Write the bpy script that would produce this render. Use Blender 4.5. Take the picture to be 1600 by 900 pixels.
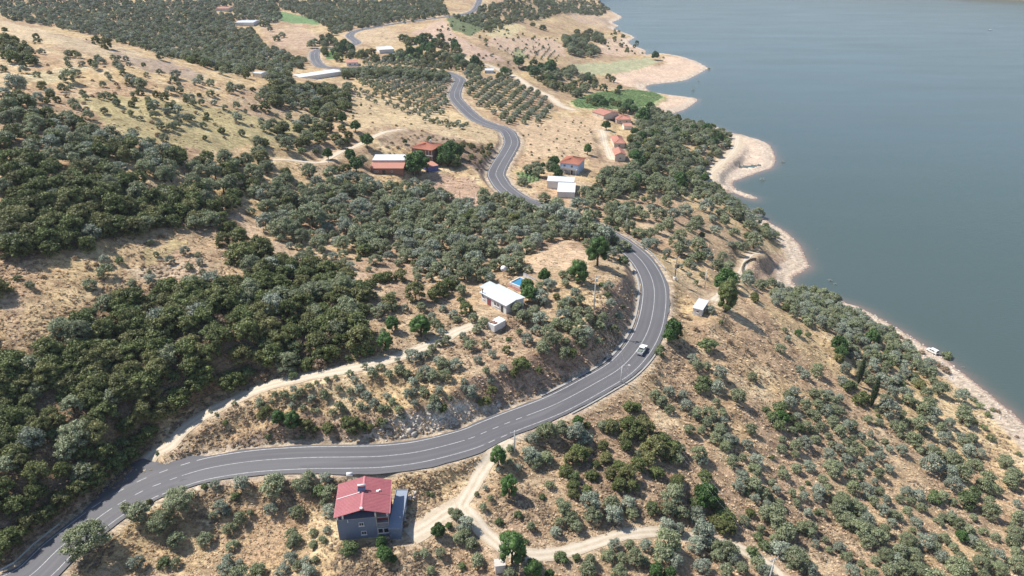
import bpy, bmesh, math, random
import numpy as np
from mathutils import Vector, Matrix

for o in list(bpy.data.objects):
    bpy.data.objects.remove(o)
scene = bpy.context.scene
random.seed(7)
RNG = np.random.default_rng(11)
R = math.radians

# ---------------------------------------------------------------- camera
CAM_H = 150.0
PITCH = R(27.4)
FPX = 1081.0
cam_data = bpy.data.cameras.new("camera")
cam_data.sensor_width = 36.0
cam_data.lens = 36.0 * FPX / 1600.0
cam_data.clip_start = 1.0
cam_data.clip_end = 20000.0
cam = bpy.data.objects.new("camera", cam_data)
cam.location = (0, 0, CAM_H)
cam.rotation_euler = (math.pi / 2 - PITCH, 0, 0)
scene.collection.objects.link(cam)
scene.camera = cam

# ---------------------------------------------------------------- light
SUN_EL = 54.0
SUN_AZ_X, SUN_AZ_Y = -0.93, 0.34            # horizontal direction towards the sun
SUN_STRENGTH = 4.9
SKY_STRENGTH = 0.115
world = bpy.data.worlds.new("World")
scene.world = world
world.use_nodes = True
wn = world.node_tree
bg = wn.nodes["Background"]
sky = wn.nodes.new("ShaderNodeTexSky")
sky.sky_type = 'NISHITA'
sky.sun_disc = False
sky.sun_elevation = R(SUN_EL)
sky.sun_rotation = math.atan2(SUN_AZ_X, SUN_AZ_Y)
sky.altitude = 200
sky.air_density = 1.0
sky.dust_density = 0.4
sky.ozone_density = 1.6
wn.links.new(sky.outputs[0], bg.inputs[0])
bg.inputs[1].default_value = SKY_STRENGTH

sun_data = bpy.data.lights.new("sun", 'SUN')
sun_data.energy = SUN_STRENGTH
sun_data.angle = R(0.53)
sun_data.color = (1.0, 0.96, 0.885)
sun = bpy.data.objects.new("sun", sun_data)
h = math.cos(R(SUN_EL))
nrm = math.hypot(SUN_AZ_X, SUN_AZ_Y)
SUN_DIR = Vector((SUN_AZ_X / nrm * h, SUN_AZ_Y / nrm * h, math.sin(R(SUN_EL))))
sun.rotation_euler = SUN_DIR.to_track_quat('Z', 'Y').to_euler()
sun.location = (0, 0, 400)
scene.collection.objects.link(sun)

scene.view_settings.view_transform = 'Standard'
scene.view_settings.look = 'None'
scene.view_settings.exposure = 0.45
scene.view_settings.gamma = 1.0
scene.view_settings.use_curve_mapping = False
try:
    scene.cycles.max_bounces = 6
    scene.cycles.diffuse_bounces = 3
    scene.cycles.glossy_bounces = 2
    scene.cycles.transmission_bounces = 3
    scene.cycles.transparent_max_bounces = 6
    scene.cycles.volume_bounces = 0
    scene.cycles.use_denoising = True
    scene.cycles.volume_step_rate = 4
except Exception:
    pass

# ---------------------------------------------------------------- photo geometry helpers
CT, ST = math.cos(PITCH), math.sin(PITCH)


def ray(px, py):
    u = (np.asarray(px, float) - 800.0) / FPX
    v = (np.asarray(py, float) - 450.0) / FPX
    return u, CT - v * ST, -ST - v * CT      # dx, dy, dz with unit depth


def at_z(px, py, z):
    dx, dy, dz = ray(px, py)
    t = (z - CAM_H) / dz
    return dx * t, dy * t


def project(x, y, z):
    dz = z - CAM_H
    depth = y * CT - dz * ST
    depth = np.where(np.abs(depth) < 1e-3, 1e-3, depth)
    up = y * ST + dz * CT
    return 800 + FPX * x / depth, 450 - FPX * up / depth, depth


def hash2(ix, iy, seed):
    n = (ix.astype(np.int64) * 374761393 + iy.astype(np.int64) * 668265263 + seed * 982451653) & 0xFFFFFFFF
    n = ((n ^ (n >> 13)) * 1274126177) & 0xFFFFFFFF
    n = n ^ (n >> 16)
    return (n & 0xFFFFFF) / float(0xFFFFFF)


def vnoise(x, y, seed=0):
    x = np.asarray(x, float); y = np.asarray(y, float)
    ix = np.floor(x); iy = np.floor(y)
    fx = x - ix; fy = y - iy
    fx = fx * fx * (3 - 2 * fx); fy = fy * fy * (3 - 2 * fy)
    a = hash2(ix, iy, seed); b = hash2(ix + 1, iy, seed)
    c = hash2(ix, iy + 1, seed); d = hash2(ix + 1, iy + 1, seed)
    return (a * (1 - fx) + b * fx) * (1 - fy) + (c * (1 - fx) + d * fx) * fy


def fbm(x, y, octaves=4, seed=0):
    s = 0; a = 0.5; t = 0
    for i in range(octaves):
        s = s + a * vnoise(x * 2 ** i + 17.3 * i, y * 2 ** i - 9.1 * i, seed + i)
        t += a; a *= 0.5
    return s / t


def sstep(a, b, x):
    t = np.clip((x - a) / (b - a), 0, 1)
    return t * t * (3 - 2 * t)


def pip(x, y, poly):
    x = np.asarray(x, float); y = np.asarray(y, float)
    inside = np.zeros(x.shape, bool)
    n = len(poly)
    for i in range(n):
        x1, y1 = poly[i]; x2, y2 = poly[(i + 1) % n]
        if y1 == y2:
            continue
        c = ((y1 > y) != (y2 > y)) & (x < (x2 - x1) * (y - y1) / (y2 - y1) + x1)
        inside ^= c
    return inside


def smooth_line(pts, step, closed=False):
    """Catmull-Rom through pts (n x k), resampled every `step` metres."""
    P = np.array(pts, float)
    P0 = np.vstack([2 * P[0] - P[1], P, 2 * P[-1] - P[-2]])
    out = []
    for i in range(1, len(P0) - 2):
        a, b, c, d = P0[i - 1], P0[i], P0[i + 1], P0[i + 2]
        for t in np.linspace(0, 1, 24, endpoint=False):
            out.append(0.5 * ((2 * b) + (-a + c) * t + (2 * a - 5 * b + 4 * c - d) * t * t + (-a + 3 * b - 3 * c + d) * t ** 3))
    out.append(P[-1])
    out = np.array(out)
    for _ in range(3):
        out[1:-1] = 0.25 * out[:-2] + 0.5 * out[1:-1] + 0.25 * out[2:]
    seg = np.hypot(np.diff(out[:, 0]), np.diff(out[:, 1]))
    s = np.concatenate([[0], np.cumsum(seg)])
    n = max(2, int(s[-1] / step))
    q = np.linspace(0, s[-1], n)
    return np.stack([np.interp(q, s, out[:, k]) for k in range(out.shape[1])], 1)


# ---------------------------------------------------------------- object helpers
COL = scene.collection


def tag(o, label=None, cat=None, group=None, kind=None):
    if label: o["label"] = label
    if cat: o["category"] = cat
    if group: o["group"] = group
    if kind: o["kind"] = kind
    return o


def thing(name, label, cat, loc=(0, 0, 0), rotz=0.0, group=None):
    o = bpy.data.objects.new(name, None)
    o.empty_display_size = 1.0
    COL.objects.link(o)
    o.location = loc
    o.rotation_euler = (0, 0, rotz)
    return tag(o, label, cat, group)


def obj(name, mesh, mat=None, parent=None, loc=None, rot=None):
    o = bpy.data.objects.new(name, mesh)
    COL.objects.link(o)
    if mat is not None:
        if len(mesh.materials) == 0:
            mesh.materials.append(mat)
    if parent is not None:
        o.parent = parent
    if loc is not None: o.location = loc
    if rot is not None: o.rotation_euler = rot
    return o


def mesh_np(name, verts, faces, smooth=False):
    """verts (n,3), faces (m,k) arrays of equal-size faces"""
    m = bpy.data.meshes.new(name)
    verts = np.asarray(verts, np.float32); faces = np.asarray(faces, np.int32)
    k = faces.shape[1]
    m.vertices.add(len(verts)); m.vertices.foreach_set("co", verts.ravel())
    m.loops.add(faces.size); m.loops.foreach_set("vertex_index", faces.ravel())
    m.polygons.add(len(faces))
    m.polygons.foreach_set("loop_start", np.arange(0, faces.size, k, dtype=np.int32))
    try:
        m.polygons.foreach_set("loop_total", np.full(len(faces), k, dtype=np.int32))
    except Exception:
        pass
    if smooth:
        m.polygons.foreach_set("use_smooth", np.ones(len(faces), bool))
    m.update(calc_edges=True)
    m.validate()
    return m


class MB:
    """collects boxes, prisms and tubes; build() links them as ONE mesh object"""

    def __init__(self):
        self.v = []; self.f = []

    def poly(self, pts, faces):
        b = len(self.v)
        self.v += [tuple(p) for p in pts]
        self.f += [tuple(b + i for i in f) for f in faces]

    def box(self, c, s, rz=0.0, taper=1.0):
        x, y, z = s[0] / 2, s[1] / 2, s[2] / 2
        ca, sa = math.cos(rz), math.sin(rz)
        pts = []
        for dz in (-z, z):
            k = 1.0 if dz < 0 else taper
            for dx, dy in ((-x, -y), (x, -y), (x, y), (-x, y)):
                dx *= k; dy *= k
                pts.append((c[0] + dx * ca - dy * sa, c[1] + dx * sa + dy * ca, c[2] + dz))
        self.poly(pts, [(3, 2, 1, 0), (4, 5, 6, 7), (0, 1, 5, 4), (1, 2, 6, 5), (2, 3, 7, 6), (3, 0, 4, 7)])
        return self

    def slab(self, quad, t):
        """quad: 4 points (ccw seen from above), thickness t downwards"""
        q = [Vector(p) for p in quad]
        low = [p - Vector((0, 0, t)) for p in q]
        self.poly(q + low, [(0, 1, 2, 3), (7, 6, 5, 4), (0, 4, 5, 1), (1, 5, 6, 2), (2, 6, 7, 3), (3, 7, 4, 0)])
        return self

    def tube(self, path, rad, n=8, cap=True):
        path = [Vector(p) for p in path]
        rads = rad if isinstance(rad, (list, tuple)) else [rad] * len(path)
        b = len(self.v)
        for i, p in enumerate(path):
            d = (path[min(i + 1, len(path) - 1)] - path[max(i - 1, 0)]).normalized()
            a = Vector((0, 0, 1)) if abs(d.z) < 0.9 else Vector((1, 0, 0))
            u = d.cross(a).normalized(); w = d.cross(u)
            for k in range(n):
                t = 2 * math.pi * k / n
                self.v.append(tuple(p + (u * math.cos(t) + w * math.sin(t)) * rads[i]))
        for i in range(len(path) - 1):
            for k in range(n):
                a0 = b + i * n + k; a1 = b + i * n + (k + 1) % n
                self.f.append((a0, a1, a1 + n, a0 + n))
        if cap:
            self.f.append(tuple(b + k for k in range(n))[::-1])
            self.f.append(tuple(b + (len(path) - 1) * n + k for k in range(n)))
        return self

    def mesh(self, name, smooth=False):
        m = bpy.data.meshes.new(name)
        m.from_pydata(self.v, [], self.f)
        bm = bmesh.new(); bm.from_mesh(m)
        bmesh.ops.recalc_face_normals(bm, faces=bm.faces)
        bm.to_mesh(m); bm.free()
        if smooth:
            for p in m.polygons: p.use_smooth = True
        return m

    def build(self, name, mat, parent=None, smooth=False, loc=None, rot=None, bevel=0.0):
        o = obj(name, self.mesh(name, smooth), mat, parent, loc, rot)
        if bevel:
            md = o.modifiers.new("bevel", 'BEVEL'); md.width = bevel; md.segments = 2; md.limit_method = 'ANGLE'
        return o
# ================================================================ materials
MATS = {}


def new_mat(name):
    m = bpy.data.materials.new(name)
    m.use_nodes = True
    nt = m.node_tree
    return m, nt, nt.nodes["Principled BSDF"]


def set_in(b, **kw):
    names = {"rough": "Roughness", "spec": "Specular IOR Level", "metal": "Metallic", "ior": "IOR"}
    for k, v in kw.items():
        b.inputs[names[k]].default_value = v


def N(nt, t, **kw):
    n = nt.nodes.new(t)
    for k, v in kw.items():
        setattr(n, k, v)
    return n


def ramp(nt, fac, stops):
    r = N(nt, "ShaderNodeValToRGB")
    el = r.color_ramp.elements
    while len(el) < len(stops): el.new(0.5)
    for e, (p, c) in zip(el, stops):
        e.position = p
        e.color = (c, c, c, 1) if isinstance(c, (int, float)) else (*c, 1)
    nt.links.new(fac, r.inputs[0])
    return r.outputs[0]


def noise(nt, vec, scale, detail=3, rough=0.55):
    n = N(nt, "ShaderNodeTexNoise")
    n.inputs["Scale"].default_value = scale
    n.inputs["Detail"].default_value = detail
    n.inputs["Roughness"].default_value = rough
    if vec is not None: nt.links.new(vec, n.inputs["Vector"])
    return n.outputs["Fac"]


def mixc(nt, fac, a, b, mode='MIX'):
    m = N(nt, "ShaderNodeMix", data_type='RGBA', blend_type=mode)
    for s, v in ((0, fac), (6, a), (7, b)):
        if hasattr(v, "is_linked") or isinstance(v, bpy.types.NodeSocket):
            nt.links.new(v, m.inputs[s])
        elif s == 0:
            m.inputs[0].default_value = v
        else:
            m.inputs[s].default_value = (*v, 1)
    return m.outputs[2]


def math_n(nt, op, a, b=None):
    m = N(nt, "ShaderNodeMath", operation=op)
    for i, v in enumerate((a, b)):
        if v is None: continue
        if isinstance(v, bpy.types.NodeSocket): nt.links.new(v, m.inputs[i])
        else: m.inputs[i].default_value = v
    return m.outputs[0]


def worn(name, col, rough=0.7, var=0.25, scale=1.2, spec=0.3, metal=0.0, bump=0.0, dirt=(0.25, 0.2, 0.15), dirt_amt=0.25):
    """painted / plastered / metal surface with blotchy wear"""
    m, nt, b = new_mat(name)
    tc = N(nt, "ShaderNodeTexCoord")
    n1 = noise(nt, tc.outputs["Object"], scale, 5)
    n2 = noise(nt, tc.outputs["Object"], scale * 7, 3)
    f = ramp(nt, n1, [(0.35, 0.0), (0.75, 1.0)])
    c = mixc(nt, math_n(nt, 'MULTIPLY', f, dirt_amt), col, dirt)
    v = ramp(nt, n2, [(0.3, 1 - var), (0.7, 1 + var * 0.4)])
    c = mixc(nt, 1.0, c, v, 'MULTIPLY')
    nt.links.new(c, b.inputs["Base Color"])
    set_in(b, rough=rough, spec=spec, metal=metal)
    if bump:
        bp = N(nt, "ShaderNodeBump"); bp.inputs["Strength"].default_value = bump; bp.inputs["Distance"].default_value = 0.05
        nt.links.new(n2, bp.inputs["Height"]); nt.links.new(bp.outputs[0], b.inputs["Normal"])
    MATS[name] = m
    return m


def foliage(name, dark, light, alt, spec=0.25, transl=0.18, altamt=0.35):
    m, nt, b = new_mat(name)
    oi = N(nt, "ShaderNodeObjectInfo")
    geo = N(nt, "ShaderNodeNewGeometry")
    rnd = geo.outputs["Random Per Island"]
    c = mixc(nt, rnd, dark, light)
    k = math_n(nt, 'MULTIPLY', ramp(nt, oi.outputs["Random"], [(0.35, 0.0), (1.0, 1.0)]), altamt)
    c = mixc(nt, k, c, alt)
    r2 = math_n(nt, 'FRACT', math_n(nt, 'MULTIPLY', oi.outputs["Random"], 37.7))
    v = math_n(nt, 'MULTIPLY_ADD', r2, 0.42)
    v.node.inputs[2].default_value = 0.78
    c = mixc(nt, 1.0, c, v, 'MULTIPLY')
    nt.links.new(c, b.inputs["Base Color"])
    set_in(b, rough=0.5, spec=spec)
    tr = N(nt, "ShaderNodeBsdfTranslucent")
    nt.links.new(c, tr.inputs[0])
    mx = N(nt, "ShaderNodeMixShader"); mx.inputs[0].default_value = transl
    out = nt.nodes["Material Output"]
    nt.links.new(b.outputs[0], mx.inputs[1]); nt.links.new(tr.outputs[0], mx.inputs[2])
    nt.links.new(mx.outputs[0], out.inputs[0])
    MATS[name] = m
    return m


foliage("olive_leaves", (0.112, 0.134, 0.062), (0.37, 0.395, 0.24), (0.18, 0.21, 0.09), spec=0.35)
foliage("olive_pale", (0.14, 0.165, 0.11), (0.42, 0.45, 0.345), (0.13, 0.17, 0.11), spec=0.4)
foliage("oak_leaves", (0.058, 0.078, 0.026), (0.22, 0.25, 0.09), (0.25, 0.225, 0.10), spec=0.22, altamt=0.6)
foliage("pine_needles", (0.03, 0.07, 0.018), (0.12, 0.21, 0.06), (0.07, 0.11, 0.04), spec=0.25)
foliage("bush_leaves", (0.07, 0.1, 0.035), (0.2, 0.25, 0.11), (0.16, 0.17, 0.08), spec=0.25)
foliage("dry_twigs", (0.18, 0.13, 0.085), (0.42, 0.31, 0.215), (0.28, 0.23, 0.15), spec=0.1)
foliage("straw", (0.5, 0.37, 0.23), (0.78, 0.62, 0.42), (0.6, 0.44, 0.32), spec=0.1, altamt=0.7)
foliage("crop_leaves", (0.2, 0.32, 0.12), (0.38, 0.52, 0.23), (0.1, 0.15, 0.06))
foliage("cypress_leaves", (0.018, 0.032, 0.014), (0.06, 0.08, 0.035), (0.03, 0.05, 0.02))
foliage("shore_leaves", (0.16, 0.2, 0.09), (0.3, 0.34, 0.16), (0.25, 0.25, 0.15))
foliage("drowned_twigs", (0.3, 0.31, 0.28), (0.5, 0.5, 0.46), (0.35, 0.35, 0.3))
worn("bark", (0.12, 0.09, 0.065), 0.9, 0.4, 3, bump=0.5)

# asphalt
m, nt, b = new_mat("asphalt")
tc = N(nt, "ShaderNodeTexCoord")
big = noise(nt, tc.outputs["Object"], 0.05, 4)
fine = noise(nt, tc.outputs["Object"], 6.0, 4, 0.7)
uvn = N(nt, "ShaderNodeUVMap")
sep = N(nt, "ShaderNodeSeparateXYZ"); nt.links.new(uvn.outputs[0], sep.inputs[0])
wave = math_n(nt, 'ABSOLUTE', math_n(nt, 'SINE', math_n(nt, 'MULTIPLY', sep.outputs[0], math.pi / 1.85)))
tyre = ramp(nt, wave, [(0.2, 0.0), (0.9, 1.0)])
st = N(nt, "ShaderNodeMapping"); st.inputs["Scale"].default_value = (1.2, 0.02, 1)
nt.links.new(uvn.outputs[0], st.inputs[0])
streak = noise(nt, st.outputs[0], 1.0, 3)
c = mixc(nt, ramp(nt, big, [(0.3, 0), (0.7, 1)]), (0.105, 0.101, 0.108), (0.135, 0.129, 0.133))
c = mixc(nt, math_n(nt, 'MULTIPLY', tyre, 0.28), c, (0.088, 0.085, 0.094))
c = mixc(nt, math_n(nt, 'MULTIPLY', ramp(nt, streak, [(0.45, 0), (0.75, 1)]), 0.35), c, (0.2, 0.19, 0.188))
vo = N(nt, "ShaderNodeTexVoronoi", feature='F1'); vo.inputs["Scale"].default_value = 1.0
mv = N(nt, "ShaderNodeMapping"); mv.inputs["Scale"].default_value = (0.27, 0.035, 1); nt.links.new(uvn.outputs[0], mv.inputs[0]); nt.links.new(mv.outputs[0], vo.inputs["Vector"])
sv = N(nt, "ShaderNodeSeparateColor"); nt.links.new(vo.outputs["Color"], sv.inputs[0])
c = mixc(nt, ramp(nt, sv.outputs[0], [(0.0, 0.0), (0.8, 0.0), (0.82, 0.35), (1.0, 0.35)]), c, (0.17, 0.165, 0.168))
c = mixc(nt, ramp(nt, sv.outputs[1], [(0.0, 0.0), (0.84, 0.0), (0.86, 0.3), (1.0, 0.3)]), c, (0.075, 0.073, 0.08))
c = mixc(nt, 1.0, c, ramp(nt, fine, [(0.3, 0.85), (0.7, 1.12)]), 'MULTIPLY')
nt.links.new(c, b.inputs["Base Color"]); set_in(b, rough=0.75, spec=0.35)
MATS["asphalt"] = m

# road paint
m, nt, b = new_mat("road_paint")
tc = N(nt, "ShaderNodeTexCoord")
c = mixc(nt, ramp(nt, noise(nt, tc.outputs["Object"], 1.4, 5, 0.7), [(0.42, 0), (0.68, 1)]), (0.62, 0.61, 0.6), (0.3, 0.29, 0.29))
nt.links.new(c, b.inputs["Base Color"]); set_in(b, rough=0.6)
MATS["road_paint"] = m

# track dirt
m, nt, b = new_mat("track_dirt")
tc = N(nt, "ShaderNodeTexCoord")
uvn = N(nt, "ShaderNodeUVMap")
sep = N(nt, "ShaderNodeSeparateXYZ"); nt.links.new(uvn.outputs[0], sep.inputs[0])
d = math_n(nt, 'ABSOLUTE', math_n(nt, 'SUBTRACT', math_n(nt, 'ABSOLUTE', sep.outputs[0]), 0.75))
rut = ramp(nt, d, [(0.15, 1.0), (0.65, 0.0)])
n1 = noise(nt, tc.outputs["Object"], 0.35, 5, 0.65)
n2 = noise(nt, tc.outputs["Object"], 4.0, 4, 0.7)
c = mixc(nt, ramp(nt, n1, [(0.35, 0), (0.68, 1)]), (0.56, 0.47, 0.355), (0.45, 0.355, 0.255))
c = mixc(nt, math_n(nt, 'MULTIPLY', rut, 0.6), c, (0.66, 0.58, 0.465))
c = mixc(nt, 1.0, c, ramp(nt, n2, [(0.3, 0.8), (0.7, 1.12)]), 'MULTIPLY')
nt.links.new(c, b.inputs["Base Color"]); set_in(b, rough=0.95, spec=0.1)
MATS["track_dirt"] = m

worn("concrete", (0.38, 0.365, 0.34), 0.85, 0.2, 0.8, bump=0.2)
worn("galvanised", (0.55, 0.56, 0.57), 0.45, 0.15, 1.0, metal=0.6)
worn("pole_wood", (0.16, 0.13, 0.105), 0.9, 0.3, 2.0)
worn("pole_concrete", (0.62, 0.6, 0.57), 0.85, 0.15, 1.0)
worn("red_metal_roof", (0.35, 0.11, 0.12), 0.45, 0.12, 0.5, spec=0.35, dirt=(0.5, 0.2, 0.2), dirt_amt=0.3)
worn("red_trim", (0.55, 0.2, 0.22), 0.5, 0.12, 0.8)
worn("white_trim", (0.78, 0.74, 0.72), 0.5, 0.1, 1.0, dirt_amt=0.1)
worn("blue_render", (0.155, 0.2, 0.28), 0.85, 0.12, 0.5, dirt=(0.2, 0.24, 0.3), dirt_amt=0.4)
worn("blue_sheet", (0.27, 0.31, 0.38), 0.55, 0.12, 0.5, dirt_amt=0.1)
worn("dark_glass", (0.03, 0.035, 0.04), 0.12, 0.05, 1.0, spec=0.6, dirt_amt=0.05)
worn("dark_inside", (0.06, 0.055, 0.055), 0.9, 0.2)
worn("solar_glass", (0.03, 0.04, 0.08), 0.15, 0.05, 1.0, spec=0.8, dirt_amt=0.0)
worn("white_wall", (0.74, 0.72, 0.69), 0.85, 0.1, 0.7, dirt=(0.5, 0.45, 0.4), dirt_amt=0.3)
worn("grey_sheet", (0.58, 0.6, 0.62), 0.6, 0.12, 0.6, spec=0.3, dirt=(0.45, 0.43, 0.4), dirt_amt=0.4)
worn("white_sheet", (0.64, 0.655, 0.665), 0.5, 0.1, 0.5, dirt=(0.55, 0.55, 0.52), dirt_amt=0.3)
worn("terracotta", (0.44, 0.17, 0.11), 0.85, 0.3, 1.2, dirt=(0.32, 0.15, 0.11), dirt_amt=0.5, bump=0.3)
worn("terracotta_pale", (0.52, 0.24, 0.175), 0.85, 0.3, 1.2, dirt=(0.42, 0.22, 0.17), dirt_amt=0.4, bump=0.3)
worn("brick", (0.30, 0.16, 0.12), 0.9, 0.3, 1.2, bump=0.3)
worn("maroon", (0.26, 0.06, 0.08), 0.6, 0.1)
worn("beige_wall", (0.66, 0.57, 0.47), 0.9, 0.15, 0.8)
worn("sky_blue", (0.1, 0.28, 0.55), 0.6, 0.1)
worn("blue_tarp", (0.08, 0.1, 0.3), 0.5, 0.1)
worn("pale_blue_wall", (0.5, 0.58, 0.72), 0.8, 0.1, 0.7)
worn("paver_red", (0.4, 0.17, 0.14), 0.9, 0.2)
worn("car_white", (0.82, 0.82, 0.8), 0.25, 0.04, 1.0, spec=0.5, dirt_amt=0.12)
worn("tyre", (0.025, 0.025, 0.027), 0.85, 0.1)
worn("rim", (0.4, 0.4, 0.42), 0.4, 0.1, metal=0.7)
worn("lamp_red", (0.4, 0.02, 0.02), 0.3, 0.05, dirt_amt=0)
worn("lamp_clear", (0.6, 0.6, 0.62), 0.15, 0.05, dirt_amt=0)
worn("cargo", (0.2, 0.24, 0.2), 0.8, 0.3, 3)
worn("rock_grey", (0.62, 0.56, 0.49), 0.95, 0.4, 1.0, bump=0.6, dirt=(0.3, 0.24, 0.19), dirt_amt=0.6)
worn("stone_pale", (0.62, 0.56, 0.5), 0.95, 0.25, 1.0, bump=0.4)
worn("stone_dark", (0.13, 0.115, 0.09), 0.95, 0.3, 1.0, bump=0.4)
worn("tractor_red", (0.5, 0.06, 0.03), 0.4, 0.1)
worn("rubber_black", (0.03, 0.03, 0.03), 0.8, 0.1)

# pool water
m, nt, b = new_mat("pool_water")
b.inputs["Base Color"].default_value = (0.05, 0.22, 0.36, 1); set_in(b, rough=0.08, spec=0.5)
MATS["pool_water"] = m

# terrain: cover colour attribute x procedural grain
m, nt, b = new_mat("dry_ground")
at = N(nt, "ShaderNodeAttribute", attribute_name="cover")
tc = N(nt, "ShaderNodeTexCoord")
mp = N(nt, "ShaderNodeMapping"); mp.inputs["Scale"].default_value = (1.0, 1.0, 0.6); mp.inputs["Rotation"].default_value = (0, 0, 0.5)
nt.links.new(tc.outputs["Object"], mp.inputs[0])
# warp so that streaks wander like wind-laid grass
wn1 = N(nt, "ShaderNodeTexNoise"); wn1.inputs["Scale"].default_value = 0.06; wn1.inputs["Detail"].default_value = 2
nt.links.new(tc.outputs["Object"], wn1.inputs["Vector"])
vm = N(nt, "ShaderNodeVectorMath", operation='MULTIPLY_ADD')
nt.links.new(wn1.outputs["Color"], vm.inputs[0]); vm.inputs[1].default_value = (14, 14, 14)
nt.links.new(tc.outputs["Object"], vm.inputs[2])
mp2 = N(nt, "ShaderNodeMapping"); mp2.inputs["Scale"].default_value = (0.28, 1.0, 1.0); mp2.inputs["Rotation"].default_value = (0, 0, 0.35)
nt.links.new(vm.outputs[0], mp2.inputs[0])
streak = noise(nt, mp2.outputs[0], 1.1, 5, 0.68)
fine = noise(nt, tc.outputs["Object"], 2.6, 5, 0.75)
mid = noise(nt, tc.outputs["Object"], 0.22, 6, 0.62)
patch = noise(nt, tc.outputs["Object"], 0.035, 4, 0.6)
c = mixc(nt, 1.0, at.outputs["Color"], ramp(nt, streak, [(0.34, 0.46), (0.5, 0.96), (0.68, 1.3)]), 'MULTIPLY')
c = mixc(nt, 1.0, c, ramp(nt, fine, [(0.34, 0.6), (0.52, 1.0), (0.68, 1.2)]), 'MULTIPLY')
dk = ramp(nt, mid, [(0.5, 0.0), (0.66, 1.0)])
sc = N(nt, "ShaderNodeAttribute", attribute_name="scrub")
dk = math_n(nt, 'MULTIPLY', dk, sc.outputs["Fac"])
c = mixc(nt, dk, c, mixc(nt, 1.0, at.outputs["Color"], (0.45, 0.42, 0.42), 'MULTIPLY'))
c = mixc(nt, 1.0, c, ramp(nt, patch, [(0.3, (0.92, 0.90, 0.9)), (0.7, (1.07, 1.05, 1.02))]), 'MULTIPLY')
nt.links.new(c, b.inputs["Base Color"]); set_in(b, rough=0.95, spec=0.05)
hsum = math_n(nt, 'ADD', math_n(nt, 'MULTIPLY', streak, 0.5), math_n(nt, 'MULTIPLY', fine, 0.35))
hsum = math_n(nt, 'ADD', hsum, math_n(nt, 'MULTIPLY', mid, 0.5))
bp = N(nt, "ShaderNodeBump"); bp.inputs["Strength"].default_value = 0.9; bp.inputs["Distance"].default_value = 0.9
nt.links.new(hsum, bp.inputs["Height"]); nt.links.new(bp.outputs[0], b.inputs["Normal"])
MATS["dry_ground"] = m

# lake
m, nt, b = new_mat("lake_water")
tc = N(nt, "ShaderNodeTexCoord")
at = N(nt, "ShaderNodeAttribute", attribute_name="shallow")
cl = N(nt, "ShaderNodeTexNoise"); cl.inputs["Scale"].default_value = 0.004; cl.inputs["Detail"].default_value = 3
nt.links.new(tc.outputs["Object"], cl.inputs["Vector"])
c = mixc(nt, ramp(nt, cl.outputs["Fac"], [(0.35, 0), (0.65, 1)]), (0.064, 0.092, 0.079), (0.067, 0.095, 0.09))
c = mixc(nt, at.outputs["Fac"], c, (0.21, 0.15, 0.12))
nt.links.new(c, b.inputs["Base Color"])
set_in(b, rough=0.16, spec=0.5, ior=1.33)
mp = N(nt, "ShaderNodeMapping"); mp.inputs["Scale"].default_value = (0.35, 1.0, 1.0); mp.inputs["Rotation"].default_value = (0, 0, 0.2)
nt.links.new(tc.outputs["Object"], mp.inputs[0])
r1 = noise(nt, mp.outputs[0], 0.9, 4, 0.6)
r2 = noise(nt, mp.outputs[0], 0.02, 3, 0.5)
hh = math_n(nt, 'MULTIPLY', r1, ramp(nt, r2, [(0.3, 0.4), (0.7, 1.0)]))
mpw = N(nt, "ShaderNodeMapping"); mpw.inputs["Scale"].default_value = (0.006, 0.03, 1.0); mpw.inputs["Rotation"].default_value = (0, 0, -0.3)
nt.links.new(tc.outputs["Object"], mpw.inputs[0])
nt.links.new(ramp(nt, noise(nt, mpw.outputs[0], 1.0, 5, 0.65), [(0.35, 0.15), (0.65, 0.21)]), b.inputs["Roughness"])
bp = N(nt, "ShaderNodeBump"); bp.inputs["Strength"].default_value = 0.5; bp.inputs["Distance"].default_value = 0.35
nt.links.new(hh, bp.inputs["Height"]); nt.links.new(bp.outputs[0], b.inputs["Normal"])
MATS["lake_water"] = m
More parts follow.
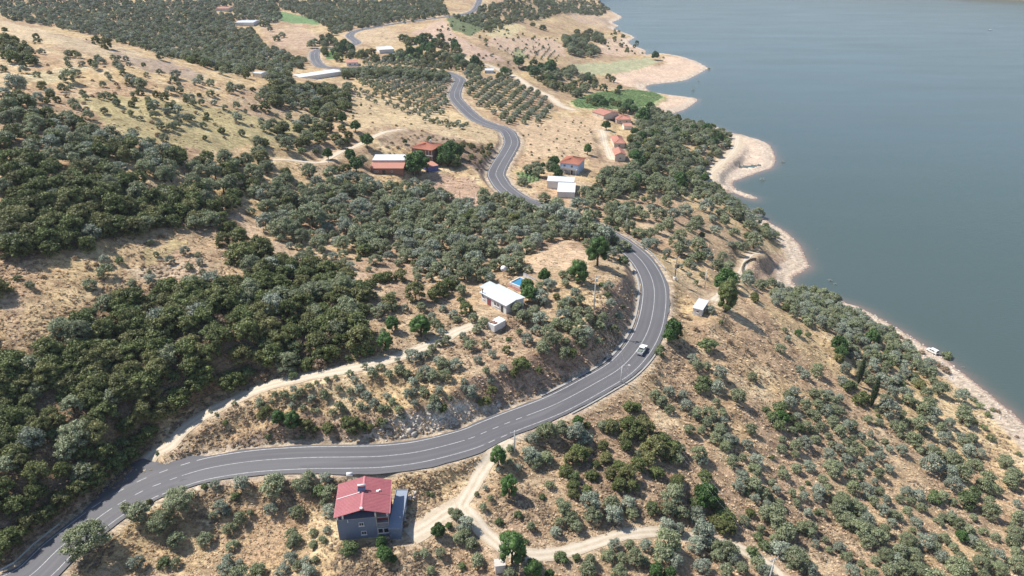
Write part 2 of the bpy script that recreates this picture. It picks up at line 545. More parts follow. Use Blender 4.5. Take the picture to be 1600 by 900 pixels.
# ================================================================ terrain
# control heights (metres above the lake): image position in the photograph, height
CTRL = """
130 880 40|300 885 35|450 885 36|570 860 38.5|650 855 38.5|600 895 36|720 895 34.5|780 870 36|880 860 34|1000 830 32|1150 860 26|1300 880 19|1450 880 13|1590 890 8|
560 765 39.5|640 770 39.5|450 790 38|330 800 38|700 780 38.8|740 760 39|
1100 485 39.5|1060 470 41|1130 490 37.5|1170 470 32|1200 520 29|1250 560 23|1300 500 13|1230 470 16|1300 600 18|1400 560 6|1400 700 12|1500 700 5|1500 600 2|1550 700 3|1350 700 17|1250 700 23|1150 620 32|1150 740 29|1050 600 38.5|1050 700 34|950 690 37.5|900 760 36|1000 760 34|1100 560 36.5|1200 640 27.5|1300 780 19|1400 800 14|1500 800 9|1580 780 4|
1050 350 33|1100 330 24|1150 330 10|1190 400 10|1175 415 14|1150 440 23|1140 425 26|1170 440 18|1120 465 33|1220 440 4|1110 262 5|1100 280 6|1130 230 5|1150 250 1.6|1100 400 31|1000 330 35|1020 260 24|1080 250 18|1100 230 12|1060 210 12|950 300 36|920 320 39|880 300 39.5|900 270 38|870 250 39|960 240 31|970 215 28|970 188 22|940 175 21|1000 200 16|900 210 32|850 220 39|900 190 26|850 180 32|820 190 37|950 155 5|1010 160 2.5|1060 160 1|1000 110 3.5|950 110 7|900 120 11|1080 105 1.5|1050 90 3|860 130 20|900 60 10|950 60 4|980 80 2|850 80 22|800 60 32|850 20 22|920 20 5|780 130 35|760 160 39|960 35 3|1170 240 1.2|1190 240 1|1230 400 1.5|1450 560 1.2|1560 660 1|1150 225 1.5|
700 60 44|740 40 46|650 50 43|600 30 46|600 90 42|650 130 46|580 120 48|620 160 49|560 170 52|500 115 48|450 120 53|400 115 57|650 190 48|700 190 45|740 220 46|700 215 49|640 215 55|580 215 57|660 238 51|610 262 50|700 280 46|740 250 49|760 275 45|560 260 54|500 280 57|600 300 49|650 330 48|720 340 47|800 340 44|540 230 58|500 200 61|450 210 64|550 340 52|500 370 53|600 400 50.5|700 400 49.5|800 390 48|870 400 48|930 380 46|940 420 50|965 440 50.5|970 480 49.5|900 450 50.5|950 520 49|930 555 48|880 520 49|800 470 50|770 470 50|730 520 50|700 560 49.5|800 560 49.5|880 585 47|810 610 46.5|740 640 46|650 645 46.5|600 645 46.5|720 610 48.5|550 655 45.5|450 645 47|480 600 48.5|550 600 49|620 580 49.5|400 660 45|350 685 42.6|350 640 45|300 655 45|260 665 45|400 580 51|500 560 52|600 530 51.5|650 480 52|560 480 54|450 500 56|350 550 56|300 600 52|250 640 49|200 700 46|150 740 44.5|100 790 43.5|50 820 43.5|0 810 47|
50 740 50|0 700 52|100 650 53|150 600 54|0 600 58|50 520 63|200 500 59|300 450 61|200 420 65|100 470 65|0 440 70|350 400 62|400 440 59|450 400 58|400 350 60|300 340 66|200 350 70|100 380 72|0 380 74|0 300 82|100 300 80|200 290 75|300 280 70|400 290 62|450 330 57|380 230 68|300 220 74|200 230 79|100 220 84|0 220 89|0 150 94|100 150 89|200 160 84|300 170 78|400 170 71|480 160 62|0 90 97|100 90 93|200 100 88|300 120 81|400 140 71|520 150 57|0 42 99|60 50 97|130 66 93|200 84 88|300 112 80|380 135 72|
300 60 46|200 40 52|400 50 43|500 50 42|100 20 60|0 5 70|300 10 60|400 10 55|500 5 50|600 5 50|450 90 44|400 80 45|
700 5 50|760 5 48|820 5 40|880 2 18
"""
cp = np.array([[float(v) for v in s.split()] for s in CTRL.replace("\n", "").split("|") if s.strip()])

ROAD_PX = [(-70, 968, 40.5), (-10, 930, 41), (47, 900, 41), (92, 857, 41), (133, 825, 41.2), (175, 794, 41.5), (225, 766, 41.8), (252, 755, 42), (288, 742, 42), (333, 730, 42), (400, 720, 42),
           (480, 715, 42), (550, 714, 42), (600, 712.5, 42), (658, 705, 42), (727, 687.5, 42), (763, 673, 42), (800, 658, 42), (867, 632, 42), (928, 600, 42),
           (972, 572.5, 42), (1002, 537, 42), (1018, 498, 42), (1022, 450, 42), (1008, 415, 42), (982, 388, 42), (950, 367, 42), (915, 349, 42), (880, 336, 42), (840, 322, 42),
           (810, 310, 42), (788, 294, 42), (778, 280, 42), (775, 270, 42), (783, 253, 42), (795, 233, 42), (799, 220, 42), (790, 204, 42), (765, 195, 42), (743, 185, 42), (723, 167, 42), (710, 150, 42),
           (715, 133, 42), (718, 125, 42), (711, 119, 42), (695, 113, 41.5), (660, 109, 41), (620, 106, 41), (560, 106, 41), (515, 106, 42), (497, 100, 42), (491, 85, 42), (500, 77.5, 42), (533, 72, 42),
           (557, 67, 42), (546, 56, 42), (556, 48.5, 42), (587, 42, 42.5), (630, 35, 43), (690, 27, 44), (735, 19, 45), (747, 5, 46), (750, -8, 47), (752, -20, 48)]
rp = np.array(ROAD_PX)
rx, ry = at_z(rp[:, 0], rp[:, 1], rp[:, 2])
ROAD = smooth_line(np.stack([rx, ry, rp[:, 2]], 1), 1.6)

cx_, cy_ = at_z(cp[:, 0], cp[:, 1], cp[:, 2])
W = [np.stack([cx_, cy_, cp[:, 2]], 1)]
k = ROAD[::14]
W.append(k)
# ground hidden behind the near ridge, far hills beyond the frame (world metres)
W.append(np.array([(-430, 560, 66), (-300, 560, 60), (-200, 540, 54), (-120, 560, 48), (-520, 640, 60), (-300, 680, 46), (-180, 700, 43),
                   (-900, 1200, 130), (-500, 1250, 105), (-200, 1300, 90), (0, 1300, 75), (-1200, 1800, 190), (-300, 1900, 150), (100, 1900, 80), (-900, 700, 110),
                   (900, 1900, 6), (1300, 1900, 30), (1700, 2300, 90), (600, 2300, 5), (300, 2200, 30),
                   (-180, 60, 58), (-260, 160, 80), (-380, 300, 95), (-80, 60, 42), (0, 60, 36), (60, 60, 30), (120, 60, 14), (120, 90, 12), (300, 200, -12), (400, 500, -12), (600, 900, -12), (400, 300, -12)], float))
W = np.vstack(W)
MAXPHI = R(62)


def uv_of(x, y):
    r = np.hypot(x, y)
    phi = np.clip(np.arctan2(x, np.maximum(y, 1e-6) if np.isscalar(y) else y), -MAXPHI, MAXPHI)
    return phi, np.log(np.clip(r, 70, 3200))


U, V = uv_of(W[:, 0], W[:, 1])
C2 = 0.035 ** 2
D = np.sqrt((U[:, None] - U[None]) ** 2 + (V[:, None] - V[None]) ** 2 + C2)
n = len(U)
A = np.zeros((n + 3, n + 3))
A[:n, :n] = -D + np.eye(n) * 0.012
P = np.stack([np.ones(n), U, V], 1)
A[:n, n:] = P; A[n:, :n] = P.T
rbf = np.linalg.solve(A, np.concatenate([W[:, 2], np.zeros(3)]))


def rbf_eval(x, y):
    u, v = uv_of(x, y)
    out = np.empty(u.shape)
    uf, vf = u.ravel(), v.ravel(); of = out.ravel()
    for s in range(0, len(uf), 60000):
        uu = uf[s:s + 60000]; vv = vf[s:s + 60000]
        K = -np.sqrt((uu[:, None] - U[None]) ** 2 + (vv[:, None] - V[None]) ** 2 + C2)
        of[s:s + 60000] = K @ rbf[:n] + rbf[n] + rbf[n + 1] * uu + rbf[n + 2] * vv
    return of.reshape(u.shape)


# polar grid centred under the camera: fine inside the view, coarse elsewhere
fine_a = np.arange(-56, 56.001, 0.16)
ang = np.radians(np.concatenate([np.arange(-180, -56, 4.0), fine_a, np.arange(60, 180.01, 4.0)]))
rad = [2.0, 20.0, 40.0, 55.0]
while rad[-1] < 2600: rad.append(rad[-1] * 1.0056)
while rad[-1] < 9500: rad.append(rad[-1] * 1.06)
rad = np.array(rad); lrad = np.log(rad)
GA, GR = np.meshgrid(ang, rad)            # shape (nr, na)
GX = GR * np.sin(GA); GY = GR * np.cos(GA)
coarse_shape = GX.shape
# evaluate the smooth surface on a thinned grid, then interpolate
ia = np.unique(np.concatenate([np.arange(0, len(ang), 4), [len(ang) - 1]])); ir = np.unique(np.concatenate([np.arange(0, len(rad), 4), [len(rad) - 1]]))
hc = rbf_eval(GX[np.ix_(ir, ia)], GY[np.ix_(ir, ia)])
hmid = np.stack([np.interp(ang, ang[ia], row) for row in hc])
GH = np.stack([np.interp(lrad, lrad[ir], hmid[:, j]) for j in range(len(ang))], 1)


def grid_window(x0, x1, y0, y1):
    """index window of the polar grid covering an xy box that lies ahead of the camera"""
    cx = [x0, x0, x1, x1]; cy = [y0, y1, y0, y1]
    a = np.arctan2(cx, cy); r = np.hypot(cx, cy)
    ja = np.searchsorted(ang, [a.min(), a.max()]); jr = np.searchsorted(rad, [r.min(), r.max()])
    return slice(max(jr[0] - 2, 0), min(jr[1] + 3, len(rad))), slice(max(ja[0] - 2, 0), min(ja[1] + 3, len(ang)))


def splat_line(line, reach):
    """nearest distance, side, height and arclength of a polyline on the grid, within reach metres"""
    dist = np.full(GX.shape, 1e9); side = np.zeros(GX.shape); zz = np.zeros(GX.shape)
    L = line if line.shape[1] > 2 else np.hstack([line, np.zeros((len(line), 1))])
    for i in range(len(L) - 1):
        a, b = L[i], L[i + 1]
        sr, sa = grid_window(min(a[0], b[0]) - reach, max(a[0], b[0]) + reach, max(min(a[1], b[1]) - reach, 5), max(a[1], b[1]) + reach)
        X = GX[sr, sa]; Y = GY[sr, sa]
        dx, dy = b[0] - a[0], b[1] - a[1]
        l2 = dx * dx + dy * dy + 1e-9
        t = np.clip(((X - a[0]) * dx + (Y - a[1]) * dy) / l2, 0, 1)
        ex = X - a[0] - t * dx; ey = Y - a[1] - t * dy
        d = np.hypot(ex, ey)
        m = d < dist[sr, sa]
        dist[sr, sa] = np.where(m, d, dist[sr, sa])
        side[sr, sa] = np.where(m, np.sign(dx * ey - dy * ex), side[sr, sa])     # +1 = left of travel
        zz[sr, sa] = np.where(m, a[2] + t * (b[2] - a[2]), zz[sr, sa])
    return dist, side, zz


# ---- shoreline
SHORE_PX = [(925, -4), (952, 15), (973, 27), (957, 35), (967, 40), (960, 45), (987, 55), (992, 59), (982, 65), (987, 70), (1008, 78), (1010, 85), (1033, 83), (1060, 87), (1087, 95), (1107, 106), (1093, 115),
            (1073, 125), (1047, 129), (1013, 133), (1010, 137), (1017, 143), (1047, 148), (1087, 153), (1091, 157), (1073, 170), (1047, 180), (1053, 186), (1083, 190), (1113, 195), (1142, 207), (1163, 212), (1183, 217), (1202, 225),
            (1209, 237), (1213, 251), (1207, 262), (1193, 267), (1173, 274), (1157, 280), (1145, 284), (1145, 290), (1152, 297), (1167, 302), (1182, 308), (1184, 312), (1172, 311), (1157, 306), (1145, 301), (1136, 299), (1145, 312),
            (1150, 318), (1163, 325), (1173, 329), (1183, 335), (1195, 342), (1207, 350), (1222, 358), (1233, 366), (1243, 375), (1252, 385), (1258, 400), (1266, 416), (1257, 423), (1243, 430), (1237, 437), (1243, 446), (1257, 453),
            (1273, 458), (1292, 463), (1317, 471), (1342, 479), (1367, 492), (1400, 511), (1425, 527), (1450, 543), (1467, 554), (1483, 565), (1500, 579), (1517, 592), (1550, 618), (1567, 632), (1583, 645), (1600, 661), (1640, 700), (1700, 770)]
sp = np.array(SHORE_PX, float)
sx, sy = at_z(sp[:, 0], sp[:, 1], 0.0)
SHORE = np.stack([sx, sy], 1)
fx, fy = at_z(np.array([1900, 1750, 1600, 1500, 1450, 1300, 1150, 1000, 940, 915.]), np.array([10, 6, 1, -3, -8, -16, -20, -20, -16, -10.]), 0.0)
LAKE = [tuple(p) for p in SHORE] + [(168, 60), (165, -60), (190, -500), (4200, -500), (4200, 900)] + list(zip(fx, fy))
POND = [tuple(p) for p in np.stack(at_z(np.array([1144, 1158, 1175, 1192, 1190, 1175, 1155, 1146.]), np.array([261, 258.5, 258, 256.5, 259.5, 262.5, 264, 264.5]), 0.0), 1)]

in_lake = pip(GX, GY, LAKE)
in_pond = pip(GX, GY, POND)
dsh, _, _ = splat_line(np.vstack([smooth_line(SHORE, 6.0), [(fx[0], fy[0])]])[:-1], 60.0)
fshore = np.stack([fx, fy], 1)
dfar, _, _ = splat_line(fshore, 120.0)
dsh = np.minimum(dsh, dfar)

# ---- tracks (unsurfaced), image points; their height comes from the ground
TRACKS_PX = {
    "farm": ([(228, 722), (245, 710), (262, 692), (290, 669), (330, 642), (370, 622), (400, 608), (450, 594), (500, 583), (560, 574), (610, 561), (650, 547), (690, 532), (712, 519), (742, 507)], 2.0, "pale dirt track climbing from the road junction to the white farmhouse"),
    "gravel": ([(797, 686), (775, 706), (757, 730), (742, 752), (730, 772), (723, 790), (738, 812), (762, 838), (795, 858), (830, 866), (880, 863), (930, 850), (970, 836), (1020, 830), (1060, 836), (1100, 843), (1140, 853), (1165, 862), (1200, 884), (1230, 915)], 1.65, "pale gravel track winding down from the road past the metal-roofed house"),
    "yard": ([(724, 787), (706, 798), (688, 808), (668, 822), (640, 838)], 2.6, "wide gravel spur leading into the yard of the metal-roofed house"),
    "valley": ([(690, 84), (707, 87), (737, 95), (767, 103), (800, 117), (820, 130), (833, 138), (857, 150), (873, 162), (897, 172)], 3.2, "pale dirt road crossing the valley fields towards the village"),
    "village": ([(940, 203), (943, 212), (947, 225), (953, 241), (957, 250)], 2.4, "short pale lane beside the red-roofed village houses"),
    "barn": ([(420, 250), (445, 249), (497, 255), (517, 246), (540, 234), (567, 223), (597, 208), (627, 202)], 1.7, "dirt track crossing the slope above the barn"),
    "terrace": ([(100, 118), (60, 112), (140, 104)], 0.0, ""),
    "beach": ([(1152, 212), (1150, 228), (1140, 242), (1122, 258), (1110, 270), (1112, 282), (1121, 292)], 4.0, "white gravel track across the sandy point"),
    "spur": ([(1115, 470), (1140, 445), (1158, 425), (1170, 400), (1185, 395)], 1.5, "faint dirt track above the curved stone wall"),
    "dry": ([(372, 345), (400, 372), (440, 392), (480, 408), (530, 424), (560, 445), (583, 478), (585, 510), (600, 540)], 0.0, ""),
}


def height_raw(x, y):
    """bilinear lookup of GH at world xy"""
    a = np.arctan2(x, y); r = np.log(np.maximum(np.hypot(x, y), 2.0))
    fa = np.interp(a, ang, np.arange(len(ang))); fr = np.interp(r, lrad, np.arange(len(rad)))
    ja = np.clip(fa.astype(int), 0, len(ang) - 2); jr = np.clip(fr.astype(int), 0, len(rad) - 2)
    ta = fa - ja; tr = fr - jr
    return (GH[jr, ja] * (1 - ta) + GH[jr, ja + 1] * ta) * (1 - tr) + (GH[jr + 1, ja] * (1 - ta) + GH[jr + 1, ja + 1] * ta) * tr


height = height_raw


def cast(px, py, lo=60.0, hi=2600.0, steps=420):
    """where the sight line through an image point of the photograph meets the ground"""
    px = np.atleast_1d(np.asarray(px, float)); py = np.atleast_1d(np.asarray(py, float))
    dx, dy, dz = ray(px, py)
    ts = np.exp(np.linspace(math.log(lo), math.log(hi), steps))
    t0 = np.full(px.shape, lo); t1 = np.full(px.shape, hi); done = np.zeros(px.shape, bool)
    prev = ts[0]
    for t in ts[1:]:
        z = CAM_H + dz * t
        hit = (~done) & (z < height(dx * t, dy * t))
        t0[hit] = prev; t1[hit] = t; done |= hit
        prev = t
        if done.all(): break
    for _ in range(14):
        tm = 0.5 * (t0 + t1)
        below = (CAM_H + dz * tm) < height(dx * tm, dy * tm)
        t1 = np.where(below, tm, t1); t0 = np.where(below, t0, tm)
    t = 0.5 * (t0 + t1)
    return dx * t, dy * t, CAM_H + dz * t


# ---- relief: gullies and hummocks before anything is cut into it
dist_cam = np.hypot(GX, GY)
relief = (fbm(GX / 38, GY / 38, 4, 3) - 0.5) * 4.0 + (fbm(GX / 9, GY / 9, 3, 9) - 0.5) * 1.5
road_d, road_side, road_z = splat_line(ROAD, 34.0)
relief *= sstep(5, 30, np.minimum(road_d, 60)) * sstep(4, 30, np.minimum(dsh, 60)) * np.where(dist_cam > 2500, 1, 1)
relief += (fbm(GX / 3.1, GY / 3.1, 3, 21) - 0.5) * 0.7 * sstep(5, 9, road_d)
GH = GH + relief
farhill = sstep(2300, 4500, dist_cam) * (30 + 90 * fbm(GX / 900, GY / 900, 4, 5))
GH = GH + np.where(in_lake, 0, farhill)

# ---- lake bed and beach
land = ~in_lake
GH = np.where(land, np.maximum(GH, 0.25), GH)
bk = sstep(3, 22, np.minimum(dsh, 60))
beach_h = 0.05 + 0.075 * np.minimum(dsh, 60)
GH = np.where(land, beach_h * (1 - bk) + np.maximum(GH, 0.6) * bk, -0.25 - 0.1 * np.minimum(dsh, 60))
GH = np.where(in_pond, -0.5, GH)
GH += (fbm(GX / 2.0, GY / 2.0, 3, 33) - 0.5) * 0.25 * land * sstep(1.0, 4, dsh) * sstep(5, 9, road_d)

# ---- road bench: cut into the slope above, banked up below
ROAD_L, ROAD_R = 4.55, 5.4                   # paved half widths left / right of the centre line
LIFT = 0.22
half = np.where(road_side > 0, ROAD_L, ROAD_R) + 1.5
zb = road_z - LIFT
dd = np.maximum(road_d - half, 0)
cut_slope = 1.15 + 0.5 * (vnoise(GX / 7, GY / 7, 40) - 0.5)
hi_lim = zb + dd * cut_slope + np.where(dd > 0, 0.15, 0)
lo_lim = zb - dd * 0.62
near = road_d < 33.0
H2 = np.where(dd > 0, np.clip(GH, lo_lim, hi_lim), zb)
fade = sstep(33, 26, road_d)
GH = np.where(near, GH * (1 - fade) + H2 * fade, GH)

# ---- junction apron: level ground where the farm track meets the road
_px, _py, _dp = project(GX, GY, np.full(GX.shape, 41.8))
_m = pip(_px, _py, [(112, 812), (146, 770), (200, 722), (240, 708), (285, 707), (335, 710), (330, 735), (200, 800)]) & (_dp > 20) & (road_side > 0)
GH = np.where(_m & near, zb, GH)

# ---- tracks: level the ground across them
TRACKS = {}
track_d = np.full(GX.shape, 1e9)
for key, (pts, w, label) in TRACKS_PX.items():
    if w <= 0: continue
    a = np.array(pts, float)
    x, y, z = cast(a[:, 0], a[:, 1])
    L = smooth_line(np.stack([x, y], 1), 1.2)
    zz = height(L[:, 0], L[:, 1])
    for _ in range(30): zz[1:-1] = 0.25 * zz[:-2] + 0.5 * zz[1:-1] + 0.25 * zz[2:]
    L = np.column_stack([L, zz])
    d, s_, z_ = splat_line(L, w + 7)
    f = sstep(w + 6.5, w + 0.8, d)
    f = np.where(road_d < half + 2, f * sstep(half - 0.5, half + 2, road_d), f)
    GH = GH * (1 - f) + (z_ - 0.06) * f
    track_d = np.minimum(track_d, d - w)
    TRACKS[key] = (L, w, label)

# ---- level pads for the buildings: image polygon of the footprint, drawn below
PADS = []


def pad(px, py, radius, z=None):
    """flatten a round pad; returns world centre"""
    global GH
    x, y, zz = cast(px, py)
    x, y, zz = float(x[0]), float(y[0]), float(zz[0])
    if z is None: z = zz
    sr, sa = grid_window(x - radius - 8, x + radius + 8, y - radius - 8, y + radius + 8)
    d = np.hypot(GX[sr, sa] - x, GY[sr, sa] - y)
    f = sstep(radius + 7, radius, d)
    GH[sr, sa] = GH[sr, sa] * (1 - f) + z * f
    PADS.append((x, y, radius))
    return Vector((x, y, z))
# ================================================================ woodland areas (image polygons of the photograph)
WOOD_DARK = [
    [(0, 248), (60, 252), (130, 264), (220, 286), (300, 308), (352, 322), (345, 352), (280, 352), (215, 360), (190, 372), (140, 385), (70, 398), (0, 412)],
    [(0, 575), (40, 560), (90, 520), (150, 480), (185, 462), (240, 452), (300, 447), (340, 440), (385, 430), (400, 405), (440, 402), (500, 412), (550, 430), (568, 455), (576, 490), (576, 555), (545, 570), (470, 578), (420, 592), (360, 612), (300, 640), (262, 655), (238, 695), (215, 705), (180, 735), (110, 785), (60, 815), (0, 850)],
]
WOOD_DARK2 = [
    [(340, 345), (375, 345), (385, 370), (430, 390), (425, 415), (390, 425), (350, 400)],
    [(690, 232), (720, 220), (765, 225), (780, 250), (765, 262), (720, 262), (690, 255)],
]
# ================================================================ what grows or lies on the ground
def build_ground():
    px, py, depth = project(GX, GY, GH)
    front = depth > 5
    j1 = (fbm(GX / 7, GY / 7, 3, 50) - 0.5); j2 = (fbm(GX / 7, GY / 7, 3, 51) - 0.5)
    scale = np.clip(FPX / np.maximum(depth, 40), 0.5, 9)
    qx = px + j1 * scale * 9; qy = py + j2 * scale * 5
    n1 = fbm(GX / 26, GY / 26, 4, 60)[..., None]; n2 = fbm(GX / 8, GY / 8, 4, 61)[..., None]; n3 = fbm(GX / 60, GY / 60, 3, 62)[..., None]
    straw = np.array([0.65, 0.48, 0.27]); pale = np.array([0.79, 0.64, 0.41]); soil = np.array([0.53, 0.37, 0.235]); brown = np.array([0.42, 0.30, 0.215]); yellow = np.array([0.56, 0.50, 0.24])
    c = straw * (1 - sstep(.4, .65, n1)) + soil * sstep(.4, .65, n1)
    c = c * (1 - sstep(.52, .72, n2) * .6) + pale * sstep(.52, .72, n2) * .6
    f = sstep(.54, .7, n3) * .5
    c = c * (1 - f) + brown * f
    scrub = np.full(GX.shape, 0.8)
    up = sstep(300, 700, dist_cam)[..., None]; c = c * (1 - .16 * up)

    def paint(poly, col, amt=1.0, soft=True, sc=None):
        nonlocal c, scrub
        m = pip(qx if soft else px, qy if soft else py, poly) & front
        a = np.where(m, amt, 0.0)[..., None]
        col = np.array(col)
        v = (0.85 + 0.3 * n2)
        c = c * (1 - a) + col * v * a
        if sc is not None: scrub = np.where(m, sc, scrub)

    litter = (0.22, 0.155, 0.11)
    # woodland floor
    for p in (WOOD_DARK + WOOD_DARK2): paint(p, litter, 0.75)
    # green-yellow grass on the near hill
    paint([(120, 150), (300, 160), (420, 185), (500, 195), (420, 225), (330, 235), (250, 225), (150, 190)], (0.47, 0.41, 0.21), .75, sc=.5)
    paint([(390, 190), (500, 195), (470, 225), (400, 240)], (0.42, 0.36, 0.2), .6)
    paint([(20, 122), (120, 104), (150, 108), (60, 130)], (0.6, 0.52, 0.33), .8)
    paint([(0, 32), (60, 45), (200, 78), (330, 118), (320, 126), (180, 92), (60, 66), (0, 60)], (0.62, 0.50, 0.34), .7, sc=.3)
    paint([(180, 78), (330, 115), (300, 125), (200, 105)], (0.33, 0.25, 0.22), .6)
    # meadow on the left
    paint([(210, 395), (285, 365), (290, 385), (240, 410), (215, 420)], (0.6, 0.52, 0.25), .45, sc=.4)
    paint([(195, 425), (290, 410), (380, 430), (350, 445), (210, 440)], (0.7, 0.56, 0.4), .6, sc=.3)
    paint([(0, 470), (30, 455), (40, 520), (20, 560), (0, 560)], (0.5, 0.36, 0.25), .6)
    # bare strips
    paint([(365, 340), (392, 338), (420, 375), (480, 400), (545, 415), (575, 440), (570, 460), (540, 440), (470, 415), (400, 385)], (0.62, 0.46, 0.32), .85, sc=.2)
    paint([(560, 400), (640, 385), (660, 430), (640, 450), (600, 450), (560, 420)], (0.5, 0.35, 0.24), .7)
    paint([(840, 395), (880, 370), (925, 400), (925, 425), (830, 420)], (0.68, 0.5, 0.33), .8, sc=.2)
    paint([(680, 265), (745, 285), (770, 300), (760, 320), (710, 310), (670, 290)], (0.5, 0.34, 0.25), .85, sc=.3)
    paint([(720, 320), (745, 298), (752, 318)], (0.6, 0.42, 0.33), .8)
    # terraces above the farm and the field by the S bend
    paint([(560, 145), (640, 160), (735, 195), (800, 212), (785, 235), (740, 215), (640, 198), (560, 200), (545, 175)], (0.6, 0.47, 0.29), .8, sc=.6)
    paint([(590, 205), (640, 200), (720, 215), (700, 235), (640, 235), (590, 225)], (0.3, 0.22, 0.18), .6)
    paint([(810, 195), (860, 185), (935, 180), (950, 200), (945, 240), (880, 250), (820, 245), (815, 215)], (0.62, 0.46, 0.30), .85, sc=.6)
    # upper fields
    paint([(645, 50), (690, 30), (720, 60), (790, 95), (760, 95), (700, 78)], (0.55, 0.40, 0.31), .85, sc=.2)
    paint([(770, 55), (860, 60), (885, 75), (880, 88), (800, 85), (760, 70)], (0.57, 0.42, 0.31), .85, sc=.2)
    paint([(758, 57), (775, 38), (800, 34), (820, 42), (800, 58)], (0.60, 0.51, 0.30), .85, sc=.1)
    paint([(410, 45), (470, 42), (510, 62), (480, 80), (430, 70)], (0.55, 0.40, 0.29), .7)
    paint([(540, 45), (600, 42), (630, 55), (620, 70), (570, 68)], (0.57, 0.44, 0.30), .7)
    # crops
    green = (0.13, 0.22, 0.075)
    paint([(404, 19), (440, 18), (500, 32), (499, 39), (450, 35), (425, 30)], (0.19, 0.29, 0.13), 1, False, 0)
    paint([(508, 81), (523, 79), (538, 83), (530, 92), (510, 93)], green, 1, False, 0)
    paint([(612, 82), (640, 81), (672, 87), (645, 95), (617, 92)], (0.15, 0.27, 0.09), 1, False, 0)
    paint([(890, 158), (933, 144), (985, 139), (1022, 143), (1040, 152), (1014, 167), (985, 171), (933, 171), (900, 169)], (0.36, 0.42, 0.2), 1, False, 0)
    paint([(1014, 167), (1040, 150), (1060, 154), (1055, 165), (1020, 175)], (0.33, 0.33, 0.18), .7)
    paint([(888, 101), (953, 97), (1012, 90), (1030, 97), (990, 110), (945, 118), (905, 115)], (0.42, 0.42, 0.26), .95, True, 0)
    paint([(697, 25), (738, 20), (757, 45), (735, 56), (705, 46)], (0.13, 0.18, 0.09), .9, False)
    paint([(806, 270), (842, 266), (845, 282), (815, 290)], (0.22, 0.28, 0.13), .85, False, 0)
    paint([(800, 78), (815, 76), (825, 88), (805, 95)], (0.25, 0.32, 0.15), .7)
    # shore sand, peninsulas
    sand = (0.66, 0.50, 0.38)
    paint([(955, 118), (1000, 108), (1040, 100), (1040, 88), (1110, 95), (1110, 110), (1060, 132), (1000, 136), (960, 130)], sand, .9, sc=.1)
    paint([(1020, 172), (1050, 148), (1095, 152), (1080, 170), (1045, 182)], sand, .9, sc=.1)
    paint([(1140, 205), (1215, 225), (1215, 265), (1150, 285), (1155, 300), (1190, 315), (1140, 300), (1095, 275), (1110, 255), (1140, 240)], (0.68, 0.54, 0.42), .95, sc=.1)
    paint([(880, 10), (920, 5), (975, 25), (960, 45), (900, 35)], (0.6, 0.46, 0.35), .5)
    paint([(950, 60), (1000, 60), (1015, 85), (960, 88), (930, 80)], (0.63, 0.47, 0.36), .7)
    paint([(1165, 420), (1215, 395), (1240, 430), (1215, 445), (1170, 440)], (0.55, 0.38, 0.28), .7)
    # track-side and yard gravel, road verges
    v = sstep(3.2, 0.0, track_d)[..., None] * (0.6 + 0.4 * n2)
    c = c * (1 - v * .7) + np.array([0.62, 0.5, 0.36]) * v * .7
    v = (sstep(7.6, 6.0, road_d) * 0.8)[..., None]
    c = c * (1 - v) + np.array([0.55, 0.46, 0.36]) * v
    # cut faces beside the road
    dz = np.clip(hi_lim - GH, -9, 9)
    cutm = (near & (np.abs(hi_lim - GH) < 0.3) & (road_d > half + 0.4) & (GH > road_z + 0.3))
    cm = np.where(cutm, .75, 0)[..., None]
    c = c * (1 - cm) + np.array([0.42, 0.29, 0.22]) * cm
    rock = pip(qx, qy, [(590, 650), (640, 640), (700, 635), (770, 622), (800, 630), (770, 652), (700, 680), (650, 694), (590, 692)]) & near & (road_d > half + .5)
    cm = np.where(rock, .9, 0)[..., None]
    c = c * (1 - cm) + np.array([0.7, 0.61, 0.5]) * (0.7 + .6 * n2) * cm
    # gravel beach along the whole shore
    bw = 5 + 9 * vnoise(GX / 30, GY / 30, 70)
    v = (sstep(1.25, 0.8, dsh / bw) * 0.95)[..., None]
    ring = (np.sin(dsh * 1.9 + 5 * vnoise(GX / 18, GY / 18, 71)) * .09 + np.sin(dsh * .8 + 1) * .06)[..., None]
    gravel = np.array([0.62, 0.51, 0.40]) * (0.8 + 0.4 * n2 + ring)
    c = c * (1 - v) + gravel * v
    v = sstep(2.2, 0.8, dsh)[..., None] * land[..., None]
    c = c * (1 - v) + np.array([0.42, 0.30, 0.24]) * v
    scrub = np.where(dsh < bw, 0.25, scrub)
    # far land
    v = sstep(1500, 2200, dist_cam)[..., None]
    c = c * (1 - v) + np.array([0.2, 0.17, 0.11]) * v
    nr, na = GX.shape
    idx = np.arange(nr * na).reshape(nr, na)
    f = np.stack([idx[:-1, :-1], idx[:-1, 1:], idx[1:, 1:], idx[1:, :-1]], -1)
    lowlake = (GH < -3.0)
    drop = lowlake[:-1, :-1] & lowlake[1:, 1:] & lowlake[:-1, 1:] & lowlake[1:, :-1]
    f = f.reshape(-1, 4)[~drop.ravel()]
    f = f[:, ::-1]
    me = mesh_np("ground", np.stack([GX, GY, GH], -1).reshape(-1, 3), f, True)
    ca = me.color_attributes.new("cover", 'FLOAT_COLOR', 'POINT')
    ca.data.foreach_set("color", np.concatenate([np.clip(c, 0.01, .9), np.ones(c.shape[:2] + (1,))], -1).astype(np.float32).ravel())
    sa = me.attributes.new("scrub", 'FLOAT', 'POINT')
    sa.data.foreach_set("value", scrub.astype(np.float32).ravel())
    tag(obj("ground", me, MATS["dry_ground"]), kind="structure")


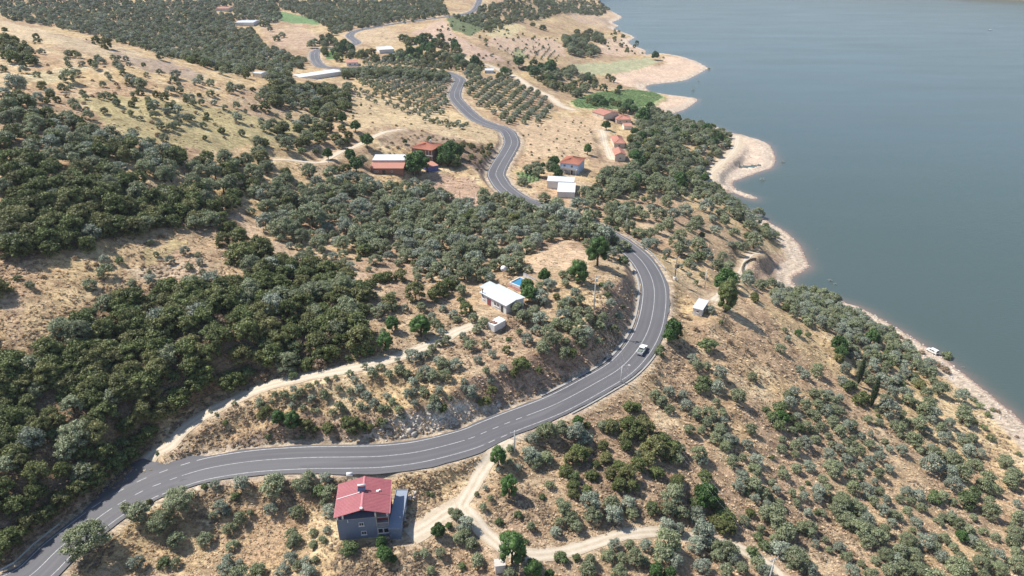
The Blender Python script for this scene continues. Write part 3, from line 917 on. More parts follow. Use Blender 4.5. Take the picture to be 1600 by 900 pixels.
def build_water():
    a2 = np.radians(np.arange(-20, 75.01, 0.25)); r2 = [60.0]
    while r2[-1] < 4000: r2.append(r2[-1] * 1.008)
    r2 = np.array(r2 + [7000.0])
    A_, R_ = np.meshgrid(a2, r2)
    X = R_ * np.sin(A_); Y = R_ * np.cos(A_)
    # distance to shore by lookup in the ground grid
    fa = np.clip(np.searchsorted(ang, A_.ravel()), 0, len(ang) - 1); fr = np.clip(np.searchsorted(rad, R_.ravel()), 0, len(rad) - 1)
    d = dsh[fr, fa].reshape(X.shape)
    w = np.exp(-np.clip(d, 0, 60) / 2.6) * 0.9
    idx = np.arange(X.size).reshape(X.shape)
    f = np.stack([idx[:-1, :-1], idx[1:, :-1], idx[1:, 1:], idx[:-1, 1:]], -1).reshape(-1, 4)
    f = f[:, ::-1] if False else f
    me = mesh_np("lake_water", np.stack([X, Y, np.zeros_like(X)], -1).reshape(-1, 3), f, True)
    at = me.attributes.new("shallow", 'FLOAT', 'POINT')
    at.data.foreach_set("value", w.astype(np.float32).ravel())
    me.flip_normals() if me.polygons[0].normal.z < 0 else None
    tag(obj("lake_water", me, MATS["lake_water"]), kind="structure")


# ---------------------------------------------------------------- ribbons
def ribbon(line, offs, name, mat, kind=None, lift=0.0, uvs=True, wob=0.0, follow=False):
    """strip mesh along line (n x 3) with cross offsets (positive = left of travel)"""
    T = np.gradient(line[:, :2], axis=0)
    T /= np.hypot(T[:, 0], T[:, 1])[:, None]
    Nn = np.stack([-T[:, 1], T[:, 0]], 1)
    s = np.concatenate([[0], np.cumsum(np.hypot(np.diff(line[:, 0]), np.diff(line[:, 1])))])
    rows = []; uv = []
    for o in offs:
        ov = o(s) if callable(o) else np.full(len(s), float(o))
        if wob: ov = ov + wob * (vnoise(s / 3.0, np.full(len(s), 3.0 * (1 if ov[0] > 0 else 2)), 5) - 0.5) * 2 * (abs(ov).max() > 1)
        p = line[:, :2] + Nn * ov[:, None]
        z = (height(p[:, 0], p[:, 1]) if follow else line[:, 2]) + lift
        rows.append(np.column_stack([p, z])); uv.append(np.column_stack([ov, s]))
    V_ = np.stack(rows, 1); UVs = np.stack(uv, 1)
    nS, nO = V_.shape[:2]
    idx = np.arange(nS * nO).reshape(nS, nO)
    f = np.stack([idx[:-1, :-1], idx[1:, :-1], idx[1:, 1:], idx[:-1, 1:]], -1).reshape(-1, 4)
    if offs_sign(offs, s): f = f[:, ::-1]
    me = mesh_np(name, V_.reshape(-1, 3), f, True)
    if me.polygons[0].normal.z < 0: me.flip_normals()
    if uvs:
        ul = me.uv_layers.new(name="UVMap")
        li = np.empty(len(me.loops), np.int32); me.loops.foreach_get("vertex_index", li)
        ul.data.foreach_set("uv", UVs.reshape(-1, 2)[li].astype(np.float32).ravel())
    o = obj(name, me, MATS[mat])
    if kind: o["kind"] = kind
    return o


def offs_sign(offs, s):
    return False


def build_roads():
    s = np.concatenate([[0], np.cumsum(np.hypot(np.diff(ROAD[:, 0]), np.diff(ROAD[:, 1])))])
    # arclength of image landmarks
    def s_at(px, py, z=42.0):
        x, y = at_z(px, py, z)
        return float(s[np.argmin((ROAD[:, 0] - x) ** 2 + (ROAD[:, 1] - y) ** 2)])
    s_j0, s_j1 = s_at(160, 806), s_at(300, 740)          # junction with the farm track
    sb0, sb1, sb2 = s_at(480, 715), s_at(630, 710), s_at(770, 671)
    left = lambda q: ROAD_L - .1 + 0.5 * (vnoise(q / 2.5, q * 0 + 1, 8) - .5)
    right = lambda q: -(ROAD_R - 0.55 + 1.1 * sstep(s_at(330, 730), sb1, q) * (1 - sstep(sb1 + 15, sb2, q)) + 0.55 * (vnoise(q / 2.5, q * 0 + 7, 9) - .5))
    rd = ribbon(ROAD, [left, 2.4, 0.0, -2.4, right], "road", "asphalt", "structure", 0.0)
    lift = 0.012
    # painted lines, one object each run
    def line_run(a, b, off, w=0.12, name="road_marking"):
        q0 = np.linspace(a, b, max(3, int((b - a) / 1.6)))
        L = np.stack([np.interp(q0, s, ROAD[:, k]) for k in range(3)], 1)
        ribbon(L, [off + w / 2, off - w / 2], name, "road_paint", "structure", lift, uvs=False)
    def dashes(a, b, off, on, gap):
        q = a
        while q < b:
            line_run(q, min(q + on, b), off, 0.14); q += on + gap
    end = s[-1]
    eL, eR = 3.75, -3.75
    jl0, jl1 = s_at(158, 806), s_at(312, 735)
    line_run(0, jl0, eL); dashes(jl0 + 1, jl1 - 1, eL, 1.9, 2.3); line_run(jl1, end, eL, 0.16)
    r0, r1 = s_at(745, 683), s_at(800, 660)
    line_run(0, r0, eR); dashes(r0 + 1, r1, eR, 1.8, 1.8); line_run(r1, end, eR)
    c0, c1 = s_at(182, 790), s_at(286, 742)
    d0, d1 = s_at(728, 687), s_at(822, 650)
    line_run(0, c0, 0, .12); dashes(c0 + 1.2, c1 - 1, 0, 1.7, 1.9); line_run(c1, d0, 0, .12); dashes(d0 + 1, d1 - 1, 0, 1.7, 1.7); line_run(d1, end, 0, .12)
    # junction apron: asphalt wedge towards the farm track
    jx, jy = at_z(np.array([120, 148, 205, 240, 272, 300, 330.]), np.array([801, 768, 722, 713, 713, 712, 713.]), 41.95)
    pts = [(x, y, 41.9) for x, y in zip(jx, jy)]
    qs = np.linspace(s_at(105, 845), s_at(335, 730), 14)
    base = [(float(np.interp(q, s, ROAD[:, 0])), float(np.interp(q, s, ROAD[:, 1])), float(np.interp(q, s, ROAD[:, 2]))) for q in qs]
    L = smooth_line(np.array(pts), 2.0); n_ = 20
    t = np.linspace(0, 1, n_)
    A_ = np.stack([np.interp(t, np.linspace(0, 1, len(L)), L[:, k]) for k in range(3)], 1)
    B_ = np.array(base); B_ = np.stack([np.interp(t, np.linspace(0, 1, len(B_)), B_[:, k]) for k in range(3)], 1)
    A_[:, 2] = B_[:, 2]
    k5 = np.linspace(0, 1, 5)[None, :, None]
    G = A_[:, None] * (1 - k5) + B_[:, None] * k5
    G[..., 2] -= 0.012
    idx = np.arange(n_ * 5).reshape(n_, 5)
    f = np.stack([idx[:-1, :-1], idx[1:, :-1], idx[1:, 1:], idx[:-1, 1:]], -1).reshape(-1, 4)
    me = mesh_np("road_apron", G.reshape(-1, 3), f)
    if me.polygons[0].normal.z < 0: me.flip_normals()
    me.uv_layers.new(name="UVMap")
    tag(obj("road_apron", me, MATS["asphalt"]), kind="structure")
    # dirt tracks
    for key, (L, w, label) in TRACKS.items():
        nm = "gravel_path" if key in ("gravel", "yard", "beach") else "dirt_path"
        rb = ribbon(L, [w, w * .5, 0, -w * .5, -w], nm, "track_dirt", "structure", 0.07, follow=True, wob=0.35)
        tag(rb, label)
    return s, s_at
# ================================================================ plant prototypes
def ico(sub=1):
    bm = bmesh.new(); bmesh.ops.create_icosphere(bm, subdivisions=sub, radius=1.0)
    v = np.array([p.co[:] for p in bm.verts]); f = np.array([[q.index for q in p.verts] for p in bm.faces]); bm.free()
    return v, f


ICO1 = ico(1); ICO2 = ico(2)


def leaf_crown(name, lobes, nleaf, size, mat, seed, flat=1.0, core=0.72, up=0.35, shell=(0.72, 1.08), aspect=0.55):
    """lobes: (x, y, z, r, squash); many small leaf faces over the lobes, with a rough inner mass that keeps it from being see-through"""
    g = np.random.default_rng(seed)
    L = np.array(lobes, float)
    area = L[:, 3] ** 2; pr = area / area.sum()
    which = g.choice(len(L), nleaf, p=pr)
    d = g.normal(size=(nleaf, 3)); d /= np.linalg.norm(d, axis=1)[:, None]
    d[:, 2] = np.where(d[:, 2] < -0.45, -d[:, 2] * 0.6, d[:, 2])
    d /= np.linalg.norm(d, axis=1)[:, None]
    rr = g.uniform(shell[0], shell[1], nleaf) * L[which, 3]
    p = L[which, :3] + d * rr[:, None] * np.stack([np.ones(nleaf), np.ones(nleaf), L[which, 4]], 1)
    # drop leaves buried inside other lobes
    keep = np.ones(nleaf, bool)
    for l in L:
        q = (p - l[:3]) / np.array([1, 1, l[4]])
        keep &= ~(np.linalg.norm(q, axis=1) < l[3] * 0.62)
    p = p[keep]; d = d[keep]; m = len(p)
    nrm = d * 0.8 + g.normal(size=(m, 3)) * 0.6 + np.array([0, 0, up])
    nrm /= np.linalg.norm(nrm, axis=1)[:, None]
    t = np.cross(nrm, g.normal(size=(m, 3))); t /= np.linalg.norm(t, axis=1)[:, None]
    b = np.cross(nrm, t)
    s = (size * g.uniform(0.6, 1.35, m))[:, None]
    q = np.stack([p - t * s * .5, p + b * s * aspect * .5 , p + t * s * .5, p - b * s * aspect * .5], 1)
    V_ = [q.reshape(-1, 3)]; F_ = [np.arange(m * 4).reshape(m, 4)]
    off = m * 4
    # rough inner mass
    iv, if_ = ICO1
    for k, l in enumerate(L):
        w = iv * (1 + g.uniform(-.2, .2, (len(iv), 1)))
        w = w * l[3] * core * np.array([1, 1, l[4]]) + l[:3]
        V_.append(w)
        f4 = np.hstack([if_, if_[:, 2:3]])
        F_.append(f4 + off); off += len(iv)
    V_ = np.vstack(V_)
    quads = F_[0]; tris = np.vstack([f[:, :3] for f in F_[1:]]) if len(F_) > 1 else np.zeros((0, 3), int)
    me = bpy.data.meshes.new(name)
    nl = quads.size + tris.size
    me.vertices.add(len(V_)); me.vertices.foreach_set("co", V_.astype(np.float32).ravel())
    me.loops.add(nl); me.loops.foreach_set("vertex_index", np.concatenate([quads.ravel(), tris.ravel()]).astype(np.int32))
    me.polygons.add(len(quads) + len(tris))
    ls = np.concatenate([np.arange(0, quads.size, 4), quads.size + np.arange(0, tris.size, 3)]).astype(np.int32)
    me.polygons.foreach_set("loop_start", ls)
    me.update(calc_edges=True)
    me.materials.append(MATS[mat])
    return me


def lobes_on(g, n, rx, ry, z0, z1, r0, r1, squash=0.85, dome=1.0):
    out = []
    for i in range(n):
        a = i * 2.39996 + g.uniform(-.4, .4); k = math.sqrt((i + 0.5) / n)
        x = math.cos(a) * rx * k * .8; y = math.sin(a) * ry * k * .8
        top = z0 + (z1 - z0) * math.sqrt(max(0.0, 1 - (k * .86) ** 2)) * dome
        z = top - g.uniform(0.0, 0.25) * (z1 - z0)
        out.append((x, y, z, g.uniform(r0, r1), squash))
    for i in range(max(4, n // 2)):
        a = i * 2.1 + g.uniform(0, 1.5); k = g.uniform(.45, .9)
        out.append((math.cos(a) * rx * k, math.sin(a) * ry * k, z0 + g.uniform(0, .3) * (z1 - z0), g.uniform(r0, r1) * .95, squash))
    return out


def trunk_mesh(name, g, height_, r, spread, n=3, seg=6):
    mb = MB()
    fork = height_ * g.uniform(.3, .45)
    lean = (g.uniform(-.12, .12), g.uniform(-.12, .12))
    mb.tube([(0, 0, -.35), (lean[0] * .5, lean[1] * .5, fork * .5), (lean[0], lean[1], fork)], [r * 1.3, r, r * .85], seg)
    for i in range(n):
        a = 6.283 * i / n + g.uniform(-.5, .5)
        e = (lean[0] + math.cos(a) * spread, lean[1] + math.sin(a) * spread, height_ * g.uniform(.7, .85))
        mb.tube([(lean[0], lean[1], fork - .05), (lean[0] + math.cos(a) * spread * .4, lean[1] + math.sin(a) * spread * .4, fork + (e[2] - fork) * .6), e], [r * .7, r * .5, r * .22], 5)
    me = mb.mesh(name, True); me.materials.append(MATS["bark"])
    return me


PROTO = {}


def build_protos():
    g = np.random.default_rng(5)
    def add(kind, crown, trunk, dia, hgt):
        PROTO.setdefault(kind, []).append((crown, trunk, dia, hgt))
    # unit sizes in metres; instances are scaled to the wanted crown diameter
    for i in range(9):                                             # olive: loose lumpy crown
        rx = 2.3 * g.uniform(.9, 1.1); ry = 2.3 * g.uniform(.75, 1.1)
        lb = lobes_on(g, int(g.integers(13, 19)), rx, ry, .9, 3.8 * g.uniform(.9, 1.15), .48, .86)
        me = leaf_crown("crown", lb, 1700, .33, "olive_leaves" if i % 3 else "olive_pale", 100 + i, up=.45, core=.64, shell=(.66, 1.22))
        add("olive", me, trunk_mesh("trunk", g, 2.9, .2, .9), 4.9, 4.3)
    for i in range(3):                                             # big old olive
        lb = lobes_on(g, 30, 3.9, 3.5, 1.4, 5.8, .65, 1.15)
        me = leaf_crown("crown", lb, 4600, .34, "olive_leaves", 140 + i, up=.4, core=.64, shell=(.66, 1.2))
        add("bigolive", me, trunk_mesh("trunk", g, 4.4, .34, 1.9, 4), 8.4, 6.6)
    for i in range(3):                                             # young olive sapling
        lb = lobes_on(g, 5, 1.0, .9, .9, 2.1, .4, .6)
        me = leaf_crown("crown", lb, 420, .3, "olive_leaves" if i else "olive_pale", 160 + i, up=.4, core=.6)
        add("sapling", me, trunk_mesh("trunk", g, 1.5, .07, .3), 2.3, 2.5)
    for i in range(6):                                             # evergreen oak / maquis, dense and low
        lb = lobes_on(g, int(g.integers(18, 25)), 2.6, 2.3 * g.uniform(.8, 1.1), .6, 3.6 * g.uniform(.85, 1.2), .45, .85, .9)
        me = leaf_crown("crown", lb, 2200, .3, "oak_leaves", 180 + i, up=.4, core=.72, aspect=.8, shell=(.7, 1.18))
        add("oak", me, trunk_mesh("trunk", g, 2.4, .16, .8), 5.6, 4.4)
    for i in range(3):                                             # round pine
        lb = lobes_on(g, 20, 2.0, 2.0, 1.6, 5.3, .6, .95, 1.0)
        me = leaf_crown("crown", lb, 2600, .26, "pine_needles", 210 + i, up=.45, core=.82, aspect=.5)
        add("pine", me, trunk_mesh("trunk", g, 3.6, .2, .7), 4.8, 6.2)
    for i in range(3):                                             # light green broadleaf bush
        lb = lobes_on(g, 8, 1.7, 1.5, .5, 2.1, .5, .85, .8)
        me = leaf_crown("crown", lb, 900, .28, "bush_leaves", 230 + i, up=.5, core=.7, aspect=.8)
        add("bush", me, trunk_mesh("trunk", g, 1.3, .07, .4), 3.8, 2.9)
    for i in range(3):                                             # dry brown bush
        lb = lobes_on(g, 6, 1.0, .9, .3, 1.1, .35, .55, .7)
        me = leaf_crown("crown", lb, 420, .24, "dry_twigs", 250 + i, up=.3, core=.6, aspect=.3)
        add("dry", me, trunk_mesh("trunk", g, .8, .04, .3), 2.4, 1.6)
    # cypress
    lb = [(0, 0, 1.0 + .8 * k, .75 * math.sin(.45 + 2.4 * k / 10) + .12, 1.3) for k in range(11)]
    add("cypress", leaf_crown("crown", lb, 1700, .24, "cypress_leaves", 270, up=.6, core=.85), trunk_mesh("trunk", g, 3, .15, .1), 1.9, 9.9)
    # tall broadleaf, upright crown
    lb = lobes_on(g, 28, 2.7, 2.5, 2.0, 9.6, .85, 1.35, 1.1)
    add("tall", leaf_crown("crown", lb, 3600, .32, "oak_leaves", 280, up=.4, core=.8), trunk_mesh("trunk", g, 7, .3, 1.0, 4), 6.2, 10.6)
    # leafy green broadleaf tree
    for i in range(2):
        lb = lobes_on(g, 18, 2.5, 2.4, 1.8, 5.0, .7, 1.15, .95)
        add("leafy", leaf_crown("crown", lb, 2300, .42, "pine_needles", 285 + i, up=.35, core=.75, aspect=.8), trunk_mesh("trunk", g, 3.5, .2, 1.0), 5.9, 6.0)
    # shoreline bush
    lb = lobes_on(g, 7, 1.5, 1.3, .4, 1.6, .45, .7, .7)
    add("shorebush", leaf_crown("crown", lb, 700, .26, "shore_leaves", 290, up=.4, core=.6, aspect=.4), trunk_mesh("trunk", g, 1.1, .05, .4), 3.3, 2.2)
    # half drowned twiggy bush
    lb = lobes_on(g, 6, 1.2, 1.0, .2, 1.0, .35, .6, .6)
    add("drowned", leaf_crown("crown", lb, 380, .3, "drowned_twigs", 291, up=.1, core=.35, aspect=.12), trunk_mesh("trunk", g, .9, .04, .5), 2.6, 1.5)
    # crop row plant
    lb = [(0, 0, .25, .4, .8)]
    add("crop", leaf_crown("crown", lb, 60, .22, "crop_leaves", 292, up=.5, core=.8, aspect=.6), None, .85, .6)


# ================================================================ hand-read positions: tile origin, then x,y,size in tenths of six-times-enlarged pixels, kind letter
KIND = {"o": "olive", "b": "dry", "d": "oak", "g": "pine", "l": "bush", "c": "cypress", "t": "tall", "y": "leafy", "B": "bigolive", "s": "sapling", "h": "shorebush"}
TILES = {
 (0, 300): "o100,74,13 o98,63,9 l112,64,8 b83,70,8 b90,67,6 o85,86,12 b71,61,7 l17,80,8 o29,87,9 b38,73,4 b41,79,6",
 (200, 300): "o21,47,7 o27,58,6 o54,55,9 o66,58,6 o40,64,9 o68,65,8 o58,70,8 o55,80,6 o70,74,7 o81,76,7 s20,74,5 b31,75,4 b14,69,5 b13,60,5 b32,41,7 o22,83,11 o31,86,10 o5,86,10 l58,30,7 d88,25,14 d88,33,9 d96,33,14 d90,45,15 d106,43,18 d108,60,26 d116,82,16 d100,10,14 o116,18,10 d100,58,14 d118,60,16",
 (400, 300): "o52,39,9 o61,38,10 o32,50,8 o41,51,9 o50,54,9 o51,58,8 o60,46,8 o62,54,9 o65,61,7 o73,60,10 o73,40,9 o82,58,9 o82,65,9 o89,68,9 o106,72,7 B26,35,26 B54,24,26 d8,56,22 d3,50,18 d25,63,14 d34,67,14 d53,69,22 d46,78,20 d62,83,18 d72,80,16 d86,80,18 d8,74,20 d24,83,14 l96,62,7 o112,63,12 d115,80,12 o10,30,16 o25,18,12 o12,15,14 d110,86,10",
 (600, 300): "o5,60,10 o14,66,9 o40,64,14 o31,74,10 o32,80,9 d28,67,7 d4,80,12 d16,78,14 o50,70,10 o58,64,10 o43,80,10",
 (800, 300): "o47,78,8 o54,78,9 o50,85,8 y30,79,11 l28,78,8 o15,72,9 g62,77,17 g80,58,20 o92,58,12 d85,50,12 o103,50,13 l104,64,10 o93,41,9 o63,40,15 o80,38,12 o90,88,9 l84,86,6 l8,73,6 y14,88,12 o26,88,10 o35,87,10 d91,27,9 l80,20,8 l98,34,6 o74,42,9 o70,48,8 o97,56,8",
 (1000, 300): "o24,10,12 o18,22,13 o31,22,11 o42,17,13 o26,31,12 o18,35,10 o8,40,12 o38,39,10 B53,28,13 o49,33,12 d58,40,6 o70,36,9 o79,27,10 o68,25,8 o88,38,9 o75,20,10 o62,14,12 o70,9,12 o83,18,10 o92,22,12 o100,25,12 o108,27,10 o101,32,10 o118,40,9 o106,47,14 l100,41,7 o85,49,6 o90,52,10 o54,50,14 o60,56,10 o33,47,12 o43,49,9 o12,49,11 o5,49,9 o36,54,12 o25,57,8 o23,62,5 o48,61,9 l56,61,12 o64,60,8 o45,66,8 o77,61,9 o72,68,10 o82,70,12 o78,75,11 o49,69,7 y80,83,18 y74,86,13 o100,83,11 o113,87,10 o40,2,10 o52,5,10 o62,3,10 o30,3,9 o10,8,8 o4,23,10 o10,16,9 o110,20,10 l3,6,6 l118,32,7 o58,78,5 o86,82,12 o46,78,5 s52,85,5 s38,70,5",
 (1150, 330): "o10,62,12 o23,68,9 o32,68,11 o40,72,9 d17,80,7 o47,76,11 o52,80,11 o60,76,12 o66,80,11 o72,75,11 o80,78,12 o88,80,11 o93,84,10 o56,86,9 o36,84,7 o72,86,10 o29,22,8 h37,22,9 h33,18,7 o7,34,8 o17,22,6",
 (1200, 450): "o7,14,6 d16,18,8 y28,42,7 l37,44,6 o18,47,6 o11,56,10 o15,39,5 o29,76,7 o34,81,9 o45,77,13 y65,53,15 y68,60,12 d66,66,9 o72,76,10 o69,87,9 l75,89,9 o35,28,8 o32,25,7 b80,56,9 y96,46,13 l113,72,9 c84,81,5",
 (1400, 450): "o30,71,13 o32,80,11 o34,87,9 b39,72,7 b46,77,9 b43,74,7 h47,63,10 b3,45,7 b24,60,6",
 (1200, 600): "o24,8,10 o18,11,9 o20,18,12 o42,10,10 o49,12,10 o56,9,9 o34,19,10 o46,19,11 o60,17,10 o27,30,8 o42,29,13 o54,25,11 o62,25,11 o68,26,9 o60,34,11 o49,39,9 o66,44,11 o78,39,11 o73,39,9 o35,40,10 o56,48,7 o44,51,9 o34,55,11 o25,58,11 o13,52,8 o12,60,10 o25,66,8 o38,76,10 o26,78,10 o14,84,9 o57,65,10 o65,60,9 o73,56,8 o79,51,7 o86,48,8 o94,56,9 o81,56,7 o77,65,10 o86,63,9 o103,68,9 o94,72,10 o87,77,9 o103,83,10 o112,79,9 o113,60,7 o109,54,7 B60,78,18 o72,71,10 o80,85,13 o103,35,8 o118,39,10 o112,24,16 o105,22,11 l10,22,14 l4,30,12 l20,32,10 l28,40,10 l10,38,12 d88,12,13 d84,15,11 l73,2,10 l80,1,8 c96,10,6 o115,8,11 o110,14,10 y12,30,12",
 (1400, 600): "d22,1,10 o40,5,13 o8,8,10 o28,9,10 o10,15,10 o17,18,10 o30,17,12 o25,25,14 o34,28,11 o32,34,8 o60,12,12 o63,24,12 o62,31,14 d73,35,6 o20,38,14 o28,43,9 o41,41,10 o43,50,10 o2,42,10 o15,52,12 o18,55,10 o4,62,10 o49,37,9 o48,46,8 o35,64,12 o50,65,10 o60,50,9 o70,51,10 o64,55,10 o67,63,12 o79,65,8 o32,75,17 o53,73,14 o47,70,12 o48,82,14 o60,84,15 o73,75,12 o84,88,14 h88,50,9 h82,40,8 B101,72,14 B109,85,15 h78,20,8 h86,28,8 h72,14,7 h65,7,8 b113,49,4 b95,25,6 h90,24,5 h114,65,6 b105,50,4 o5,28,9 o10,35,8",
 (0, 750): "B84,54,38 s118,25,9",
 (200, 750): "o12,30,20 B50,17,28 B33,38,25 o46,55,16 o88,25,12 o80,32,9 o96,44,12 o98,60,11 o93,30,9 o106,35,12 b107,53,6 o73,54,13 o82,3,10 o107,3,15 l101,14,9 o115,30,8 o9,77,14 l34,76,12 o45,77,10 o95,74,11 o105,77,9 o92,84,14 o118,84,8 l72,5,7 d20,20,7",
 (400, 750): "o18,6,20 o46,5,14 o39,3,11 l60,10,14 o69,10,14 o64,20,8 o69,28,12 o15,26,12 o40,30,11 o34,28,8 o34,49,12 o37,55,12 o33,60,9 o54,49,8 o67,46,8 o54,59,10 o63,55,9 l88,62,16 o33,72,12 o25,83,12 o47,75,10 o56,74,8 o39,79,9 o3,84,14 o50,86,14 y118,57,11 y119,67,12",
 (600, 750): "o63,28,8 o69,32,12 o77,40,14 o72,45,10 o70,53,12 o82,58,13 o76,50,11 y61,42,7 y51,47,13 o38,67,10 o30,69,7 o53,67,10 o88,75,13 o44,83,10 l73,80,8 l108,39,9 s93,25,8 s100,17,7 s95,7,6 s87,13,5 g117,7,17 g120,64,25 y3,70,13 y9,74,8 o118,88,12 l41,12,5 l45,13,5 b87,12,5",
 (800, 750): "s35,4,8 d57,4,12 d57,12,11 d70,10,11 d100,4,14 d112,6,12 o49,26,13 o55,35,12 o60,43,12 o44,39,7 o73,20,16 o76,32,14 o93,20,14 o94,33,17 o108,20,12 o112,29,12 o18,43,10 o41,48,10 l46,72,13 l60,72,8 o73,75,11 o71,84,15 o96,60,10 o110,60,10 o90,70,12 o102,72,10 o115,72,14 g20,84,17 y35,88,9 d10,70,10 l28,15,7 l6,32,9 l13,57,6 o100,86,14 o45,20,9 b24,22,4",
 (1000, 750): "o30,12,20 l11,25,13 o26,26,14 o38,30,13 d33,5,14 y60,15,22 l52,20,12 o52,33,14 d72,22,16 d78,35,18 d80,43,17 d70,38,14 o24,42,14 o35,45,12 o25,58,20 o33,62,10 o20,68,16 o32,75,14 y15,84,13 y27,88,12 o58,48,20 o52,60,14 o60,57,12 o70,62,12 o72,70,12 o80,65,14 o86,66,12 o86,74,10 o58,80,14 o80,85,14 o95,82,12 o92,5,11 o106,5,14 o107,17,8 d103,30,9 o97,37,10 o117,30,14 o113,45,8 l110,53,9 l117,61,12 l105,68,12 o110,78,13 o116,84,12 o5,60,10 o3,75,10 o115,12,12",
 (1200, 750): "o3,2,7 o7,9,8 o1,15,8 o22,12,8 o26,20,8 o31,8,5 o33,15,8 o46,8,12 o54,9,10 o46,16,8 o10,22,9 o37,30,8 o30,44,10 o38,42,11 o39,48,10 o50,30,8 o6,33,20 o15,50,18 B24,72,24 o10,64,16 o36,82,16 B68,20,18 B80,24,18 o64,28,14 B72,36,17 o88,30,12 o92,36,13 o84,46,16 B92,46,14 o100,52,16 o108,46,12 o92,57,12 o79,7,12 o92,6,11 o104,10,9 o98,19,10 o110,18,8 o107,28,10 o117,32,9 o115,40,8 o44,60,7 o53,56,6 o57,65,7 o66,62,10 o78,84,12 o96,87,12 o87,78,7 o100,75,8 B110,70,16 o118,76,14 o112,85,14 l37,2,5",
 (1400, 750): "o9,10,10 o20,13,11 o3,17,9 o23,26,9 o10,28,9 o18,40,10 o2,34,8 l35,17,12 o43,14,11 o52,4,13 l65,18,18 l72,12,12 o80,5,14 o90,9,12 o86,20,10 o87,30,14 o105,2,13 o112,22,7 o43,35,8 o50,37,11 o57,41,11 o66,45,11 y60,52,11 o44,54,10 o53,63,9 o70,56,11 o81,48,8 o92,53,9 o113,35,12 B110,48,14 o108,57,14 o118,50,12 o78,62,12 o85,67,12 o92,70,12 B78,77,16 B95,82,16 o55,80,16 B10,56,16 o25,58,14 B15,70,16 o3,65,14 o35,62,12 o42,70,12 B20,84,17 o5,82,16 B112,78,18 o65,82,12",
 (1000, 600): "o14,11,10 o27,7,10 o20,16,11 o27,23,9 o40,10,9 o43,20,11 o52,27,11 o65,28,13 o62,35,11 o76,36,9 o46,43,10 B74,42,14 o57,43,8 o81,52,12 o70,50,10 B80,57,13 o88,53,9 o91,12,14 o71,17,8 o77,26,8 l57,3,13 o72,3,12 o103,42,11 o100,56,9 o86,72,12 o109,70,11 o107,80,12 o96,69,7 o95,86,12 o54,65,14 o57,70,10 l118,24,8 d5,42,16 d2,33,12 d12,60,22 d8,68,16 d30,58,15 d20,52,16 o36,62,12 o35,70,11 d15,82,14 d35,88,12 d60,86,14 d26,66,14",
 (800, 600): "o22,48,9 o18,50,11 o35,45,15 o28,42,11 o18,65,15 o22,72,14 o32,68,13 o46,38,9 o48,42,9 y62,34,10 d70,38,8 o60,45,16 o68,50,13 o85,38,10 d92,38,15 o96,40,9 d62,65,17 d55,70,14 d70,62,10 d85,58,10 d88,68,12 d100,76,13 d107,57,12 d110,20,12 d117,22,9 d110,38,18 d116,45,16 d108,82,16 d50,80,12 l58,86,11 d75,84,12 o1,60,7 d105,48,12 d78,74,9 d92,84,12 o118,65,8 d118,76,14 o5,78,9 b52,56,9",
 (600, 600): "o8,16,9 o14,23,9 o2,22,9 o1,36,8 o22,9,10 o28,6,8 o38,7,9 o52,6,9 o47,14,10 o44,22,9 o50,20,11 d55,22,11 o82,7,12 o84,11,8 d90,17,8 d96,15,11 d101,5,11 o3,10,8 o29,18,8 b66,10,5 o36,3,7 g107,68,15 o118,60,9 o107,79,6 o75,3,8 o118,72,7 o62,12,7 o17,30,7",
 (400, 600): "s4,18,8 s3,15,6 s15,16,5 s18,10,7 s27,9,9 s36,5,8 s36,12,8 o42,7,9 s50,2,7 s53,14,9 s34,20,6 s45,22,7 s53,25,5 s58,24,6 s64,9,9 s67,12,7 s79,21,10 s82,23,7 s72,26,7 s78,4,7 s88,6,7 s89,14,6 s98,20,8 s103,22,6 o97,4,10 o104,10,10 o111,17,10 o118,23,9 d10,25,11 d4,29,8 g22,32,12 g35,34,14 d42,35,10 d48,39,12 d68,40,13 d90,38,17 d84,33,9 d107,40,8 d55,42,9 l43,49,6 d117,35,8 d99,40,11 o20,88,12 o50,87,13 o65,87,12",
 (800, 450): "o59,5,10 o48,15,11 o53,12,10 o63,13,10 o62,21,8 o72,22,8 o72,28,9 o85,26,9 o82,30,10 o80,35,11 o52,22,10 o48,25,13 o61,28,9 o42,33,12 o52,36,12 o63,34,10 o70,41,12 o60,41,11 o34,41,13 o42,47,11 o34,50,12 o51,50,8 o64,49,11 o48,60,12 d56,61,10 o29,56,14 o22,39,10 o14,48,11 o7,41,8 o26,29,14 o19,24,12 o10,27,14 o22,19,10 o5,19,12 o95,38,9 o100,27,8 o81,50,7 d42,8,7 d8,70,17 d2,80,10 d25,76,8 l104,17,5 l90,7,8 o92,15,8 y16,5,16 o26,7,14 o30,12,10 o52,56,7 o67,53,7",
 (1000, 450): "t80,12,17 y30,38,16 y27,46,12 d36,44,8 l63,52,16 l18,60,9 l19,55,7 o49,66,9 o53,73,9 o62,73,8 o74,80,13 l60,87,14 o105,84,9 d107,10,8 o66,20,8 b17,78,6 o73,89,8 b38,25,7 b45,28,6 b84,50,6 b12,84,9 b38,55,6 b100,57,5 b104,62,5 b52,38,6",
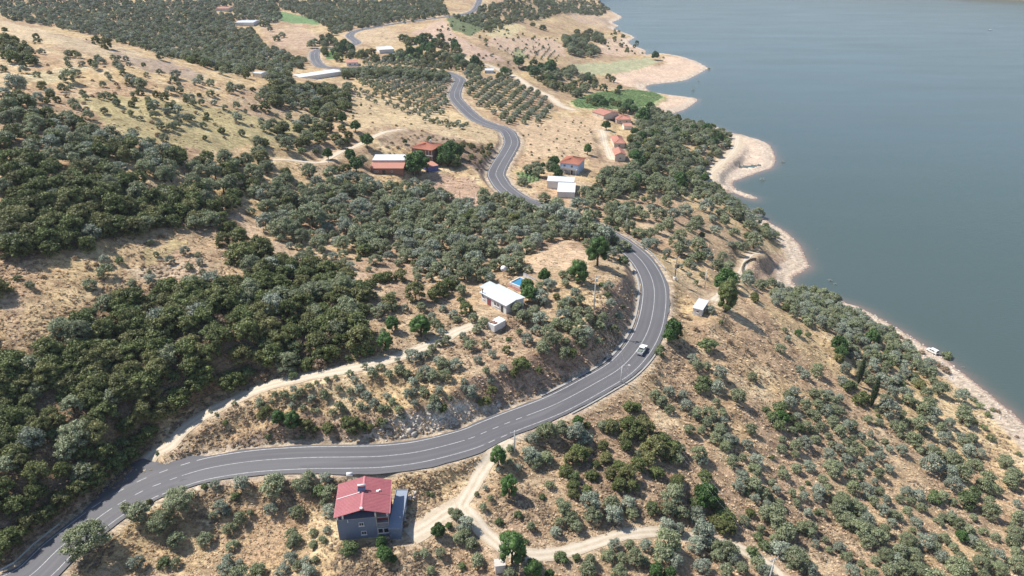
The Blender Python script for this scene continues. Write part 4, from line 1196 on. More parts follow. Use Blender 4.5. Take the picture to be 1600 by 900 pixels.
 (600, 450): "o10,18,9 o35,17,10 o55,19,8 o65,24,9 o68,28,9 d77,20,12 l75,14,8 o84,28,10 o93,32,10 o87,38,9 o20,19,8 o8,6,8 o3,18,10 o10,30,7 g8,34,12 g2,50,15 g35,35,18 o48,31,10 o53,37,9 o54,42,9 d26,34,7 o45,27,9 o59,48,10 o52,51,9 o45,56,9 o36,62,9 o28,63,12 o42,61,9 o22,60,6 s13,67,7 o15,76,12 o22,80,9 o5,81,10 o50,67,9 o55,72,12 o67,71,12 o40,78,12 o47,82,11 o58,82,11 o34,82,9 o27,87,10 o74,44,8 o77,48,8 o81,53,11 o95,52,8 o88,67,9 o102,62,8 o111,75,10 o96,78,9 d115,58,9 l117,47,7 o75,87,8 o100,87,7 d48,6,15 d30,5,18 d58,5,9 l72,10,7",
 (400, 450): "o111,7,8 o107,18,9 o113,22,11 o117,18,9 o88,14,7 d98,15,8 o95,27,8 g108,58,8 l87,66,8 o108,76,7 o110,80,10 o117,73,9 s88,79,7 o93,85,8 s67,85,6 s75,83,5 s57,88,5 l35,81,10 o119,40,8 s102,73,6",
 (0, 600): "o36,7,14 d28,17,18 d8,22,18 d48,27,14 d55,35,16 o70,20,17 d84,35,17 o105,14,18 o33,52,22 o64,62,20 b14,48,8 d5,63,12 o8,75,18 d22,73,16 d60,80,18 d80,65,18 l58,12,10 d100,65,20 l115,55,15 l110,70,18 d90,82,16",
 (200, 600): "b16,40,9 b40,12,9 b14,34,7 d9,30,12 d18,30,10 d92,36,7 b110,35,7 s83,28,4 s78,26,3 s100,18,5 b70,45,5 l28,65,4 b88,42,6",
}

# dense areas: polygon, spacing in metres, crown metres (lo, hi), mix of kinds, share kept, seed
FILL = [
    (WOOD_DARK[0], 4.0, (4.6, 7.4), {"oak": .8, "olive": .12, "dry": .08}, .97),
    (WOOD_DARK[1], 3.5, (4.2, 7.2), {"oak": .6, "olive": .12, "bush": .13, "dry": .15}, .93),
    ([(0, 590), (60, 560), (130, 540), (250, 560), (300, 600), (268, 645), (240, 695), (215, 708), (180, 738), (110, 788), (60, 818), (0, 852)], 2.7, (4.2, 6.6), {"oak": .72, "olive": .12, "bush": .1, "dry": .06}, .95),
    ([(498, 107), (560, 110), (640, 112), (706, 118), (706, 126), (640, 121), (560, 118), (500, 116)], 5.2, (5.5, 7.5), {"olive": .7, "oak": .3}, 1.0),
    ([(650, 95), (760, 105), (800, 122), (760, 120), (700, 108), (640, 104)], 8, (5, 8), {"oak": .6, "olive": .4}, .6),
    ([(550, 150), (720, 195), (800, 215), (740, 220), (600, 200), (545, 180)], 13, (1.6, 3), {"bush": .4, "dry": .6}, .6),
    ([(700, 30), (880, 60), (880, 100), (760, 110), (640, 60)], 16, (2.5, 4.5), {"bush": .3, "oak": .4, "dry": .3}, .6),
    ([(-150, 905), (1750, 905), (1750, 1060), (-150, 1060)], 6.5, (3, 5.5), {"olive": .8, "bush": .1, "dry": .1}, .7),
    ([(1606, 720), (1720, 830), (1720, 905), (1606, 905)], 6, (3, 5), {"olive": 1.0, "dry": .1}, .7),
    ([(-120, 420), (-6, 420), (-6, 900), (-120, 900)], 4.5, (4, 7), {"oak": .7, "olive": .3}, .9),
    ([(1195, 640), (1290, 605), (1390, 640), (1500, 690), (1560, 740), (1600, 800), (1600, 900), (1180, 900), (1150, 760)], 5.5, (1.8, 3.0), {"olive": .85, "bush": .15}, .5),
    (WOOD_DARK2[1], 4.5, (2.5, 4), {"dry": .5, "oak": .3, "bush": .2}, .7),
    ([(395, 300), (430, 268), (480, 285), (540, 262), (590, 283), (640, 285), (690, 300), (722, 316), (760, 305), (830, 322), (900, 340), (950, 362), (905, 372), (868, 372), (830, 398), (800, 425), (770, 440), (735, 455), (690, 455), (650, 428), (632, 395), (600, 392), (570, 395), (540, 385), (500, 385), (440, 372), (405, 350)], 5.0, (3.6, 6.4), {"olive": .93, "oak": .05, "bush": .02}, .89),
    ([(0, 150), (40, 150), (130, 190), (200, 222), (300, 240), (380, 245), (420, 265), (395, 300), (352, 320), (220, 282), (100, 255), (0, 245)], 5.6, (4.5, 7.0), {"olive": .7, "oak": .3}, .86),
    ([(400, 205), (430, 190), (500, 190), (560, 200), (585, 225), (560, 262), (540, 262), (480, 283), (400, 262), (380, 240)], 7.5, (4.5, 7.0), {"olive": .5, "oak": .45, "bush": .05}, .62),
    ([(410, 170), (400, 148), (440, 128), (500, 128), (545, 150), (548, 178), (520, 188), (470, 170)], 7.0, (5, 8), {"oak": .6, "olive": .4}, .8),
    ([(1205, 452), (1250, 455), (1300, 466), (1335, 482), (1390, 515), (1440, 552), (1450, 598), (1400, 600), (1350, 600), (1335, 560), (1305, 520), (1262, 505), (1230, 488)], 3.9, (2.8, 4.4), {"olive": .96, "bush": .04}, .88),
    ([(985, 168), (1020, 172), (1062, 190), (1110, 200), (1142, 214), (1145, 240), (1108, 262), (1105, 290), (1135, 302), (1100, 302), (920, 302), (905, 282), (960, 262), (975, 250), (990, 210)], 7.0, (5, 8.2), {"olive": .8, "oak": .15, "leafy": .05}, .84),
    ([(850, 298), (1000, 298), (1000, 372), (960, 350), (900, 328), (858, 316)], 6.5, (4.5, 6.5), {"olive": .95, "bush": .05}, .72),
    ([(1135, 300), (1170, 335), (1205, 365), (1208, 380), (1180, 360), (1140, 325), (1110, 300)], 5.0, (4.5, 6), {"olive": .95, "oak": .05}, .85),
    ([(0, 0), (250, 0), (430, 0), (440, 30), (395, 48), (410, 70), (480, 95), (452, 122), (410, 128), (300, 96), (200, 68), (130, 50), (60, 36), (0, 27)], 6.6, (4, 7), {"oak": .5, "olive": .5}, .84),
    ([(430, 0), (690, 0), (700, 22), (640, 34), (600, 38), (520, 52), (490, 30), (440, 12)], 6.6, (4, 7), {"oak": .6, "olive": .4}, .88),
    ([(420, 45), (520, 50), (545, 70), (505, 72), (430, 78)], 14, (7, 10), {"oak": .5, "olive": .5}, .3),
    ([(0, 62), (60, 62), (200, 90), (300, 118), (420, 143), (540, 162), (520, 185), (420, 200), (300, 222), (180, 205), (100, 170), (0, 145)], 6.5, (2.2, 4.4), {"olive": .5, "oak": .25, "dry": .25}, .55),
    ([(0, 60), (30, 66), (66, 98), (20, 98), (0, 90)], 6.0, (4.5, 7), {"oak": .8, "olive": .2}, .9),
    ([(560, 92), (640, 92), (700, 120), (706, 150), (690, 180), (650, 172), (560, 128), (552, 110)], 8.0, (4.3, 5.2), {"olive": 1}, .99),
    ([(545, 128), (640, 165), (690, 182), (740, 195), (700, 200), (640, 178), (560, 150)], 7.6, (3.0, 4), {"olive": 1}, .95),
    ([(725, 112), (780, 116), (850, 150), (868, 176), (835, 192), (792, 192), (755, 170), (722, 140)], 8.4, (4.8, 6), {"olive": 1}, .97),
    ([(420, 120), (460, 125), (540, 110), (550, 130), (545, 150), (480, 145), (440, 128)], 8.0, (5, 8), {"olive": .7, "oak": .3}, .7),
    ([(500, 50), (560, 80), (620, 80), (700, 85), (760, 100), (800, 118), (770, 112), (700, 100), (620, 96), (540, 96), (510, 92)], 9, (6, 10), {"oak": .6, "leafy": .2, "olive": .2}, .6),
    ([(620, 60), (690, 62), (740, 80), (700, 90), (640, 78)], 10, (7, 11), {"oak": .7, "leafy": .3}, .6),
    ([(880, 60), (905, 62), (935, 80), (932, 88), (892, 88)], 9, (8, 11), {"olive": .6, "oak": .4}, .9),
    ([(898, 48), (940, 55), (945, 68), (905, 62)], 11, (8, 11), {"oak": .7, "olive": .3}, .6),
    ([(700, 22), (760, 10), (800, 0), (930, 0), (955, 14), (940, 24), (880, 20), (850, 28), (800, 35), (770, 50), (715, 30)], 9, (4.5, 8), {"oak": .7, "olive": .3}, .72),
    ([(800, 98), (860, 98), (895, 108), (925, 118), (935, 135), (885, 158), (865, 140), (820, 110)], 11, (6, 11), {"olive": .6, "oak": .3, "leafy": .1}, .6),
    ([(780, 75), (860, 70), (880, 90), (800, 92)], 8.5, (2.0, 3.2), {"olive": 1}, .85),
    ([(650, 40), (790, 60), (850, 60), (880, 85), (780, 100), (700, 80)], 20, (3, 5), {"oak": 1}, .3),
    ([(960, 40), (990, 55), (1010, 85), (1090, 95), (1050, 92), (1010, 95), (940, 75)], 16, (4, 7), {"bush": .5, "oak": .5}, .45),
    ([(920, 160), (985, 160), (1000, 200), (975, 250), (990, 260), (965, 262), (945, 255), (935, 245), (960, 240), (985, 215), (935, 190)], 8, (5.5, 8), {"leafy": .5, "oak": .5}, .4),
    ([(820, 255), (870, 255), (905, 272), (905, 300), (858, 300), (815, 285)], 7.5, (4.5, 7), {"olive": .7, "leafy": .3}, .5),
    ([(810, 195), (940, 180), (945, 240), (830, 248)], 8.5, (1.5, 2.6), {"dry": .5, "bush": .5}, .4),
    ([(600, 465), (700, 440), (735, 460), (700, 470), (640, 470), (600, 480)], 5, (4, 6), {"olive": .6, "oak": .4}, .7),
    ([(590, 225), (640, 205), (725, 215), (735, 235), (690, 240), (640, 230), (595, 240)], 6, (2, 3.5), {"dry": .8, "bush": .2}, .8),
    ([(965, 235), (1000, 250), (1000, 300), (960, 300), (930, 285)], 8, (5, 8), {"olive": .8, "oak": .2}, .5),
    ([(800, 640), (880, 590), (960, 540), (990, 500), (990, 450), (975, 470), (940, 540), (860, 570), (800, 610)], 4, (1.6, 2.8), {"dry": .8, "bush": .2}, .5),
    ([(360, 700), (430, 680), (590, 690), (590, 675), (440, 660), (330, 690)], 3.5, (1.4, 2.4), {"dry": .8, "bush": .2}, .6),
    ([(270, 690), (330, 640), (300, 630), (330, 610), (400, 600), (360, 640), (300, 668)], 3.5, (1.4, 2.6), {"dry": .9, "bush": .1}, .6),
    ([(1060, 460), (1200, 480), (1200, 600), (1100, 640), (1020, 600)], 9, (1.4, 2.4), {"dry": .9, "bush": .1}, .5),
    ([(620, 745), (725, 745), (700, 790), (660, 780), (640, 760)], 3.6, (1.0, 2.0), {"dry": 1}, .55),
]


EXTRA = [("d", 204, 712, 30), ("d", 180, 728, 30), ("d", 152, 746, 32), ("d", 126, 764, 30), ("d", 100, 782, 32), ("d", 74, 798, 32), ("d", 48, 816, 34), ("d", 22, 836, 36), ("d", 2, 856, 34), ("d", 218, 690, 28), ("l", 90, 772, 20), ("l", 20, 832, 24), ("d", 30, 790, 36), ("d", 60, 770, 34), ("d", 10, 760, 34), ("o", 130, 735, 28), ("d", 235, 672, 26), ("d", 246, 650, 24), ("d", 225, 640, 28), ("d", 200, 665, 30),
         ("o", 868, 333, 26), ("o", 883, 340, 26), ("o", 899, 347, 27), ("o", 914, 354, 27), ("o", 930, 361, 26), ("o", 945, 369, 26), ("o", 958, 377, 22), ("o", 853, 331, 24), ("o", 812, 322, 24), ("o", 800, 316, 22),
         ("o", 822, 328, 24), ("o", 790, 312, 20), ("o", 870, 320, 24), ("o", 850, 312, 20), ("o", 905, 325, 26), ("o", 922, 336, 20),
         ("y", 653, 256, 36), ("y", 646, 263, 24), ("y", 694, 240, 20), ("y", 704, 234, 22), ("y", 715, 240, 20), ("y", 690, 250, 18), ("y", 700, 250, 20), ("d", 712, 252, 22), ("d", 722, 230, 16), ("y", 574, 222, 20), ("y", 536, 186, 16), ("y", 556, 198, 17), ("y", 513, 242, 17), ("d", 545, 210, 16),
         ("d", 500, 215, 22), ("d", 512, 200, 20), ("d", 490, 208, 18), ("d", 526, 214, 18), ("d", 480, 222, 18), ("y", 548, 245, 18), ("y", 557, 258, 22), ("d", 540, 262, 18), ("y", 633, 222, 8), ("d", 680, 170, 9),
         ("y", 866, 255, 18), ("y", 868, 266, 16), ("y", 848, 258, 10), ("g", 918, 235, 12), ("y", 872, 272, 14), ("y", 947, 197, 14), ("y", 992, 206, 13), ("y", 1002, 215, 16), ("y", 1005, 185, 22), ("y", 992, 230, 16), ("y", 1000, 255, 18), ("y", 990, 245, 16),
         ("y", 860, 109, 22), ("d", 945, 162, 12), ("d", 964, 144, 10), ("d", 943, 138, 12), ("y", 968, 137, 9), ("d", 950, 120, 9), ("d", 957, 125, 10), ("y", 1023, 88, 12), ("d", 848, 43, 12), ("d", 832, 38, 10),
         ("d", 135, 62, 3), ("d", 57, 57, 12), ("d", 8, 45, 10), ("d", 152, 65, 15), ("d", 168, 70, 18), ("o", 183, 100, 13), ("o", 205, 122, 17), ("o", 222, 132, 20), ("o", 276, 117, 16), ("o", 252, 88, 15), ("o", 110, 120, 22), ("o", 150, 102, 14), ("o", 98, 138, 15), ("o", 28, 135, 30), ("o", 80, 145, 15), ("o", 130, 145, 12), ("o", 243, 162, 16), ("o", 262, 174, 17), ("o", 280, 172, 17), ("o", 283, 186, 16), ("o", 168, 148, 14), ("o", 183, 160, 15), ("o", 205, 176, 12), ("o", 240, 180, 11), ("o", 268, 200, 14), ("o", 318, 195, 14), ("o", 300, 153, 12), ("o", 316, 160, 12), ("o", 335, 160, 11), ("o", 352, 167, 12), ("o", 370, 165, 12), ("o", 282, 141, 13), ("o", 330, 130, 14), ("o", 350, 112, 15)]


def place_plants():
    """returns list of (kind, x, y, z, crown diameter, image x, image y of the crown, size in px)"""
    out = []
    for (ox, oy), txt in TILES.items():
        e = []
        for tok in txt.split():
            kd = KIND[tok[0]]; a, b, d = [float(v) for v in tok[1:].split(",")]
            e.append((kd, ox + a * 10 / 6, oy + b * 10 / 6, d * 10 / 6))
        if (ox, oy) == (0, 300):
            e += [(KIND[k_], X_, Y_, d_) for k_, X_, Y_, d_ in EXTRA]
        for kd, X, Y, dpx in e:
            hf = {"cypress": 2.0, "tall": .62, "pine": .55, "leafy": .45, "bigolive": .34, "oak": .33, "dry": .22, "bush": .3, "shorebush": .25, "sapling": .42}.get(kd, .38)
            x, y, z = cast(X, Y + dpx * hf)
            x, y, z = float(x[0]), float(y[0]), float(z[0])
            _, _, dep = project(x, y, z)
            D = dpx * float(dep) / FPX * (1.26 if X > 850 and kd in ('olive', 'oak') else (1.2 if dpx > 17 or X > 850 else 1.08))
            out.append([kd, x, y, z, D, X, Y, dpx, True])
    hand = np.array([(o[1], o[2], o[4]) for o in out])
    for k, (poly, sp_, (d0, d1), mix, keep) in enumerate(FILL):
        g = np.random.default_rng(900 + k)
        P_ = np.array(poly, float)
        wx, wy, _ = cast(P_[:, 0], P_[:, 1])
        x0, x1, y0, y1 = wx.min(), wx.max(), wy.min(), wy.max()
        xs = np.arange(x0 - sp_, x1 + sp_, sp_); ys = np.arange(y0 - sp_, y1 + sp_, sp_ * .87)
        gx, gy = np.meshgrid(xs, ys); gx[1::2] += sp_ / 2
        jit = .07 if mix == {"olive": 1} else .33
        gx = gx + g.uniform(-jit, jit, gx.shape) * sp_; gy = gy + g.uniform(-jit, jit, gy.shape) * sp_
        if mix == {"olive": 1}:
            c_, s_ = math.cos(.35), math.sin(.35); mx_, my_ = gx.mean(), gy.mean()
            gx, gy = mx_ + (gx - mx_) * c_ - (gy - my_) * s_, my_ + (gx - mx_) * s_ + (gy - my_) * c_
        gx = gx.ravel(); gy = gy.ravel()
        gz = height(gx, gy)
        px, py, dep = project(gx, gy, gz + 1.5)
        m = pip(px, py, poly) & (dep > 20) & (g.uniform(0, 1, gx.shape) < keep)
        if keep < .88:
            m &= fbm(gx / (sp_ * 3.2), gy / (sp_ * 3.2), 2, 80 + k) > (.5 - .5 * keep)
        # not on roads, tracks, buildings, water, or where a tree has already been read off
        fa = np.clip(np.searchsorted(ang, np.arctan2(gx, gy)), 0, len(ang) - 1); fr = np.clip(np.searchsorted(rad, np.hypot(gx, gy)), 0, len(rad) - 1)
        m &= (road_d[fr, fa] > 6.8) & (track_d[fr, fa] > 1.2) & ~in_lake[fr, fa] & (dsh[fr, fa] > 4)
        for (bx, by, br) in PADS: m &= np.hypot(gx - bx, gy - by) > br * .92
        for hk, (hp, hh_, _z) in HOUSES.items():
            hp = np.array(hp); _, _, dp_ = project(np.array([HREC[hk][0][0]]), np.array([HREC[hk][0][1]]), np.array([HREC[hk][5]])); pm = FPX / float(dp_[0])
            m &= ~((px > hp[:, 0].min() - 3.6 * pm) & (px < hp[:, 0].max() + 3.6 * pm) & (py > hp[:, 1].min() - 1 * pm) & (py < hp[:, 1].max() + (hh_ + 5.0) * pm))
        idx = np.nonzero(m)[0]
        if len(idx) == 0: continue
        for i0 in range(0, len(idx), 2000):
            ii = idx[i0:i0 + 2000]
            dd_ = np.hypot(gx[ii, None] - hand[None, :, 0], gy[ii, None] - hand[None, :, 1])
            clash = (dd_ < (hand[None, :, 2] * .42 + d0 * .18)).any(1)
            m[ii[clash]] = False
        idx = np.nonzero(m)[0]
        kinds = list(mix); pr = np.array([mix[q] for q in kinds], float)
        ch = g.choice(len(kinds), len(idx), p=pr / pr.sum())
        for i, cidx in zip(idx, ch):
            kd = kinds[cidx]
            D = (1.0 if len(mix) == 1 else 1.15) * g.uniform(d0, d1) * (1 if kd not in ("dry", "bush") else .7)
            if kd == "olive" and D > 7: kd = "bigolive"
            out.append([kd, gx[i], gy[i], gz[i], D, px[i], py[i], D * FPX / dep[i], False])
    return out


# ---------------------------------------------------------------- labels from landmarks
LANDMARKS = [("red metal-roofed house", 568, 800), ("white pickup", 998, 548), ("small white hut", 1094, 480), ("white-roofed farmhouse", 780, 462),
             ("white van on shore", 1455, 548), ("dark pole beside the bend", 1055, 420), ("lone lattice-free pole", 928, 458), ("pale block on track", 782, 880),
             ("dirt track junction", 245, 712), ("fork in the gravel track", 722, 785), ("pale rock cutting", 670, 665), ("lamp post at bottom", 1200, 885),
             ("two cypresses", 1345, 600), ("bright green shrub thicket", 1309, 545), ("curved stone wall", 1165, 418), ("big pine by the bend", 935, 398),
             ("round pine in the clearing", 903, 430), ("two pines above the track", 610, 520), ("tip of the gravel beach", 1262, 415), ("swimming pool", 815, 440),
             ("grey roadside bin", 554, 738), ("straw clearing on right slope", 1312, 685), ("olive leaning over road", 140, 835), ("left-hand meadow", 200, 425),
             ("round hedge shrubs by road", 450, 655), ("tall dark tree", 1133, 455), ("bottom right corner", 1590, 890), ("round pine below the road", 802, 755),
             ("big pine by gravel track", 798, 857), ("round bush below road edge", 778, 713), ("yellow-green bushes on slope", 1218, 650), ("spiky green bush", 685, 828),
             ("bottom edge's middle", 800, 898), ("bend of the gravel track", 1010, 832), ("left edge's bottom third", 5, 650), ("pole below the road", 805, 690),
             ("barn with white roof", 610, 255), ("lone van-side bush", 1479, 555), ("right edge's bottom third", 1595, 740), ("white streetlamp-free bend", 1030, 460),
             ("bare gap in the grove", 620, 405), ("dark thicket below road", 950, 700), ("broad oak group", 1330, 800), ("bottom left corner", 5, 890),
             ("dashes before the junction", 225, 765), ("pale tan yard", 660, 810), ("slope under the hut", 1100, 560), ("top of the farm track", 742, 507)]
LANDMARKS += [("middle of the picture", 800, 450), ("middle of the right slope", 1200, 560), ("green shore field", 965, 155), ("small grey valley shed", 765, 108), ("gap showing the road", 838, 320), ("lower white shed", 885, 293), ("sandy point's neck", 1120, 270), ("left end of the meadow", 10, 470), ("right end of the meadow", 375, 420), ("bare strip's upper end", 380, 345), ("bare strip's lower end", 585, 490), ("grove's left tip", 400, 300), ("bare patch below the farm", 735, 300),
              ("clump in the meadow", 130, 470), ("dark wood's lower right corner", 570, 560), ("shaded bank above the junction", 250, 660), ("crest of the dry ridge", 200, 72), ("greenish hillside", 250, 190), ("left edge near the top", 2, 150), ("upper wood's right corner", 350, 325),
              ("middle of the dark wood", 400, 520), ("left edge at mid height", 2, 450), ("left edge below the meadow", 2, 570), ("middle of the olive grove", 680, 370), ("red farm dwelling", 667, 230), ("pale blue house", 893, 252), ("middle of upper dark wood", 150, 320), ("left edge above the meadow", 2, 330), ("middle of the farm track", 450, 594), ("upper wood's top edge", 220, 285)]
LANDMARKS = [l for l in LANDMARKS if "free" not in l[0]] + [("tall pole in the olive yard", 928, 458), ("outer white line of the bend", 1042, 460)]
SECT = ["right of", "above and right of", "above", "above and left of", "left of", "below and left of", "below", "below and right of"]
ORD = ["nearest one", "second one", "third one", "fourth one", "fifth one", "sixth one", "seventh one", "eighth one", "ninth one", "tenth one", "eleventh one", "twelfth one", "thirteenth one", "fourteenth one", "fifteenth one", "sixteenth one", "seventeenth one", "eighteenth one", "nineteenth one", "twentieth one", "twenty-first one", "twenty-second one", "twenty-third one", "twenty-fourth one", "twenty-fifth one", "twenty-sixth one"]


def unique_labels(px, py, chosen, kind_phrase):
    """px,py of every plant of the kind; for each chosen index a phrase true of it alone"""
    px = np.asarray(px); py = np.asarray(py)
    best = {}
    ranks = []
    for (nm, lx, ly) in LANDMARKS:
        dx = px - lx; dy = ly - py
        sec = (np.round(np.arctan2(dy, dx) / (math.pi / 4)).astype(int)) % 8
        dist = np.hypot(dx, dy)
        rk = np.zeros(len(px), int)
        for s_ in range(8):
            ii = np.nonzero(sec == s_)[0]
            ii = ii[np.argsort(dist[ii])]
            rk[ii] = np.arange(len(ii))
        ranks.append((nm, sec, rk, dist))
    out = {}
    for i in chosen:
        c = min(range(len(LANDMARKS)), key=lambda j: (ranks[j][2][i] * 12 + ranks[j][3][i] + (1e5 if ranks[j][2][i] >= len(ORD) else 0)))
        nm, sec, rk, dist = ranks[c]
        r = min(rk[i], len(ORD) - 1)
        out[i] = "%s, %s %s the %s" % (kind_phrase(i), ORD[r], SECT[sec[i]], nm)
    return out


PHR = {
    "olive": ("olive_tree", "olive tree", lambda D: "small silvery olive tree" if D < 3.4 else ("silvery olive tree" if D < 5.6 else "wide silvery olive tree"), "silvery olive trees dotted over the slopes"),
    "oak": ("evergreen_oak", "evergreen oak", lambda D: "dark evergreen oak shrub" if D < 4 else "dark spreading evergreen oak", "dark evergreen oaks in thickets"),
    "pine": ("pine_tree", "pine tree", lambda D: "bright green round pine", "round green pines"),
    "bush": ("green_bush", "bush", lambda D: "light green bush", "light green bushes"),
    "dry": ("dry_bush", "bush", lambda D: "brown dried-out bush", "brown dried bushes"),
    "cypress": ("cypress_tree", "cypress", lambda D: "slim dark cypress", "slim cypresses"),
    "tall": ("broadleaf_tree", "tree", lambda D: "tall dark full-crowned tree", None),
    "leafy": ("leafy_tree", "tree", lambda D: "fresh green leafy tree" if D > 4 else "small green leafy tree", "fresh green leafy trees"),
    "shorebush": ("shore_bush", "bush", lambda D: "yellowish bush", "yellowish bushes along the beach"),
}
ALIAS = {"bigolive": "olive", "sapling": "olive"}
LIMIT = {"olive": 290, "oak": 260, "bush": 90, "dry": 60, "leafy": 70, "pine": 40, "shorebush": 20, "cypress": 4, "tall": 2}
STUFF = {"olive": ("olive_grove", "silvery olive trees massed over the farther slopes and orchards"), "oak": ("oak_thicket", "dark evergreen oaks massed on far hillsides and thickets"),
         "bush": ("bush_cover", "light green bushes scattered farther off"), "dry": ("dry_brush", "low brown dried brush on banks and slopes"), "leafy": ("leafy_thicket", "fresh green trees around the village and farms")}


def pick_proto(kind, g):
    a = PROTO[kind]
    return int(g.integers(0, len(a)))


def scatter(name, entries, meshes, label, kind="stuff"):
    """one object: copies of the given meshes on points (x, y, z, scale, rot, index, zscale)"""
    E = np.array(entries, float)
    me = bpy.data.meshes.new(name)
    me.vertices.add(len(E)); me.vertices.foreach_set("co", E[:, :3].astype(np.float32).ravel())
    for nm, col, ty in (("scl", 3, 'FLOAT'), ("rot", 4, 'FLOAT'), ("zsc", 6, 'FLOAT')):
        at = me.attributes.new(nm, ty, 'POINT'); at.data.foreach_set("value", E[:, col].astype(np.float32))
    at = me.attributes.new("pick", 'INT', 'POINT'); at.data.foreach_set("value", E[:, 5].astype(np.int32))
    o = obj(name, me)
    tag(o, label, kind=kind)
    cl = bpy.data.collections.new(name + "_kinds")
    for i, m_ in enumerate(meshes):
        q = bpy.data.objects.new("%s_%02d" % (name + "_kind", i), m_); cl.objects.link(q)
    ng = bpy.data.node_groups.new(name + "_nodes", 'GeometryNodeTree')
    ng.interface.new_socket(name="Geometry", in_out='INPUT', socket_type='NodeSocketGeometry')
    ng.interface.new_socket(name="Geometry", in_out='OUTPUT', socket_type='NodeSocketGeometry')
    gi = ng.nodes.new("NodeGroupInput"); go = ng.nodes.new("NodeGroupOutput")
    ip = ng.nodes.new("GeometryNodeInstanceOnPoints"); ci = ng.nodes.new("GeometryNodeCollectionInfo")
    ci.inputs["Collection"].default_value = cl
    ci.inputs["Separate Children"].default_value = True
    ci.inputs["Reset Children"].default_value = True
    ip.inputs["Pick Instance"].default_value = True
    def na(nm, ty):
        n_ = ng.nodes.new("GeometryNodeInputNamedAttribute"); n_.data_type = ty; n_.inputs[0].default_value = nm
        return n_.outputs[0]
    m2p = ng.nodes.new("GeometryNodeMeshToPoints")
    ng.links.new(gi.outputs[0], m2p.inputs[0])
    ng.links.new(m2p.outputs[0], ip.inputs["Points"])
    ng.links.new(ci.outputs[0], ip.inputs["Instance"])
    ng.links.new(na("pick", 'INT'), ip.inputs["Instance Index"])
    cr = ng.nodes.new("ShaderNodeCombineXYZ"); ng.links.new(na("rot", 'FLOAT'), cr.inputs[2])
    er = ng.nodes.new("FunctionNodeEulerToRotation"); ng.links.new(cr.outputs[0], er.inputs[0])
    ng.links.new(er.outputs[0], ip.inputs["Rotation"])
    cs = ng.nodes.new("ShaderNodeCombineXYZ"); s1 = na("scl", 'FLOAT'); z1 = na("zsc", 'FLOAT')
    ng.links.new(s1, cs.inputs[0]); ng.links.new(s1, cs.inputs[1]); ng.links.new(z1, cs.inputs[2])
    ng.links.new(cs.outputs[0], ip.inputs["Scale"])
    ng.links.new(ip.outputs[0], go.inputs[0])
    md = o.modifiers.new("scatter", 'NODES'); md.node_group = ng
    return o


def build_plants():
    g = np.random.default_rng(77)
    P_ = place_plants()
    groups = {}
    for i, e in enumerate(P_): groups.setdefault(ALIAS.get(e[0], e[0]), []).append(i)
    counts = {}
    for kind, idx in groups.items():
        nm, short, phr, grp = PHR[kind]
        # largest in the photograph first, inside the frame
        def score(i):
            e = P_[i]
            inside = -5 < e[5] < 1605 and -5 < e[6] < 905
            return -(e[7] if inside else 0) * (1.15 if e[8] else 1)
        order = sorted(idx, key=score)
        ch = order[:LIMIT.get(kind, 100)]
        ch = [i for i in ch if score(i) < 0]
        rest = [i for i in idx if i not in set(ch)]
        counts[kind] = (len(ch), len(rest))
        loc = {i: k for k, i in enumerate(idx)}
        lab = unique_labels([P_[i][5] for i in idx], [P_[i][6] for i in idx], [loc[i] for i in ch], lambda k: phr(P_[idx[k]][4]))
        for i in ch:
            kd, x, y, z, D = P_[i][:5]
            cm, tm, dia, hg = PROTO[kd][pick_proto(kd, g)]
            s_ = D / dia
            t = bpy.data.objects.new(nm, None); COL.objects.link(t)
            t.location = (x, y, z - .05); t.rotation_euler = (0, 0, g.uniform(0, 6.28)); zz = g.uniform(.88, 1.12)
            t.scale = (s_, s_, s_ * zz)
            tag(t, lab[loc[i]], short, grp)
            for pn, me in (("trunk", tm), ("crown", cm)):
                c = bpy.data.objects.new(pn, me); COL.objects.link(c); c.parent = t
        if rest:
            meshes = []; base = {}
            for kd in sorted({P_[i][0] for i in rest}):
                base[kd] = len(meshes); meshes += [p[0] for p in PROTO[kd]]
            ent = []
            for i in rest:
                kd, x, y, z, D = P_[i][:5]
                k = pick_proto(kd, g); s_ = D / PROTO[kd][k][2]
                ent.append((x, y, z - .25 * s_, s_, g.uniform(0, 6.28), base[kd] + k, s_ * g.uniform(.85, 1.15)))
            sn, sl = STUFF.get(kind, (nm + "_cover", grp or nm))
            scatter(sn, ent, meshes, sl)
    print("PLANTS", counts)
    return P_


